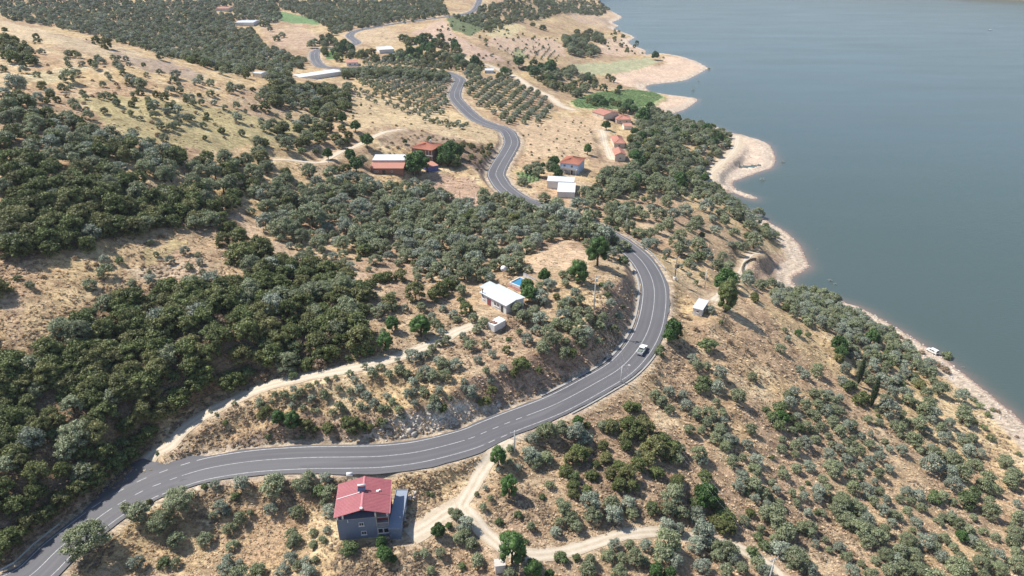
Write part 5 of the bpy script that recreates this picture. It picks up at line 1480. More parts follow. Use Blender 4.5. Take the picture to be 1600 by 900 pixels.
def build_brush():
    """ground cover nobody could count: straw tussocks and low dry scrub, denser near the camera"""
    g = np.random.default_rng(31)
    tu = []
    for k in range(3):
        n_ = 16
        a = g.uniform(0, 6.28, n_); r_ = g.uniform(0, .35, n_)
        base = np.stack([np.cos(a) * r_, np.sin(a) * r_, np.zeros(n_)], 1)
        d = np.stack([np.cos(a) * .5 + .35, np.sin(a) * .5 - .1, np.full(n_, .55)], 1) * g.uniform(.6, 1.1, (n_, 1))
        w = np.cross(d, [0, 0, 1]); w /= np.linalg.norm(w, axis=1)[:, None]; w *= .11
        q = np.stack([base - w, base + w, base + d * .8 + w * .4, base + d - w * .4], 1)
        me = mesh_np("tuft", q.reshape(-1, 3), np.arange(n_ * 4).reshape(n_, 4)); me.materials.append(MATS["straw"]); tu.append(me)
    low = []
    for k in range(3):
        lb = [(g.uniform(-.4, .4), g.uniform(-.4, .4), .12, g.uniform(.3, .5), .6) for _ in range(3)]
        low.append(leaf_crown("low_scrub", lb, 70, .26, "dry_twigs", 400 + k, up=.5, core=.7, aspect=.35))
    n_try = 90000
    px = g.uniform(-60, 1660, n_try); py = 130 + 800 * g.uniform(0, 1, n_try) ** .8
    x, y, z = cast(px, py, steps=200)
    fa = np.clip(np.searchsorted(ang, np.arctan2(x, y)), 0, len(ang) - 1); fr = np.clip(np.searchsorted(rad, np.hypot(x, y)), 0, len(rad) - 1)
    ok = (road_d[fr, fa] > 6.3) & (track_d[fr, fa] > .3) & ~in_lake[fr, fa] & (dsh[fr, fa] > 12) & (z > .5) & (np.hypot(x, y) < 700)
    for (bx, by, br) in PADS: ok &= np.hypot(x - bx, y - by) > br * .95
    dens = fbm(x / 11, y / 11, 3, 90)
    r_ = g.uniform(0, 1, n_try)
    t_ok = ok & (r_ < .5) & (py > 260)
    s_ok = ok & (r_ > .66) & (dens > .5)
    ii = np.nonzero(t_ok)[0]
    scatter("dry_grass", [(x[i], y[i], z[i] - .03, a, r, k, b) for i, a, r, k, b in zip(ii, g.uniform(.3, .75, len(ii)), g.uniform(0, 6.28, len(ii)), g.integers(0, 3, len(ii)), g.uniform(.3, .7, len(ii)))], tu, "straw-coloured dry grass tussocks covering the slopes")
    ii = np.nonzero(s_ok)[0]
    scatter("dry_scrub", [(x[i], y[i], z[i] - .05, a, r, k, b) for i, a, r, k, b in zip(ii, g.uniform(.35, 1.3, len(ii)), g.uniform(0, 6.3, len(ii)), g.integers(0, 3, len(ii)), g.uniform(.35, 1.0, len(ii)))], low, "low brown scrub and dead thistles between the trees")
    print("BRUSH", int(t_ok.sum()), int(s_ok.sum()))
    # crop rows
    ent = []
    for poly, sp_, angd in (([(892, 158), (933, 145), (985, 140), (1022, 144), (1036, 152), (1012, 166), (985, 170), (933, 170), (902, 168)], 2.6, .9), ([(808, 271), (841, 267), (843, 281), (816, 289)], 2.0, 1.5)):
        P_ = np.array(poly, float); wx, wy, _ = cast(P_[:, 0], P_[:, 1])
        xs = np.arange(-150, 150, sp_ * .55); ys = np.arange(-150, 150, sp_)
        gx, gy = np.meshgrid(xs, ys); gx = gx + g.uniform(-.3, .3, gx.shape); cx, cy = wx.mean(), wy.mean()
        X = cx + gx * math.cos(angd) - gy * math.sin(angd); Y = cy + gx * math.sin(angd) + gy * math.cos(angd)
        X = X.ravel(); Y = Y.ravel(); Z = height(X, Y)
        qx, qy, _ = project(X, Y, Z); m = pip(qx, qy, poly)
        for a, b, c in zip(X[m], Y[m], Z[m]): ent.append((a, b, c, g.uniform(1.2, 2.0), g.uniform(0, 6), 0, g.uniform(1, 1.8)))
    scatter("crop_field_plants", ent, [PROTO["crop"][0][0]], "rows of low green crops in the shore field and garden")
    # rubble on the pale rock cutting
    rocks = []
    for k in range(4):
        v, f = ICO1
        w = v * (1 + g.uniform(-.35, .3, (len(v), 1))) * np.array([1, .8, .7])
        me = mesh_np("rock", w, f); me.materials.append(MATS["rock_grey"]); rocks.append(me)
    ent = []
    px = g.uniform(590, 790, 500); py = g.uniform(620, 695, 500)
    x, y, z = cast(px, py, steps=200)
    fa = np.searchsorted(ang, np.arctan2(x, y)); fr = np.searchsorted(rad, np.hypot(x, y))
    m = pip(px, py, [(595, 655), (640, 645), (700, 640), (765, 626), (790, 630), (765, 650), (700, 676), (650, 690), (595, 690)]) & (road_d[fr, fa] > 6.2) & (road_d[fr, fa] < 14)
    for i in np.nonzero(m)[0]:
        s_ = g.uniform(.2, .55) * (1 if g.uniform() < .92 else 1.7)
        ent.append((x[i], y[i], z[i], s_, g.uniform(0, 6.3), int(g.integers(0, 4)), s_ * g.uniform(.7, 1.6)))
    ent2 = []
    k_ = smooth_line(SHORE[38:-2], 1.0); kk = g.integers(0, len(k_), 2600)
    ox = k_[kk, 0] + g.normal(0, 5, 2600) - 2; oy = k_[kk, 1] + g.normal(0, 5, 2600); oz = height(ox, oy)
    for i in np.nonzero((oz > -.25) & (oz < 2.5))[0]:
        s_ = .12 + .5 * g.uniform() ** 4
        ent2.append((ox[i], oy[i], oz[i], s_, g.uniform(0, 6.3), int(g.integers(0, 4)), s_ * .8))
    st = []
    for r0_ in rocks:
        me = r0_.copy(); me.materials.clear(); me.materials.append(MATS["stone_pale"]); st.append(me)
    scatter("beach_stones", ent2, st, "pale stones strewn along the gravel shore")
    scatter("rock_rubble", ent, rocks, "broken grey rock of the roadside cutting")
# ================================================================ buildings and other built things
def quad_px(pts, z):
    a = np.array(pts, float)
    x, y = at_z(a[:, 0], a[:, 1], z)
    return np.stack([x, y], 1)


def fit_rect(pts, z):
    """corners in the photograph, order front-left, front-right, back-right, back-left, at height z"""
    q = quad_px(pts, z)
    fx_ = (q[1] - q[0]) + (q[2] - q[3])
    yaw = math.atan2(fx_[1], fx_[0])
    w = 0.5 * (np.linalg.norm(q[1] - q[0]) + np.linalg.norm(q[2] - q[3]))
    d = 0.5 * (np.linalg.norm(q[3] - q[0]) + np.linalg.norm(q[2] - q[1]))
    c = q.mean(0)
    return c, yaw, w, d


def pad_w(x, y, radius, z):
    global GH
    sr, sa = grid_window(x - radius - 8, x + radius + 8, y - radius - 8, y + radius + 8)
    d = np.hypot(GX[sr, sa] - x, GY[sr, sa] - y)
    f = sstep(radius + 6, radius, d) * sstep(4.0, 7.0, road_d[sr, sa])
    GH[sr, sa] = GH[sr, sa] * (1 - f) + z * f
    PADS.append((x, y, radius))


# name: (eave corners px, eave height above ground, ground z or None)
HOUSES = {
    "metal": ([(521.7, 809.4), (607.6, 802), (612.6, 749.5), (529.6, 756)], 6.6, 38.6),
    "white": ([(755, 459), (797, 480), (815, 463), (773, 441)], 3.0, None),
    "hut": ([(1083.5, 481), (1100, 485), (1106, 470), (1090, 466)], 2.6, None),
    "farm": ([(643, 231), (676, 235.5), (692, 225), (658, 221)], 5.6, None),
    "barn": ([(580.5, 263), (632, 263), (634, 252), (582, 252)], 3.0, None),
    "barn2": ([(583, 250), (640, 250.5), (644, 241.5), (585, 242)], 4.2, None),
    "blueshed": ([(667, 262), (683, 258), (676, 252), (659, 254)], 2.6, None),
    "lakehouse": ([(874, 254), (906, 258), (914, 247), (884, 244)], 5.4, None),
    "shed1": ([(853, 282), (897.5, 285), (897.5, 277.5), (858, 277)], 3.4, None),
    "shed2": ([(875, 299), (900, 301), (898, 287), (868, 287)], 3.0, None),
    "v1": ([(941, 176), (952, 181), (959, 175), (932, 168)], 3.2, None),
    "v2": ([(960.6, 187), (986, 186.5), (983, 180), (960, 180)], 3.6, None),
    "v3": ([(972, 197), (988, 197), (985, 192), (974, 192)], 2.8, None),
    "v4": ([(957, 224), (974, 224), (975, 212.5), (955, 212.5)], 3.2, None),
    "v5": ([(959, 242), (977, 243), (976, 233), (957.5, 234)], 3.8, None),
    "long": ([(462, 121.5), (528, 112), (526, 107.5), (461, 117)], 3.0, None),
    "far1": ([(590, 78), (614, 76.5), (612, 72), (589, 73)], 3.5, None),
    "far2": ([(540, 98), (560, 97), (559, 93.5), (541, 94)], 3.2, None),
    "far3": ([(372, 35), (402, 35), (400, 31.5), (374, 31.5)], 3.5, None),
    "far4": ([(341, 13), (362, 13), (361, 10.5), (343, 10.5)], 3.2, None),
    "far5": ([(398, 114), (413, 115), (413, 112), (400, 111)], 3.0, None),
    "far6": ([(757, 110), (772, 110), (771, 107), (758, 107)], 2.6, None),
}
HREC = {}


def build_buildings_pads():
    for k, (pts, h, gz) in HOUSES.items():
        cpx = np.mean(np.array(pts), 0)
        if gz is None:
            # ground under the footprint: iterate because the eave hides it
            z = float(cast(cpx[0], cpx[1])[2][0])
            for _ in range(12):
                x, y = at_z(cpx[0], cpx[1], z + h)
                z = 0.5 * z + 0.5 * float(height(np.array([x]), np.array([y]))[0])
            gz = z
        c, yaw, w, d = fit_rect(pts, gz + h)
        HREC[k] = (c, yaw, w, d, h, gz)
    for k, (c, yaw, w, d, h, gz) in HREC.items():
        pad_w(c[0], c[1], max(w, d) * .5 + (1.5 if w < 15 else -2), gz)
        print("HOUSE", k, [round(float(v), 1) for v in (c[0], c[1], math.degrees(yaw), w, d, gz)])


def roof_sheet(name, parent, mat, e0, e1, r1, r0, rib=0.5, t=0.07, rib_h=0.045, rib_w=0.08):
    """one pitched sheet: eave e0-e1, upper edge r0-r1, with raised ribs running up the slope"""
    mb = MB()
    e0, e1, r1, r0 = [Vector(p) for p in (e0, e1, r1, r0)]
    mb.slab([e0, e1, r1, r0], t)
    if rib:
        n_ = max(1, int((e1 - e0).length / rib))
        nrm_ = (e1 - e0).cross(r0 - e0).normalized()
        if nrm_.z < 0: nrm_ = -nrm_
        for i in range(n_ + 1):
            k = (i + .5) / (n_ + 1)
            a = e0.lerp(e1, k); b = r0.lerp(r1, k); u = (e1 - e0).normalized() * rib_w * .5
            if (b - a).length < .3: continue
            mb.poly([a - u, a + u, b + u, b - u, a + nrm_ * rib_h, b + nrm_ * rib_h], [(0, 4, 5, 3), (1, 2, 5, 4), (0, 1, 4), (3, 5, 2)])
    return mb.build(name, MATS[mat], parent)


def window(parent, x, y, z, w, h, face, frame="white_trim", panes=2, name="window"):
    """a framed window proud of a wall; face: 's','n','e','w' outward direction (local)"""
    rz = {'s': 0, 'e': math.pi / 2, 'n': math.pi, 'w': -math.pi / 2}[face]
    o = thing(name, None, None, (x, y, z), rz); o.parent = parent
    mb = MB(); f = .09
    mb.box((0, -.04, h / 2 - f / 2), (w, .1, f)).box((0, -.04, -h / 2 + f / 2), (w, .1, f)).box((-w / 2 + f / 2, -.04, 0), (f, .1, h - 2 * f)).box((w / 2 - f / 2, -.04, 0), (f, .1, h - 2 * f))
    for i in range(1, panes): mb.box((-w / 2 + w * i / panes, -.035, 0), (.07, .08, h - 2 * f))
    mb.build("frame", MATS[frame], o)
    for i in range(panes):
        MB().box((-w / 2 + w * (i + .5) / panes, -.015, 0), (w / panes - .1, .03, h - 2 * f)).build("pane", MATS["dark_glass"], o)
    MB().box((0, -.09, -h / 2 - .04), (w + .2, .2, .07)).build("sill", MATS[frame], o)
    return o


def door(parent, x, y, z, w, h, face, mat):
    rz = {'s': 0, 'e': math.pi / 2, 'n': math.pi, 'w': -math.pi / 2}[face]
    mb = MB().box((0, -.03, 0), (w, .08, h))
    o = mb.build("door", MATS[mat], parent, loc=(x, y, z), rot=(0, 0, rz))
    MB().box((w * .35, -.1, -.05), (.05, .06, .22)).build("handle", MATS["galvanised"], o)
    return o


def simple_house(key, name, label, cat, wall, roof, style="gable", axis="x", rise=1.2, over=.45, rib=.6, windows=(), doors=(), group=None, chimney=False):
    c, yaw, w, d, h, gz = HREC[key]
    t = thing(name, label, cat, (c[0], c[1], gz), yaw, group)
    ww, wd = w - 2 * over, d - 2 * over
    wh = h - .12
    mb = MB().box((0, 0, wh / 2 - .4), (ww, wd, wh + .8))
    if style == "gable":
        if axis == "x":
            for sx_ in (-1, 1):
                mb.poly([(sx_ * ww / 2, -wd / 2, wh), (sx_ * ww / 2, wd / 2, wh), (sx_ * ww / 2, 0, wh + rise * wd / d), (sx_ * (ww / 2 - .12), -wd / 2, wh), (sx_ * (ww / 2 - .12), wd / 2, wh), (sx_ * (ww / 2 - .12), 0, wh + rise * wd / d)], [(0, 1, 2), (5, 4, 3), (0, 2, 5, 3), (1, 4, 5, 2)])
        else:
            for sy_ in (-1, 1):
                mb.poly([(-ww / 2, sy_ * wd / 2, wh), (ww / 2, sy_ * wd / 2, wh), (0, sy_ * wd / 2, wh + rise * ww / w), (-ww / 2, sy_ * (wd / 2 - .12), wh), (ww / 2, sy_ * (wd / 2 - .12), wh), (0, sy_ * (wd / 2 - .12), wh + rise * ww / w)], [(0, 1, 2), (5, 4, 3), (0, 2, 5, 3), (1, 4, 5, 2)])
    mb.build("wall", MATS[wall], t)
    X, Y, Z = w / 2, d / 2, h
    if style == "gable" and axis == "x":
        roof_sheet("roof_slope", t, roof, (-X, -Y, Z), (X, -Y, Z), (X, 0, Z + rise), (-X, 0, Z + rise), rib)
        roof_sheet("roof_slope", t, roof, (X, Y, Z), (-X, Y, Z), (-X, 0.01, Z + rise), (X, 0.01, Z + rise), rib)
        MB().box((0, 0, Z + rise + .04), (w, .3, .08)).build("ridge_cap", MATS[roof], t)
    elif style == "gable":
        roof_sheet("roof_slope", t, roof, (-X, Y, Z), (-X, -Y, Z), (-.01, -Y, Z + rise), (-.01, Y, Z + rise), rib)
        roof_sheet("roof_slope", t, roof, (X, -Y, Z), (X, Y, Z), (0.01, Y, Z + rise), (0.01, -Y, Z + rise), rib)
        MB().box((0, 0, Z + rise + .04), (.3, d, .08)).build("ridge_cap", MATS[roof], t)
    elif style == "hip":
        k = min(X, Y) * .9
        if w >= d: r0, r1 = Vector((-X + k, 0, Z + rise)), Vector((X - k, 0, Z + rise))
        else: r0, r1 = Vector((0, -Y + k, Z + rise)), Vector((0, Y - k, Z + rise))
        co = [Vector(p) for p in ((-X, -Y, Z), (X, -Y, Z), (X, Y, Z), (-X, Y, Z))]
        if w >= d: sheets = [(co[0], co[1], r1, r0), (co[1], co[2], r1 + Vector((0, .01, 0)), r1), (co[2], co[3], r0, r1), (co[3], co[0], r0, r0 + Vector((0, .01, 0)))]
        else: sheets = [(co[0], co[1], r0 + Vector((.01, 0, 0)), r0), (co[1], co[2], r1, r0), (co[2], co[3], r1, r1 + Vector((.01, 0, 0))), (co[3], co[0], r0, r1)]
        for s_ in sheets: roof_sheet("roof_slope", t, roof, *s_, rib)
        mb = MB()
        for a, b in ((co[0], sheets[0][3]), (co[1], sheets[0][2]), (co[2], r1), (co[3], r0 if w >= d else r1), (r0, r1)):
            mb.tube([a + Vector((0, 0, .02)), b + Vector((0, 0, .04))], .11, 5)
        mb.build("ridge_cap", MATS[roof], t)
    elif style == "mono":                 # falls towards the camera side
        roof_sheet("roof_slope", t, roof, (-X, -Y, Z), (X, -Y, Z), (X, Y, Z + rise), (-X, Y, Z + rise), rib)
        MB().box((0, wd / 2 - .1, wh + rise * .45), (ww, .2, rise * .9)).build("upstand", MATS[wall], t)
    else:
        roof_sheet("roof_slab", t, roof, (-X, -Y, Z), (X, -Y, Z), (X, Y, Z + .15), (-X, Y, Z + .15), rib, t=.16)
    for (face, u, z, a, b, n_) in windows:
        pos = {'s': (u * ww / 2, -wd / 2, z), 'n': (u * ww / 2, wd / 2, z), 'e': (ww / 2, u * wd / 2, z), 'w': (-ww / 2, u * wd / 2, z)}[face]
        window(t, *pos, a, b, face, panes=n_)
    for (face, u, a, b, m_) in doors:
        pos = {'s': (u * ww / 2, -wd / 2, b / 2), 'e': (ww / 2, u * wd / 2, b / 2), 'w': (-ww / 2, u * wd / 2, b / 2), 'n': (u * ww / 2, wd / 2, b / 2)}[face]
        door(t, *pos, a, b, face, m_)
    if chimney:
        q = MB().box((X * .2, Y * .25, Z + rise + .35), (.6, .6, 1.1)).box((X * .2, Y * .25, Z + rise + .98), (.8, .8, .12)).build("chimney", MATS["white_wall"], t)
    return t


def metal_roof_house():
    c, yaw, w, d, h, gz = HREC["metal"]
    t = thing("metal_roof_house", "two-storey blue-grey house with a wide red metal roof just below the road", "house", (c[0], c[1], gz), yaw)
    X, Y = w / 2, d / 2; rise = 1.55; over = .35
    ww, wd = X - over, Y - over
    # storeys: solid lower body, front parapet of the open loft, back and side walls up to the eaves
    xr = ww - 2.55                                 # the porch bay is at the right end of the front
    MB().box(((-ww + xr) / 2, 0, 2.35), (xr + ww, 2 * wd, 6.3)).build("wall", MATS["blue_render"], t)
    MB().box(((xr + ww) / 2, .8, 2.35), (ww - xr, 2 * wd - 1.6, 6.296)).build("wall", MATS["blue_render"], t)
    # open loft: rear wall and posts
    MB().box((0, wd - .12, 6.02), (2 * ww, .22, 1.0)).build("loft_wall", MATS["blue_render"], t)
    MB().box((.3, 0, 6.2), (2 * ww - 2.2, 2 * wd - 4.4, 1.35)).build("loft_shade", MATS["dark_inside"], t)  # dark-coloured block stands in for the shade inside the open loft
    for (a, b) in ((-ww + .2, -wd + .2), (-ww + 1.25, -wd + .25), (ww - .2, -wd + .2), (xr, -wd + .2), (-ww + .2, wd - .4), (ww - .2, wd - .4)):
        MB().box((a, b, 6.1), (.3, .3, 1.2)).build("post", MATS["white_trim"], t)
    MB().box(((-ww + xr) / 2, -wd + .02, 5.53), (xr + ww + .1, .16, .07)).build("parapet_coping", MATS["concrete"], t)
    # the bay at the right: floor slabs, tall posts, glazed lower room
    for z in (2.75, 5.4): MB().box(((xr + ww) / 2, -wd + .75, z), (ww - xr, 1.7, .16)).build("porch_slab", MATS["concrete"], t)
    for a in (xr + .06, ww - .06): MB().box((a, -wd + .05, 3.2), (.13, .13, 6.9)).build("porch_post", MATS["galvanised"], t)
    mb = MB()
    for i in range(11): mb.box((xr + .2 + i * (ww - xr - .4) / 10, -wd + .02, 3.3), (.03, .03, .9))
    mb.box(((xr + ww) / 2, -wd + .02, 3.78), (ww - xr - .25, .06, .06)).build("railing", MATS["white_trim"], t)
    MB().box(((xr + ww) / 2, -wd + 1.58, 4.1), (ww - xr - .3, .04, 2.3)).build("porch_back", MATS["maroon"], t)
    window(t, (xr + ww) / 2 - .58, -wd - .0, 1.7, 1.1, 1.35, 's', panes=1)
    window(t, (xr + ww) / 2 + .58, -wd - .0, 1.7, 1.1, 1.35, 's', panes=1)
    MB().box(((xr + ww) / 2, -wd + .12, 1.2), (ww - xr - .2, .16, 2.9)).build("porch_room_wall", MATS["blue_render"], t)
    window(t, xr - 3.0, -wd, 3.95, 1.0, .95, 's')
    window(t, xr - 2.7, -wd, 1.5, 1.05, 1.0, 's')
    window(t, -ww, .5, 3.9, 1.2, 1.1, 'w'); window(t, ww, -.5, 4.2, 1.3, 1.1, 'e')
    MB().box((xr - 5.6, -wd - .06, 5.1), (.12, .12, .8)).build("downpipe", MATS["white_trim"], t)
    # roof: four sheets with a pale seam across
    for sx_ in (-1, 1):
        for (y0, y1) in ((-Y, .25), (.33, Y)):
            e0, e1 = (sx_ * X, y0, h), (sx_ * X, y1, h); r0, r1 = (sx_ * .01, y0, h + rise), (sx_ * .01, y1, h + rise)
            if sx_ < 0: e0, e1, r0, r1 = e1, e0, r1, r0
            roof_sheet("roof_panel", t, "red_metal_roof", e0, e1, r1, r0, .42, rib_h=.05, rib_w=.09)
    MB().box((-X / 2, .29, h + rise / 2 + .05), (.1, .1, .02)).build("seam_clip", MATS["white_trim"], t)
    roof_sheet("seam_strip", t, "white_trim", (-X, .36, h + .07), (-X, .22, h + .07), (-.2, .22, h + rise + .04), (-.2, .36, h + rise + .04), 0, t=.03)
    roof_sheet("seam_strip", t, "red_trim", (X, .25, h + .065), (X, .33, h + .065), (.2, .33, h + rise + .035), (.2, .25, h + rise + .035), 0, t=.03)
    roof_sheet("ridge_cap", t, "red_trim", (-.22, Y, h + rise + .02), (-.22, -Y, h + rise + .02), (0, -Y, h + rise + .1), (0, Y, h + rise + .1), 0, t=.02)
    roof_sheet("ridge_cap", t, "red_trim", (.22, -Y, h + rise + .02), (.22, Y, h + rise + .02), (0, Y, h + rise + .1), (0, -Y, h + rise + .1), 0, t=.02)
    MB().box((0, -Y + .25, h + rise + .2), (.55, .45, .3)).build("ridge_vent", MATS["white_trim"], t)
    q = MB().box((X * .52, .95, h + .62), (.55, .5, .5)).box((X * .6, 1.15, h + .62), (.3, .3, .6)).build("chimney", MATS["white_trim"], t)
    for sx_ in (-1, 1): MB().box((sx_ * (X + .05), 0, h - .06), (.12, d, .12)).build("gutter", MATS["red_trim"], t)
    # solar water heater on the ridge: things resting on the roof are things
    M_ = Matrix.Translation((c[0], c[1], gz)) @ Matrix.Rotation(yaw, 4, 'Z')
    p = M_ @ Vector((-.25, .9, h + rise + .05))
    s_ = thing("solar_water_heater", "solar water heater with white tank on the ridge of the red metal roof", "water heater", p, yaw)
    for sx_ in (-.65, .65):
        MB().box((sx_, -.3, .2), (.07, 1.0, .07)).box((sx_, .1, .45), (.06, .06, .55)).build("stand_leg", MATS["galvanised"], s_)
    MB().slab([(-.8, -.75, .35), (.8, -.75, .35), (.8, .1, .72), (-.8, .1, .72)], .09).build("solar_panel", MATS["solar_glass"], s_)
    MB().tube([(-.85, .25, .95), (.85, .25, .95)], .22, 14).build("tank", MATS["white_trim"], s_, True)
    # flat-roofed annex on the right
    q = fit_rect([(610.5, 826.5), (630.7, 826.5), (633.6, 765.4), (614.8, 765.4)], gz + 2.9)
    (ac, ay, aw, ad) = q
    a_ = thing("annex", "low blue annex with a long flat roof along the right side of the metal-roofed house", "annex", (ac[0], ac[1], gz), ay)
    MB().box((0, 0, 1.0), (aw - .3, ad - .3, 3.6)).build("wall", MATS["blue_render"], a_)
    for i in range(4):
        y0 = -ad / 2 + ad * i / 4; y1 = y0 + ad / 4 - .02
        roof_sheet("roof_panel", a_, "blue_sheet", (-aw / 2, y0, 2.9), (aw / 2, y0, 2.9), (aw / 2, y1, 2.9), (-aw / 2, y1, 2.9), 0, t=.1)
    mb = MB()
    for sy_ in (-1, 1): mb.box((0, sy_ * (ad / 2 - .05), 3.0), (aw, .1, .14))
    for sx_ in (-1, 1): mb.box((sx_ * (aw / 2 - .05), 0, 2.996), (.1, ad - .2, .13))
    mb.build("roof_edge", MATS["blue_sheet"], a_)
    MB().tube([(.7, -ad * .22, 2.9), (.7, -ad * .22, 3.15)], .16, 10).build("vent", MATS["white_trim"], a_)
    window(a_, aw / 2 - .15, 1.5, 1.6, 1.2, 1.0, 'e'); door(a_, aw / 2 - .15, -2.0, 1.05, .95, 2.1, 'e', "dark_inside")
    # pergola frame behind the annex
    bp_ = Matrix.Translation((ac[0], ac[1], gz)) @ Matrix.Rotation(ay, 4, 'Z') @ Vector((.9, ad / 2 + 1.2, 0))
    g_ = thing("pergola", "small dark pergola frame behind the flat blue annex", "pergola", bp_, ay)
    for (x_, y_) in ((-2.2, -.9), (2.2, -.9), (-2.2, .9), (2.2, .9)): MB().box((x_, y_, 1.2), (.1, .1, 2.9)).build("post", MATS["dark_inside"], g_)
    for k in range(6): MB().box((-2.2 + k * .88, 0, 2.72), (.08, 2.1, .1)).build("rafter", MATS["dark_inside"], g_)
    for y_ in (-.9, .9): MB().box((0, y_, 2.62), (4.7, .1, .1)).build("beam", MATS["dark_inside"], g_)
    # low rubble wall and clutter by the yard
    x, y, z = [float(v[0]) for v in cast(645, 776)]
    w_ = thing("rubble_heap", "pale heap of stone blocks at the corner of the annex yard", "stones", (x, y, z))
    gg = np.random.default_rng(3)
    for k in range(9):
        v, f = ICO1
        me = mesh_np("block", v * gg.uniform(.3, .55) * (1 + gg.uniform(-.25, .25, (len(v), 1))), f)
        obj("block", me, MATS["stone_pale"], w_, (gg.uniform(-1, 1), gg.uniform(-1.6, 1.6), gg.uniform(.1, .5)))
    return t


def pole(px, py_base, py_top, name, label, kind="concrete", arm=1, extra=None):
    x, y, z = [float(v[0]) for v in cast(px, py_base, hi=2600)]
    lo, hi = z, z + 30
    for _ in range(40):
        m_ = .5 * (lo + hi)
        if project(x, y, m_)[1] > py_top: lo = m_
        else: hi = m_
    H = min(max(lo - z, 5.0), 13.5)
    mat = "pole_concrete" if kind == "concrete" else "pole_wood"
    t = thing(name, label, "pole" if name != "street_lamp" else "street lamp", (x, y, z), .5)
    MB().tube([(0, 0, -.5), (0, 0, H * .5), (0, 0, H)], [.2, .16, .11], 8).build("shaft", MATS[mat], t, True)
    if arm:
        MB().box((0, 0, H - .35), (2.4, .14, .14)).build("crossarm", MATS["galvanised"], t)
        for q in (-1.05, 0, 1.05): MB().tube([(q, 0, H - .28), (q, 0, H + .05)], [.07, .05], 6).build("insulator", MATS["white_trim"], t)
    if extra == "transformer":
        MB().box((0, -.5, H * .62), (1.3, .9, 1.3)).build("transformer", MATS["stone_dark"], t)
        MB().box((0, -.3, H * .62 - .75), (1.8, 1.1, .1)).build("platform", MATS["galvanised"], t)
        MB().box((0, 0, .45), (1.0, 1.0, 1.1)).build("plinth", MATS["white_wall"], t)
    if extra == "lamp":
        MB().tube([(0, 0, H - .1), (.5, -.3, H + .25), (1.3, -.8, H + .35)], [.05, .045, .04], 6).build("arm", MATS["galvanised"], t)
        MB().box((1.5, -.92, H + .33), (.6, .28, .14), rz=-.55).build("lamp_head", MATS["white_trim"], t)
    if extra == "gear":
        MB().box((.35, 0, H - 1.1), (.5, .4, .6)).build("switch_box", MATS["white_trim"], t)
        MB().box((0, 0, H - 1.6), (1.6, .12, .12)).build("lower_arm", MATS["galvanised"], t)
    return Vector((x, y, z + H)), t


def wires(a, b, label, sag=1.6):
    d = (b - a); d.z = 0; nn = Vector((-d.y, d.x, 0)).normalized()
    t = thing("power_line", label, "power line", a)
    for k in (-1.05, 0, 1.05):
        pts = []
        for i in range(15):
            q = i / 14; p = a.lerp(b, q) - a + nn * k; p.z -= 4 * sag * q * (1 - q)
            pts.append(p)
        MB().tube(pts, .0045, 4).build("wire", MATS["galvanised"], t)


def pickup(x, y, z, rz):
    t = thing("pickup_truck", "white pickup truck with a loaded bed driving round the bend", "pickup", (x, y, z), rz)   # faces +x
    mb = MB()
    # body with bonnet, built as a side profile extruded across
    def prof(mb, pts, w, y0=0.0):
        n_ = len(pts)
        P_ = [(a, y0 - w / 2, b) for a, b in pts] + [(a, y0 + w / 2, b) for a, b in pts]
        mb.poly(P_, [tuple(range(n_))[::-1], tuple(range(n_, 2 * n_))] + [(i, (i + 1) % n_, n_ + (i + 1) % n_, n_ + i) for i in range(n_)])
    prof(mb, [(-2.6, .45), (2.5, .42), (2.6, .8), (2.45, 1.02), (1.2, 1.12), (-.6, 1.12), (-.6, .75), (-2.6, .75)], 1.8)
    mb.build("body", MATS["car_white"], t, bevel=.05)
    mb = MB(); prof(mb, [(-.6, 1.1), (1.15, 1.1), (.55, 1.72), (.2, 1.8), (-.45, 1.8), (-.6, 1.65)], 1.62); mb.build("cab", MATS["car_white"], t, bevel=.05)
    MB().slab([(.62, -.7, 1.69), (1.14, -.76, 1.16), (1.14, .76, 1.16), (.62, .7, 1.69)], .02).build("windscreen", MATS["dark_glass"], t)
    for s_ in (-1, 1):
        MB().box((.1, s_ * .815, 1.42), (1.0, .03, .38)).build("side_window", MATS["dark_glass"], t)
        MB().box((-1.6, s_ * .86, .98), (2.0, .08, .5)).build("bed_side", MATS["car_white"], t)
        MB().box((2.56, s_ * .62, .82), (.08, .36, .16)).build("headlight", MATS["lamp_clear"], t)
        MB().box((-2.62, s_ * .8, .9), (.05, .14, .3)).build("tail_light", MATS["lamp_red"], t)
        MB().box((.95, s_ * .98, 1.18), (.12, .2, .16)).build("mirror", MATS["rubber_black"], t)
    MB().box((-.63, 0, 1.42), (.03, 1.3, .36)).build("rear_window", MATS["dark_glass"], t)
    MB().box((-2.6, 0, .98), (.08, 1.8, .5)).build("tailgate", MATS["car_white"], t)
    MB().box((2.62, 0, .5), (.12, 1.7, .22)).build("bumper", MATS["galvanised"], t)
    mb = MB(); gg = np.random.default_rng(1)
    for k in range(9): mb.box((gg.uniform(-2.3, -.9), gg.uniform(-.55, .55), gg.uniform(.85, 1.1)), (gg.uniform(.3, .8), gg.uniform(.3, .6), gg.uniform(.2, .45)), gg.uniform(0, 3))
    c_ = mb.build("cargo", MATS["cargo"], None); c_.location = (x, y, z); c_.rotation_euler = (0, 0, rz)
    tag(c_, "dark jumbled load lying in the bed of the white pickup", "cargo", kind=None)
    for a in (-1.65, 1.65):
        for s_ in (-1, 1):
            wh = MB().tube([(0, -.12, 0), (0, .12, 0)], .37, 16).build("wheel", MATS["tyre"], t, loc=(a, s_ * .82, .37))
            MB().tube([(0, s_ * .122, 0), (0, s_ * .135, 0)], .2, 12).build("rim", MATS["rim"], wh)


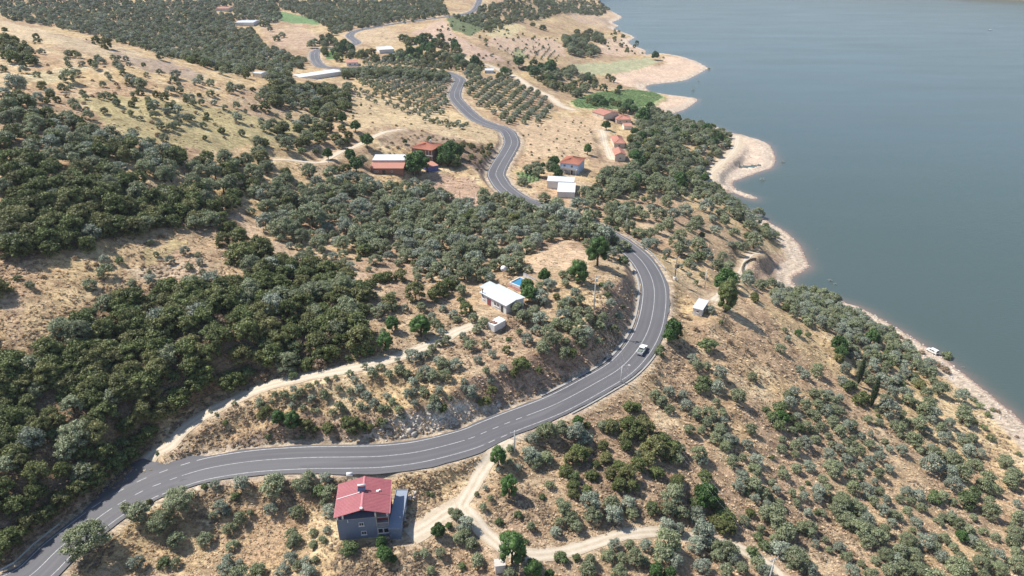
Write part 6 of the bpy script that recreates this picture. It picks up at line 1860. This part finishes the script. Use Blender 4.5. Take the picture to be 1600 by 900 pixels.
def van(x, y, z, rz):
    t = thing("parked_van", "small white van parked on the gravel beach at the water's edge", "van", (x, y, z), rz)
    mb = MB()
    pts = [(-2.1, .4), (2.1, .4), (2.2, .8), (1.9, 1.05), (1.3, 1.2), (.7, 1.85), (-2.0, 1.9), (-2.15, 1.1)]
    n_ = len(pts); w = 1.75
    P_ = [(a, -w / 2, b) for a, b in pts] + [(a, w / 2, b) for a, b in pts]
    mb.poly(P_, [tuple(range(n_))[::-1], tuple(range(n_, 2 * n_))] + [(i, (i + 1) % n_, n_ + (i + 1) % n_, n_ + i) for i in range(n_)])
    mb.build("body", MATS["car_white"], t, bevel=.06)
    MB().slab([(.78, -.72, 1.8), (1.33, -.78, 1.22), (1.33, .78, 1.22), (.78, .72, 1.8)], .02).build("windscreen", MATS["dark_glass"], t)
    MB().box((-2.12, 0, 1.45), (.06, 1.4, .6)).build("rear_window", MATS["dark_glass"], t)
    for s_ in (-1, 1):
        for a, l in ((.45, .7), (-.6, 1.1)): MB().box((a, s_ * .88, 1.48), (l, .03, .42)).build("side_window", MATS["dark_glass"], t)
        MB().box((2.17, s_ * .62, .85), (.06, .34, .18)).build("headlight", MATS["lamp_clear"], t)
        MB().box((-2.15, s_ * .75, 1.0), (.05, .14, .4)).build("tail_light", MATS["lamp_red"], t)
    MB().box((2.2, 0, .5), (.14, 1.7, .24)).build("bumper", MATS["rubber_black"], t)
    for a in (-1.35, 1.35):
        for s_ in (-1, 1):
            wh = MB().tube([(0, -.1, 0), (0, .1, 0)], .32, 16).build("wheel", MATS["tyre"], t, loc=(a, s_ * .8, .32))
            MB().tube([(0, s_ * .102, 0), (0, s_ * .112, 0)], .18, 12).build("rim", MATS["rim"], wh)


def build_buildings():
    metal_roof_house()
    simple_house("white", "white_farmhouse", "long single-storey white farmhouse with a shallow pale sheet roof amid the olives", "house", "white_wall", "white_sheet", rise=.55, rib=.9, over=.4,
                 windows=[('s', .15, 1.6, 1.1, 1.2, 2), ('s', .38, 1.6, 1.1, 1.2, 2), ('s', -.78, 1.7, .9, .9, 2), ('e', 0, 1.6, 1.2, 1.1, 2)], doors=[('s', -.35, 1.6, 2.1, "maroon"), ('s', .68, 1.0, 2.1, "dark_inside")])
    c, yaw, w, d, h, gz = HREC["white"]
    M_ = Matrix.Translation((c[0], c[1], gz)) @ Matrix.Rotation(yaw, 4, 'Z')
    p = M_ @ Vector((-w / 2 - 1.9, d * .18, 0))
    t = thing("lean_to", "open lean-to with a pale sheet roof at the left end of the white farmhouse", "shed", p, yaw)
    roof_sheet("roof_slope", t, "grey_sheet", (-1.9, -2.2, 2.35), (1.75, -2.2, 2.35), (1.75, 2.2, 2.7), (-1.9, 2.2, 2.7), .6)
    for a in (-1.7, 1.6):
        for b in (-2, 2): MB().box((a, b, 1.0), (.12, .12, 2.6)).build("post", MATS["white_trim"], t)
    MB().box((0, 1.95, 1.0), (3.2, .12, 2.4)).build("wall", MATS["white_wall"], t)
    p = M_ @ Vector((-w / 2 + 1.2, -d / 2 + .35, h))
    t = thing("stove_pipe", "black stove pipe rising from the edge of the farmhouse roof", "chimney", p)
    MB().tube([(0, 0, -1.2), (0, 0, 1.2)], .13, 8).build("pipe", MATS["rubber_black"], t); MB().tube([(0, 0, 1.25), (0, 0, 1.4)], [.26, .05], 8).build("cowl", MATS["rubber_black"], t)
    # out-building and walled terrace below it
    z0 = float(cast(776, 508)[2][0])
    (bc, by, bw, bd) = fit_rect([(763.5, 505), (776, 512), (788.5, 498), (776, 492)], z0 + 1.7)
    bw *= .82; bd *= .82
    t = thing("outbuilding", "low white flat-roofed outbuilding at the top of the dirt track", "shed", (bc[0], bc[1], z0), by)
    MB().box((0, 0, .55), (bw, bd, 2.1)).build("wall", MATS["white_wall"], t)
    MB().slab([(-bw / 2 - .1, bd * .05, 1.72), (bw / 2 + .1, bd * .05, 1.72), (bw / 2 + .1, bd / 2 + .1, 1.78), (-bw / 2 - .1, bd / 2 + .1, 1.78)], .1).build("roof_slab", MATS["white_sheet"], t)
    mb = MB()
    for k in range(6): mb.box((RNG.uniform(-bw * .35, bw * .35), RNG.uniform(-bd * .4, -bd * .05), 1.75), (RNG.uniform(.3, .9), RNG.uniform(.3, .8), RNG.uniform(.15, .35)), RNG.uniform(0, 3))
    o = mb.build("crate_clutter", MATS["brick"], None); o.location = (bc[0], bc[1], z0); o.rotation_euler = (0, 0, by)
    tag(o, "brown clutter heaped on top of the low white outbuilding", "clutter", kind="stuff")
    # pool, garden wall, terrace, dish
    z0 = float(cast(812, 448)[2][0])
    (bc, by, bw, bd) = fit_rect([(800, 442), (816, 449.5), (824, 438), (809, 433)], z0 + .9)
    t = thing("swimming_pool", "small above-ground pool with white walls and blue water behind the farmhouse", "pool", (bc[0], bc[1], z0), by)
    mb = MB()
    for s_ in (-1, 1): mb.box((0, s_ * bd / 2, .3), (bw + .3, .3, 1.5)).box((s_ * bw / 2, 0, .3), (.3, bd - .3, 1.496))
    mb.build("pool_wall", MATS["white_wall"], t); MB().box((0, 0, .2), (bw - .3, bd - .3, 1.1)).build("water", MATS["pool_water"], t)
    a = quad_px([(818, 427), (838, 436)], z0 + 1.4)
    t = thing("garden_wall", "short curved white garden wall above the pool", "wall", (a[0][0], a[0][1], z0))
    L_ = math.hypot(*(a[1] - a[0])); an = math.atan2(a[1][1] - a[0][1], a[1][0] - a[0][0])
    for k in range(4):
        MB().box(((k + .5) * L_ / 4 * math.cos(an), (k + .5) * L_ / 4 * math.sin(an), .4 - .12 * k), (L_ / 4 - .02, .25, 2.2), an + (k - 1.5) * .02).build("wall_panel", MATS["white_wall"], t)
        MB().box(((k + .5) * L_ / 4 * math.cos(an), (k + .5) * L_ / 4 * math.sin(an), 1.54 - .12 * k), (L_ / 4, .34, .07), an).build("coping", MATS["concrete"], t)
    (bc, by, bw, bd) = fit_rect([(793, 446), (812, 456), (816, 451), (797, 443)], z0 + .15)
    t = thing("paved_terrace", "reddish paved terrace strip between the farmhouse and pool", "terrace", (bc[0], bc[1], z0), by)
    for i in range(10):
        for j in range(3):
            MB().box((-bw / 2 + bw * (i + .5) / 10, -bd / 2 + bd * (j + .5) / 3, .08), (bw / 10 - .05, bd / 3 - .05, .16 + .01 * ((i + j) % 3))).build("tile", MATS["paver_red"], t)
    x, y, z = [float(v[0]) for v in cast(787, 434)]
    t = thing("satellite_dish", "white satellite dish on a post behind the farmhouse", "satellite dish", (x, y, z))
    MB().tube([(0, 0, -.3), (0, 0, 3.2)], .06, 6).build("mast", MATS["galvanised"], t)
    MB().tube([(0, -.25, 3.4), (0, -.05, 3.3), (0, .1, 3.25)], [1.0, .75, .15], 16).build("dish", MATS["white_trim"], t, True)
    MB().tube([(0, -.05, 3.3), (0, -.9, 3.35)], .03, 5).build("feed_arm", MATS["galvanised"], t)

    simple_house("hut", "small_hut", "small square white hut with a lichen-stained roof on the dry slope", "hut", "white_wall", "white_sheet", style="flat", rise=0, rib=.7, over=.22,
                 windows=[('s', .1, 1.5, .9, .8, 2)], doors=[('e', -.2, .8, 1.9, "dark_inside")])
    simple_house("farm", "farm_dwelling", "two-storey farm dwelling with a red hipped tile roof beside the barn", "house", "brick", "terracotta", style="hip", rise=1.7, rib=.5, over=.6, chimney=True,
                 windows=[('s', -.7, 4.0, 1.2, 1.2, 2), ('s', 0, 4.0, 1.3, 1.2, 2), ('s', -.6, 1.5, 1.1, 1.1, 2), ('e', .2, 4.0, 1.2, 1.2, 2)], doors=[('s', .2, 1.1, 2.2, "dark_inside")])
    c, yaw, w, d, h, gz = HREC["farm"]
    M_ = Matrix.Translation((c[0], c[1], gz)) @ Matrix.Rotation(yaw, 4, 'Z')
    t = thing("farm_porch", "tall open porch of grey posts at the right front of the farm dwelling", "porch", M_ @ Vector((w / 2 - 1.5, -d / 2 - .6, 0)), yaw)
    for a in (-1.6, .1, 1.8): MB().tube([(a, 0, -.3), (a, 0, 5.3)], .12, 8).build("post", MATS["pole_concrete"], t)
    MB().box((.1, .4, 2.9), (3.9, 1.4, .18)).build("floor_slab", MATS["concrete"], t)
    simple_house("barn", "red_barn", "long brick barn under a single sloping red tile roof", "barn", "brick", "terracotta_pale", style="mono", rise=1.1, rib=.5, over=.3,
                 windows=[('s', -.75, 1.5, .8, .7, 1), ('s', -.6, 1.5, .8, .7, 1), ('s', .3, 1.5, .8, .7, 1)], doors=[('s', -.2, 1.4, 2.0, "dark_inside")])
    simple_house("barn2", "white_roofed_barn", "long barn with a bright white sheet roof directly behind the brick barn", "barn", "white_wall", "white_sheet", style="flat", rib=1.3, over=.2)
    simple_house("blueshed", "blue_shed", "little shed with pink-red roof and deep blue walls below the farm dwelling", "shed", "blue_tarp", "terracotta_pale", style="mono", rise=.5, rib=.5, over=.15)
    simple_house("lakehouse", "white_blue_house", "two-storey house with orange-red hipped roof and pale blue walls beside the straw field", "house", "pale_blue_wall", "terracotta", style="hip", rise=1.9, rib=.5, over=.5,
                 windows=[('s', -.5, 4.0, 1.2, 1.2, 2), ('s', .3, 4.0, 1.2, 1.2, 2), ('s', -.4, 1.5, 1.2, 1.2, 2)], doors=[('s', .3, 1.0, 2.1, "dark_inside")])
    c, yaw, w, d, h, gz = HREC["lakehouse"]
    M_ = Matrix.Translation((c[0], c[1], gz)) @ Matrix.Rotation(yaw, 4, 'Z')
    t = thing("balcony_block", "white balcony with dark ground floor in front of the pale blue house", "balcony", M_ @ Vector((0, -d / 2 - .7, 0)), yaw)
    MB().box((0, 0, 2.75), (w * .85, 1.9, .2)).build("floor_slab", MATS["white_wall"], t); MB().box((0, -.9, 3.25), (w * .85, .12, .85)).build("parapet", MATS["white_wall"], t)
    for k in range(4): MB().box((-w * .4 + k * w * .8 / 3, -.8, 1.2), (.2, .2, 2.9)).build("post", MATS["white_wall"], t)
    simple_house("shed1", "upper_white_shed", "white sheet-roofed shed, the upper of two stepped sheds by the garden", "shed", "white_wall", "white_sheet", style="mono", rise=.5, rib=1.2, over=.15)
    simple_house("shed2", "lower_white_shed", "white sheet-roofed shed, the lower and brighter of two stepped sheds", "shed", "grey_sheet", "white_sheet", style="mono", rise=.6, rib=1.2, over=.15)
    vil = "red-roofed houses of the lakeside hamlet"
    simple_house("v1", "hamlet_house", "red-roofed hamlet house farthest up beside the green field", "house", "beige_wall", "terracotta_pale", rise=1.5, group=vil, windows=[('s', 0, 1.6, 1.2, 1.1, 2)])
    simple_house("v2", "hamlet_house", "wide red-roofed hamlet house with tan walls and white yard wall", "house", "beige_wall", "terracotta_pale", style="hip", rise=1.6, group=vil, windows=[('s', -.5, 1.9, 1.2, 1.1, 2), ('s', .4, 1.9, 1.2, 1.1, 2)])
    simple_house("v3", "hamlet_house", "smallest red-roofed hamlet house tucked in front of the wide one", "house", "white_wall", "terracotta_pale", rise=1.1, group=vil)
    simple_house("v4", "hamlet_house", "red-roofed hamlet house halfway down the pale lane", "house", "beige_wall", "terracotta_pale", style="hip", rise=1.6, group=vil, windows=[('s', 0, 1.6, 1.2, 1.1, 2)])
    simple_house("v5", "hamlet_house", "lowest red-roofed hamlet house at the bottom end of the pale lane", "house", "beige_wall", "terracotta_pale", rise=1.6, axis="y", group=vil, windows=[('s', 0, 1.8, 1.3, 1.2, 2)])
    simple_house("long", "long_shed", "very long low white-roofed shed on the hillside above the fields", "shed", "white_wall", "white_sheet", rise=.5, rib=2.5, over=.2)
    simple_house("far1", "far_shed", "distant white-roofed shed among dark trees by the green strip", "shed", "white_wall", "white_sheet", rise=.6, rib=2, over=.2)
    simple_house("far2", "far_house", "distant low whitish house on a tan terrace below the road", "house", "white_wall", "terracotta_pale", rise=.5, rib=1.5, over=.2, windows=[('s', -.4, 1.6, 1.6, 1.1, 2), ('s', .4, 1.6, 1.6, 1.1, 2)])
    simple_house("far3", "far_barn", "distant long white-roofed barn in the olive woods, top left", "barn", "white_wall", "white_sheet", rise=.7, rib=2, over=.2)
    simple_house("far4", "far_cottage", "distant small reddish-roofed cottage near the top edge in the woods", "house", "beige_wall", "terracotta_pale", rise=1.0, rib=1, over=.2)
    simple_house("far5", "far_hut", "tiny pale-roofed hut at the foot of the dry ridge", "hut", "white_wall", "grey_sheet", rise=.4, rib=1.5, over=.2)
    simple_house("far6", "field_shed", "small grey shed beside the pale valley road", "shed", "grey_sheet", "grey_sheet", style="flat", rib=1.5, over=.1)

    # ---- poles and lines
    A_, _ = pole(928, 483, 432, "utility_pole", "tall pale pole standing alone in the olive yard left of the bend", extra="gear")
    B_, _ = pole(1054, 437, 401, "utility_pole", "dark pole carrying a transformer on a white plinth outside the bend", kind="wood", extra="transformer")
    C_, _ = pole(1101, 450, 420, "utility_pole", "slim pale pole above the small white hut", arm=0)
    D_, _ = pole(804, 708, 673, "utility_pole", "pole with crossarm at the road edge by the gravel track", extra=None)
    E_, _ = pole(970, 599, 572, "street_lamp", "street lamp on the outer road edge near the white pickup", arm=0, extra="lamp")
    F_, _ = pole(1196, 930, 872, "utility_pole", "pale pole with a white crossarm at the bottom edge of the picture", extra=None)
    G_, _ = pole(837, 328, 303, "utility_pole", "pole beside the gap where the road shows through the grove", arm=0)
    H_, _ = pole(890, 330, 314, "utility_pole", "slim pole just above the grove, right of the road gap", arm=0)
    pole(978, 362, 341, "utility_pole", "slim pole among olives right of the hidden road stretch", arm=0)
    J_, _ = pole(719, 317, 298, "utility_pole", "thin dark pole at the bare red patch under the farm", kind="wood", arm=0)
    pole(702, 202, 181, "utility_pole", "thin pole on the terraced straw field left of the road", kind="wood", arm=0)
    pole(702, 28, 13, "utility_pole", "far thin pole at the dark green field near the top", kind="wood", arm=0)
    K_, _ = pole(463, 965, 930, "utility_pole", "pole beyond the bottom edge carrying wires over the metal roof")
    wires(D_, K_, "power line sagging over the red metal roof", 2.2)
    wires(E_, F_, "power line crossing the dry slope below the road", 2.4)
    wires(A_, E_, "power line from the olive yard down to the road edge", 1.2)

    # ---- roadside things
    s = s_arr
    def road_pt(sv, off):
        x = float(np.interp(sv, s, ROAD[:, 0])); y = float(np.interp(sv, s, ROAD[:, 1])); z = float(np.interp(sv, s, ROAD[:, 2]))
        x2 = float(np.interp(sv + .5, s, ROAD[:, 0])); y2 = float(np.interp(sv + .5, s, ROAD[:, 1]))
        a = math.atan2(y2 - y, x2 - x)
        return Vector((x - math.sin(a) * off, y + math.cos(a) * off, z)), a
    def guardrail(s0, s1, off, label):
        p0, a0 = road_pt(s0, off)
        t = thing("guardrail", label, "guardrail", p0)
        n_ = max(2, int((s1 - s0) / 4))
        post = None; path = []
        for i in range(n_ + 1):
            p, a = road_pt(s0 + (s1 - s0) * i / n_, off)
            q = p - p0; path.append(q)
            if post is None: post = MB().box((0, 0, .2), (.12, .12, 1.1)).mesh("post"); post.materials.append(MATS["galvanised"])
            obj("post", post, None, t, q, (0, 0, a))
        P_ = []
        for q in path: P_ += [(q.x, q.y, .45), (q.x, q.y, .6), (q.x, q.y, .75)]
        mb = MB()
        up = Vector((0, 0, .16))
        for dz in (.48, .68):
            mb.tube([q + Vector((0, 0, dz)) for q in path], .085, 6)
        mb.build("rail", MATS["galvanised"], t)
    guardrail(0, s_at(122, 832), 5.2, "guardrail along the left road edge in the bottom corner")
    guardrail(s_at(962, 374), s_at(1016, 424), -5.9, "pale guardrail along the outer edge before the bend")
    L0, L1 = s_at(860, 635), s_at(1004, 408)
    q0 = np.linspace(L0, L1, 120)
    L_ = np.stack([np.interp(q0, s, ROAD[:, k]) for k in range(3)], 1)
    ribbon(L_, [5.45, 4.75], "road_gutter", "concrete", "structure", .05, uvs=False)
    q0 = np.linspace(s_at(870, 632), s_at(1000, 540), 60)
    L_ = np.stack([np.interp(q0, s, ROAD[:, k]) for k in range(3)], 1)
    ribbon(L_, [-5.15, -5.6], "road_kerb", "concrete", "structure", .05, uvs=False)
    for (px_, py_, wh_) in ((985, 541, "upper"), (960, 564, "lower")):
        p, a = road_pt(s_at(px_ + 12, py_ + 8), 5.7)
        t = thing("drain_inlet", "%s dark drain inlet in the gutter of the bend" % wh_, "drain", p, a, "drain inlets along the bend")
        MB().box((0, 0, .02), (1.8, .8, .25)).build("frame", MATS["concrete"], t)
        MB().box((0, 0, .16), (1.4, .5, .04)).build("grate", MATS["rubber_black"], t)
    p, a = road_pt(s_at(556, 714), -7.0)
    t = thing("waste_bin", "grey wheeled waste bin on the verge above the red metal roof", "bin", p, a + .1)
    MB().box((0, 0, .72), (1.25, .95, 1.0), taper=1.1).build("bin_body", MATS["galvanised"], t)
    MB().tube([(-.66, 0, 1.22), (.66, 0, 1.22)], .42, 12).build("lid", MATS["white_trim"], t, True)
    for q in ((-.5, -.4), (.5, -.4), (-.5, .4), (.5, .4)): MB().tube([(q[0], q[1] - .05, .11), (q[0], q[1] + .05, .11)], .11, 8).build("wheel", MATS["rubber_black"], t)
    x, y, z = [float(v[0]) for v in cast(781, 889)]
    t = thing("concrete_tank", "pale concrete block tank beside the big pine at the gravel track", "tank", (x, y, z), .15)
    MB().box((0, 0, .7), (2.0, 1.7, 2.2)).build("tank_wall", MATS["white_wall"], t); MB().box((0, 0, 1.86), (2.15, 1.85, .14)).build("lid", MATS["stone_pale"], t)

    # pickup and van
    sv = s_at(996, 548); p, a = road_pt(sv, -1.5); pickup(p.x, p.y, p.z + .005, a)
    x, y, z = [float(v[0]) for v in cast(1456, 551)]
    van(x, y, z + .02, R(118))
    # little red tractor on the hillside, far
    x, y, z = [float(v[0]) for v in cast(474, 189)]
    t = thing("tractor", "tiny red tractor standing on the open dry slope", "tractor", (x, y, z), .4)
    MB().box((.6, 0, .95), (1.7, .7, .6)).build("bonnet", MATS["tractor_red"], t); MB().box((-.7, 0, 1.5), (1.2, 1.2, 1.5)).build("cab", MATS["tractor_red"], t)
    for (a_, b_, r_) in ((-.8, .85, .75), (-.8, -.85, .75), (1.1, .7, .42), (1.1, -.7, .42)): MB().tube([(a_, b_ - .15, r_), (a_, b_ + .15, r_)], r_, 14).build("wheel", MATS["tyre"], t)
    # boat
    x, y = [float(v) for v in at_z(1547, 47, 0.2)]
    t = thing("motorboat", "tiny white motorboat far out on the lake", "boat", (x, y, 0), 2.9)
    MB().poly([(-3, -1, .7), (1.2, -1, .7), (3.4, 0, .9), (1.2, 1, .7), (-3, 1, .7), (-2.8, -.6, -.2), (1, -.6, -.2), (2.6, 0, 0), (1, .6, -.2), (-2.8, .6, -.2)], [(0, 1, 2, 3, 4), (9, 8, 7, 6, 5), (0, 5, 6, 1), (1, 6, 7, 2), (2, 7, 8, 3), (3, 8, 9, 4), (4, 9, 5, 0)])
    mb = MB(); mb.poly([(-3, -1, .7), (1.2, -1, .7), (3.4, 0, .9), (1.2, 1, .7), (-3, 1, .7), (-2.8, -.6, -.2), (1, -.6, -.2), (2.6, 0, 0), (1, .6, -.2), (-2.8, .6, -.2)], [(0, 1, 2, 3, 4), (9, 8, 7, 6, 5), (0, 5, 6, 1), (1, 6, 7, 2), (2, 7, 8, 3), (3, 8, 9, 4), (4, 9, 5, 0)])
    mb.build("hull", MATS["car_white"], t); MB().box((-.2, 0, 1.2), (1.6, 1.3, 1.0), taper=.8).build("cabin", MATS["car_white"], t)

    # curved dark stone wall on the terrace above the beach
    a = np.array([(1180, 406), (1172, 407.5), (1166, 411), (1162, 415.5), (1160.5, 421), (1161.5, 427), (1164, 432)])
    x, y, z = cast(a[:, 0], a[:, 1]); L_ = smooth_line(np.stack([x, y], 1), 1.1)
    t = thing("curved_stone_wall", "dark curved dry-stone wall on the terrace above the gravel beach", "stone wall", (L_[0][0], L_[0][1], float(z[0])))
    gg = np.random.default_rng(9); v, f = ICO1
    sm = []
    for k in range(4):
        me = mesh_np("stone", v * np.array([.62, .4, .42]) * (1 + gg.uniform(-.2, .2, (len(v), 1))), f); me.materials.append(MATS["stone_dark"]); sm.append(me)
    for k in range(len(L_)):
        zz = float(height(L_[k:k + 1, 0], L_[k:k + 1, 1])[0])
        for lv in range(2):
            obj("stone", sm[int(gg.integers(0, 4))], None, t, (L_[k][0] - L_[0][0] + gg.uniform(-.1, .1), L_[k][1] - L_[0][1], zz - float(z[0]) + .3 + lv * .5), (0, 0, gg.uniform(0, 6)))
    # half drowned bushes and shoreline bits standing in the water
    for (px_, py_, dpx, kd, lab) in ((1191, 279, 10, "drowned", "grey half-drowned bush inside the small cove"), (1223, 252, 8, "drowned", "pale half-drowned twigs off the sandy point"), (1297, 437, 9, "drowned", "grey half-drowned bush off the gravel beach"),
                                     (1305, 443, 7, "drowned", "smaller half-drowned bush just beyond the grey one"), (1505, 573, 7, "drowned", "pale half-drowned twigs out past the white van"), (1479, 557, 15, "shorebush", "bright yellow-green bush at the waterline by the white van"),
                                     (1083, 139, 8, "drowned", "dark half-drowned bush off the flat peninsula"), (1092, 126, 4, "drowned", "small half-drowned bush near the peninsula tip"), (1108, 107, 5, "shorebush", "small bush at the very tip of the peninsula"),
                                     (995, 66, 7, "oak", "dark bush standing in the water of the upper inlet"), (1277, 389, 4, "drowned", "faint drowned twigs beyond the beach point")):
        x, y = [float(v_) for v_ in at_z(px_, py_ + dpx * .25, 0.0)]
        _, _, dep = project(x, y, 0.0); D = dpx * float(dep) / FPX
        cm, tm, dia, hg = PROTO[kd][0]
        t = thing("water_bush", lab, "bush", (x, y, -.1), px_ * .7, "bushes standing in the lake edge"); s_ = D / dia; t.scale = (s_,) * 3
        for pn, me in (("trunk", tm), ("crown", cm)):
            c_ = bpy.data.objects.new(pn, me); COL.objects.link(c_); c_.parent = t
    for (px_, py_) in ((1132, 176),): pass


def build_haze():
    top = float(GH.max()) + 12
    me = MB().box((0, 400, (top - 9) / 2), (20400, 20400, top + 9)).mesh("haze")
    m = bpy.data.materials.new("haze"); m.use_nodes = True; nt = m.node_tree; nt.nodes.clear()
    out = nt.nodes.new("ShaderNodeOutputMaterial"); pv = nt.nodes.new("ShaderNodeVolumePrincipled")
    pv.inputs["Color"].default_value = (0.86, 0.92, 1.0, 1); pv.inputs["Density"].default_value = HAZE_DENSITY; pv.inputs["Anisotropy"].default_value = 0.2
    nt.links.new(pv.outputs[0], out.inputs["Volume"])
    try: m.volume_intersection_method = 'FAST'
    except Exception: pass
    me.materials.append(m)
    o = obj("haze", me); tag(o, kind="stuff")
    print("HAZE top", top)


HAZE_DENSITY = 0.00008
build_buildings_pads()
build_ground()
build_water()
s_arr, s_at = build_roads()
build_protos()
PLANTS = build_plants()
build_brush()
build_buildings()
build_haze()
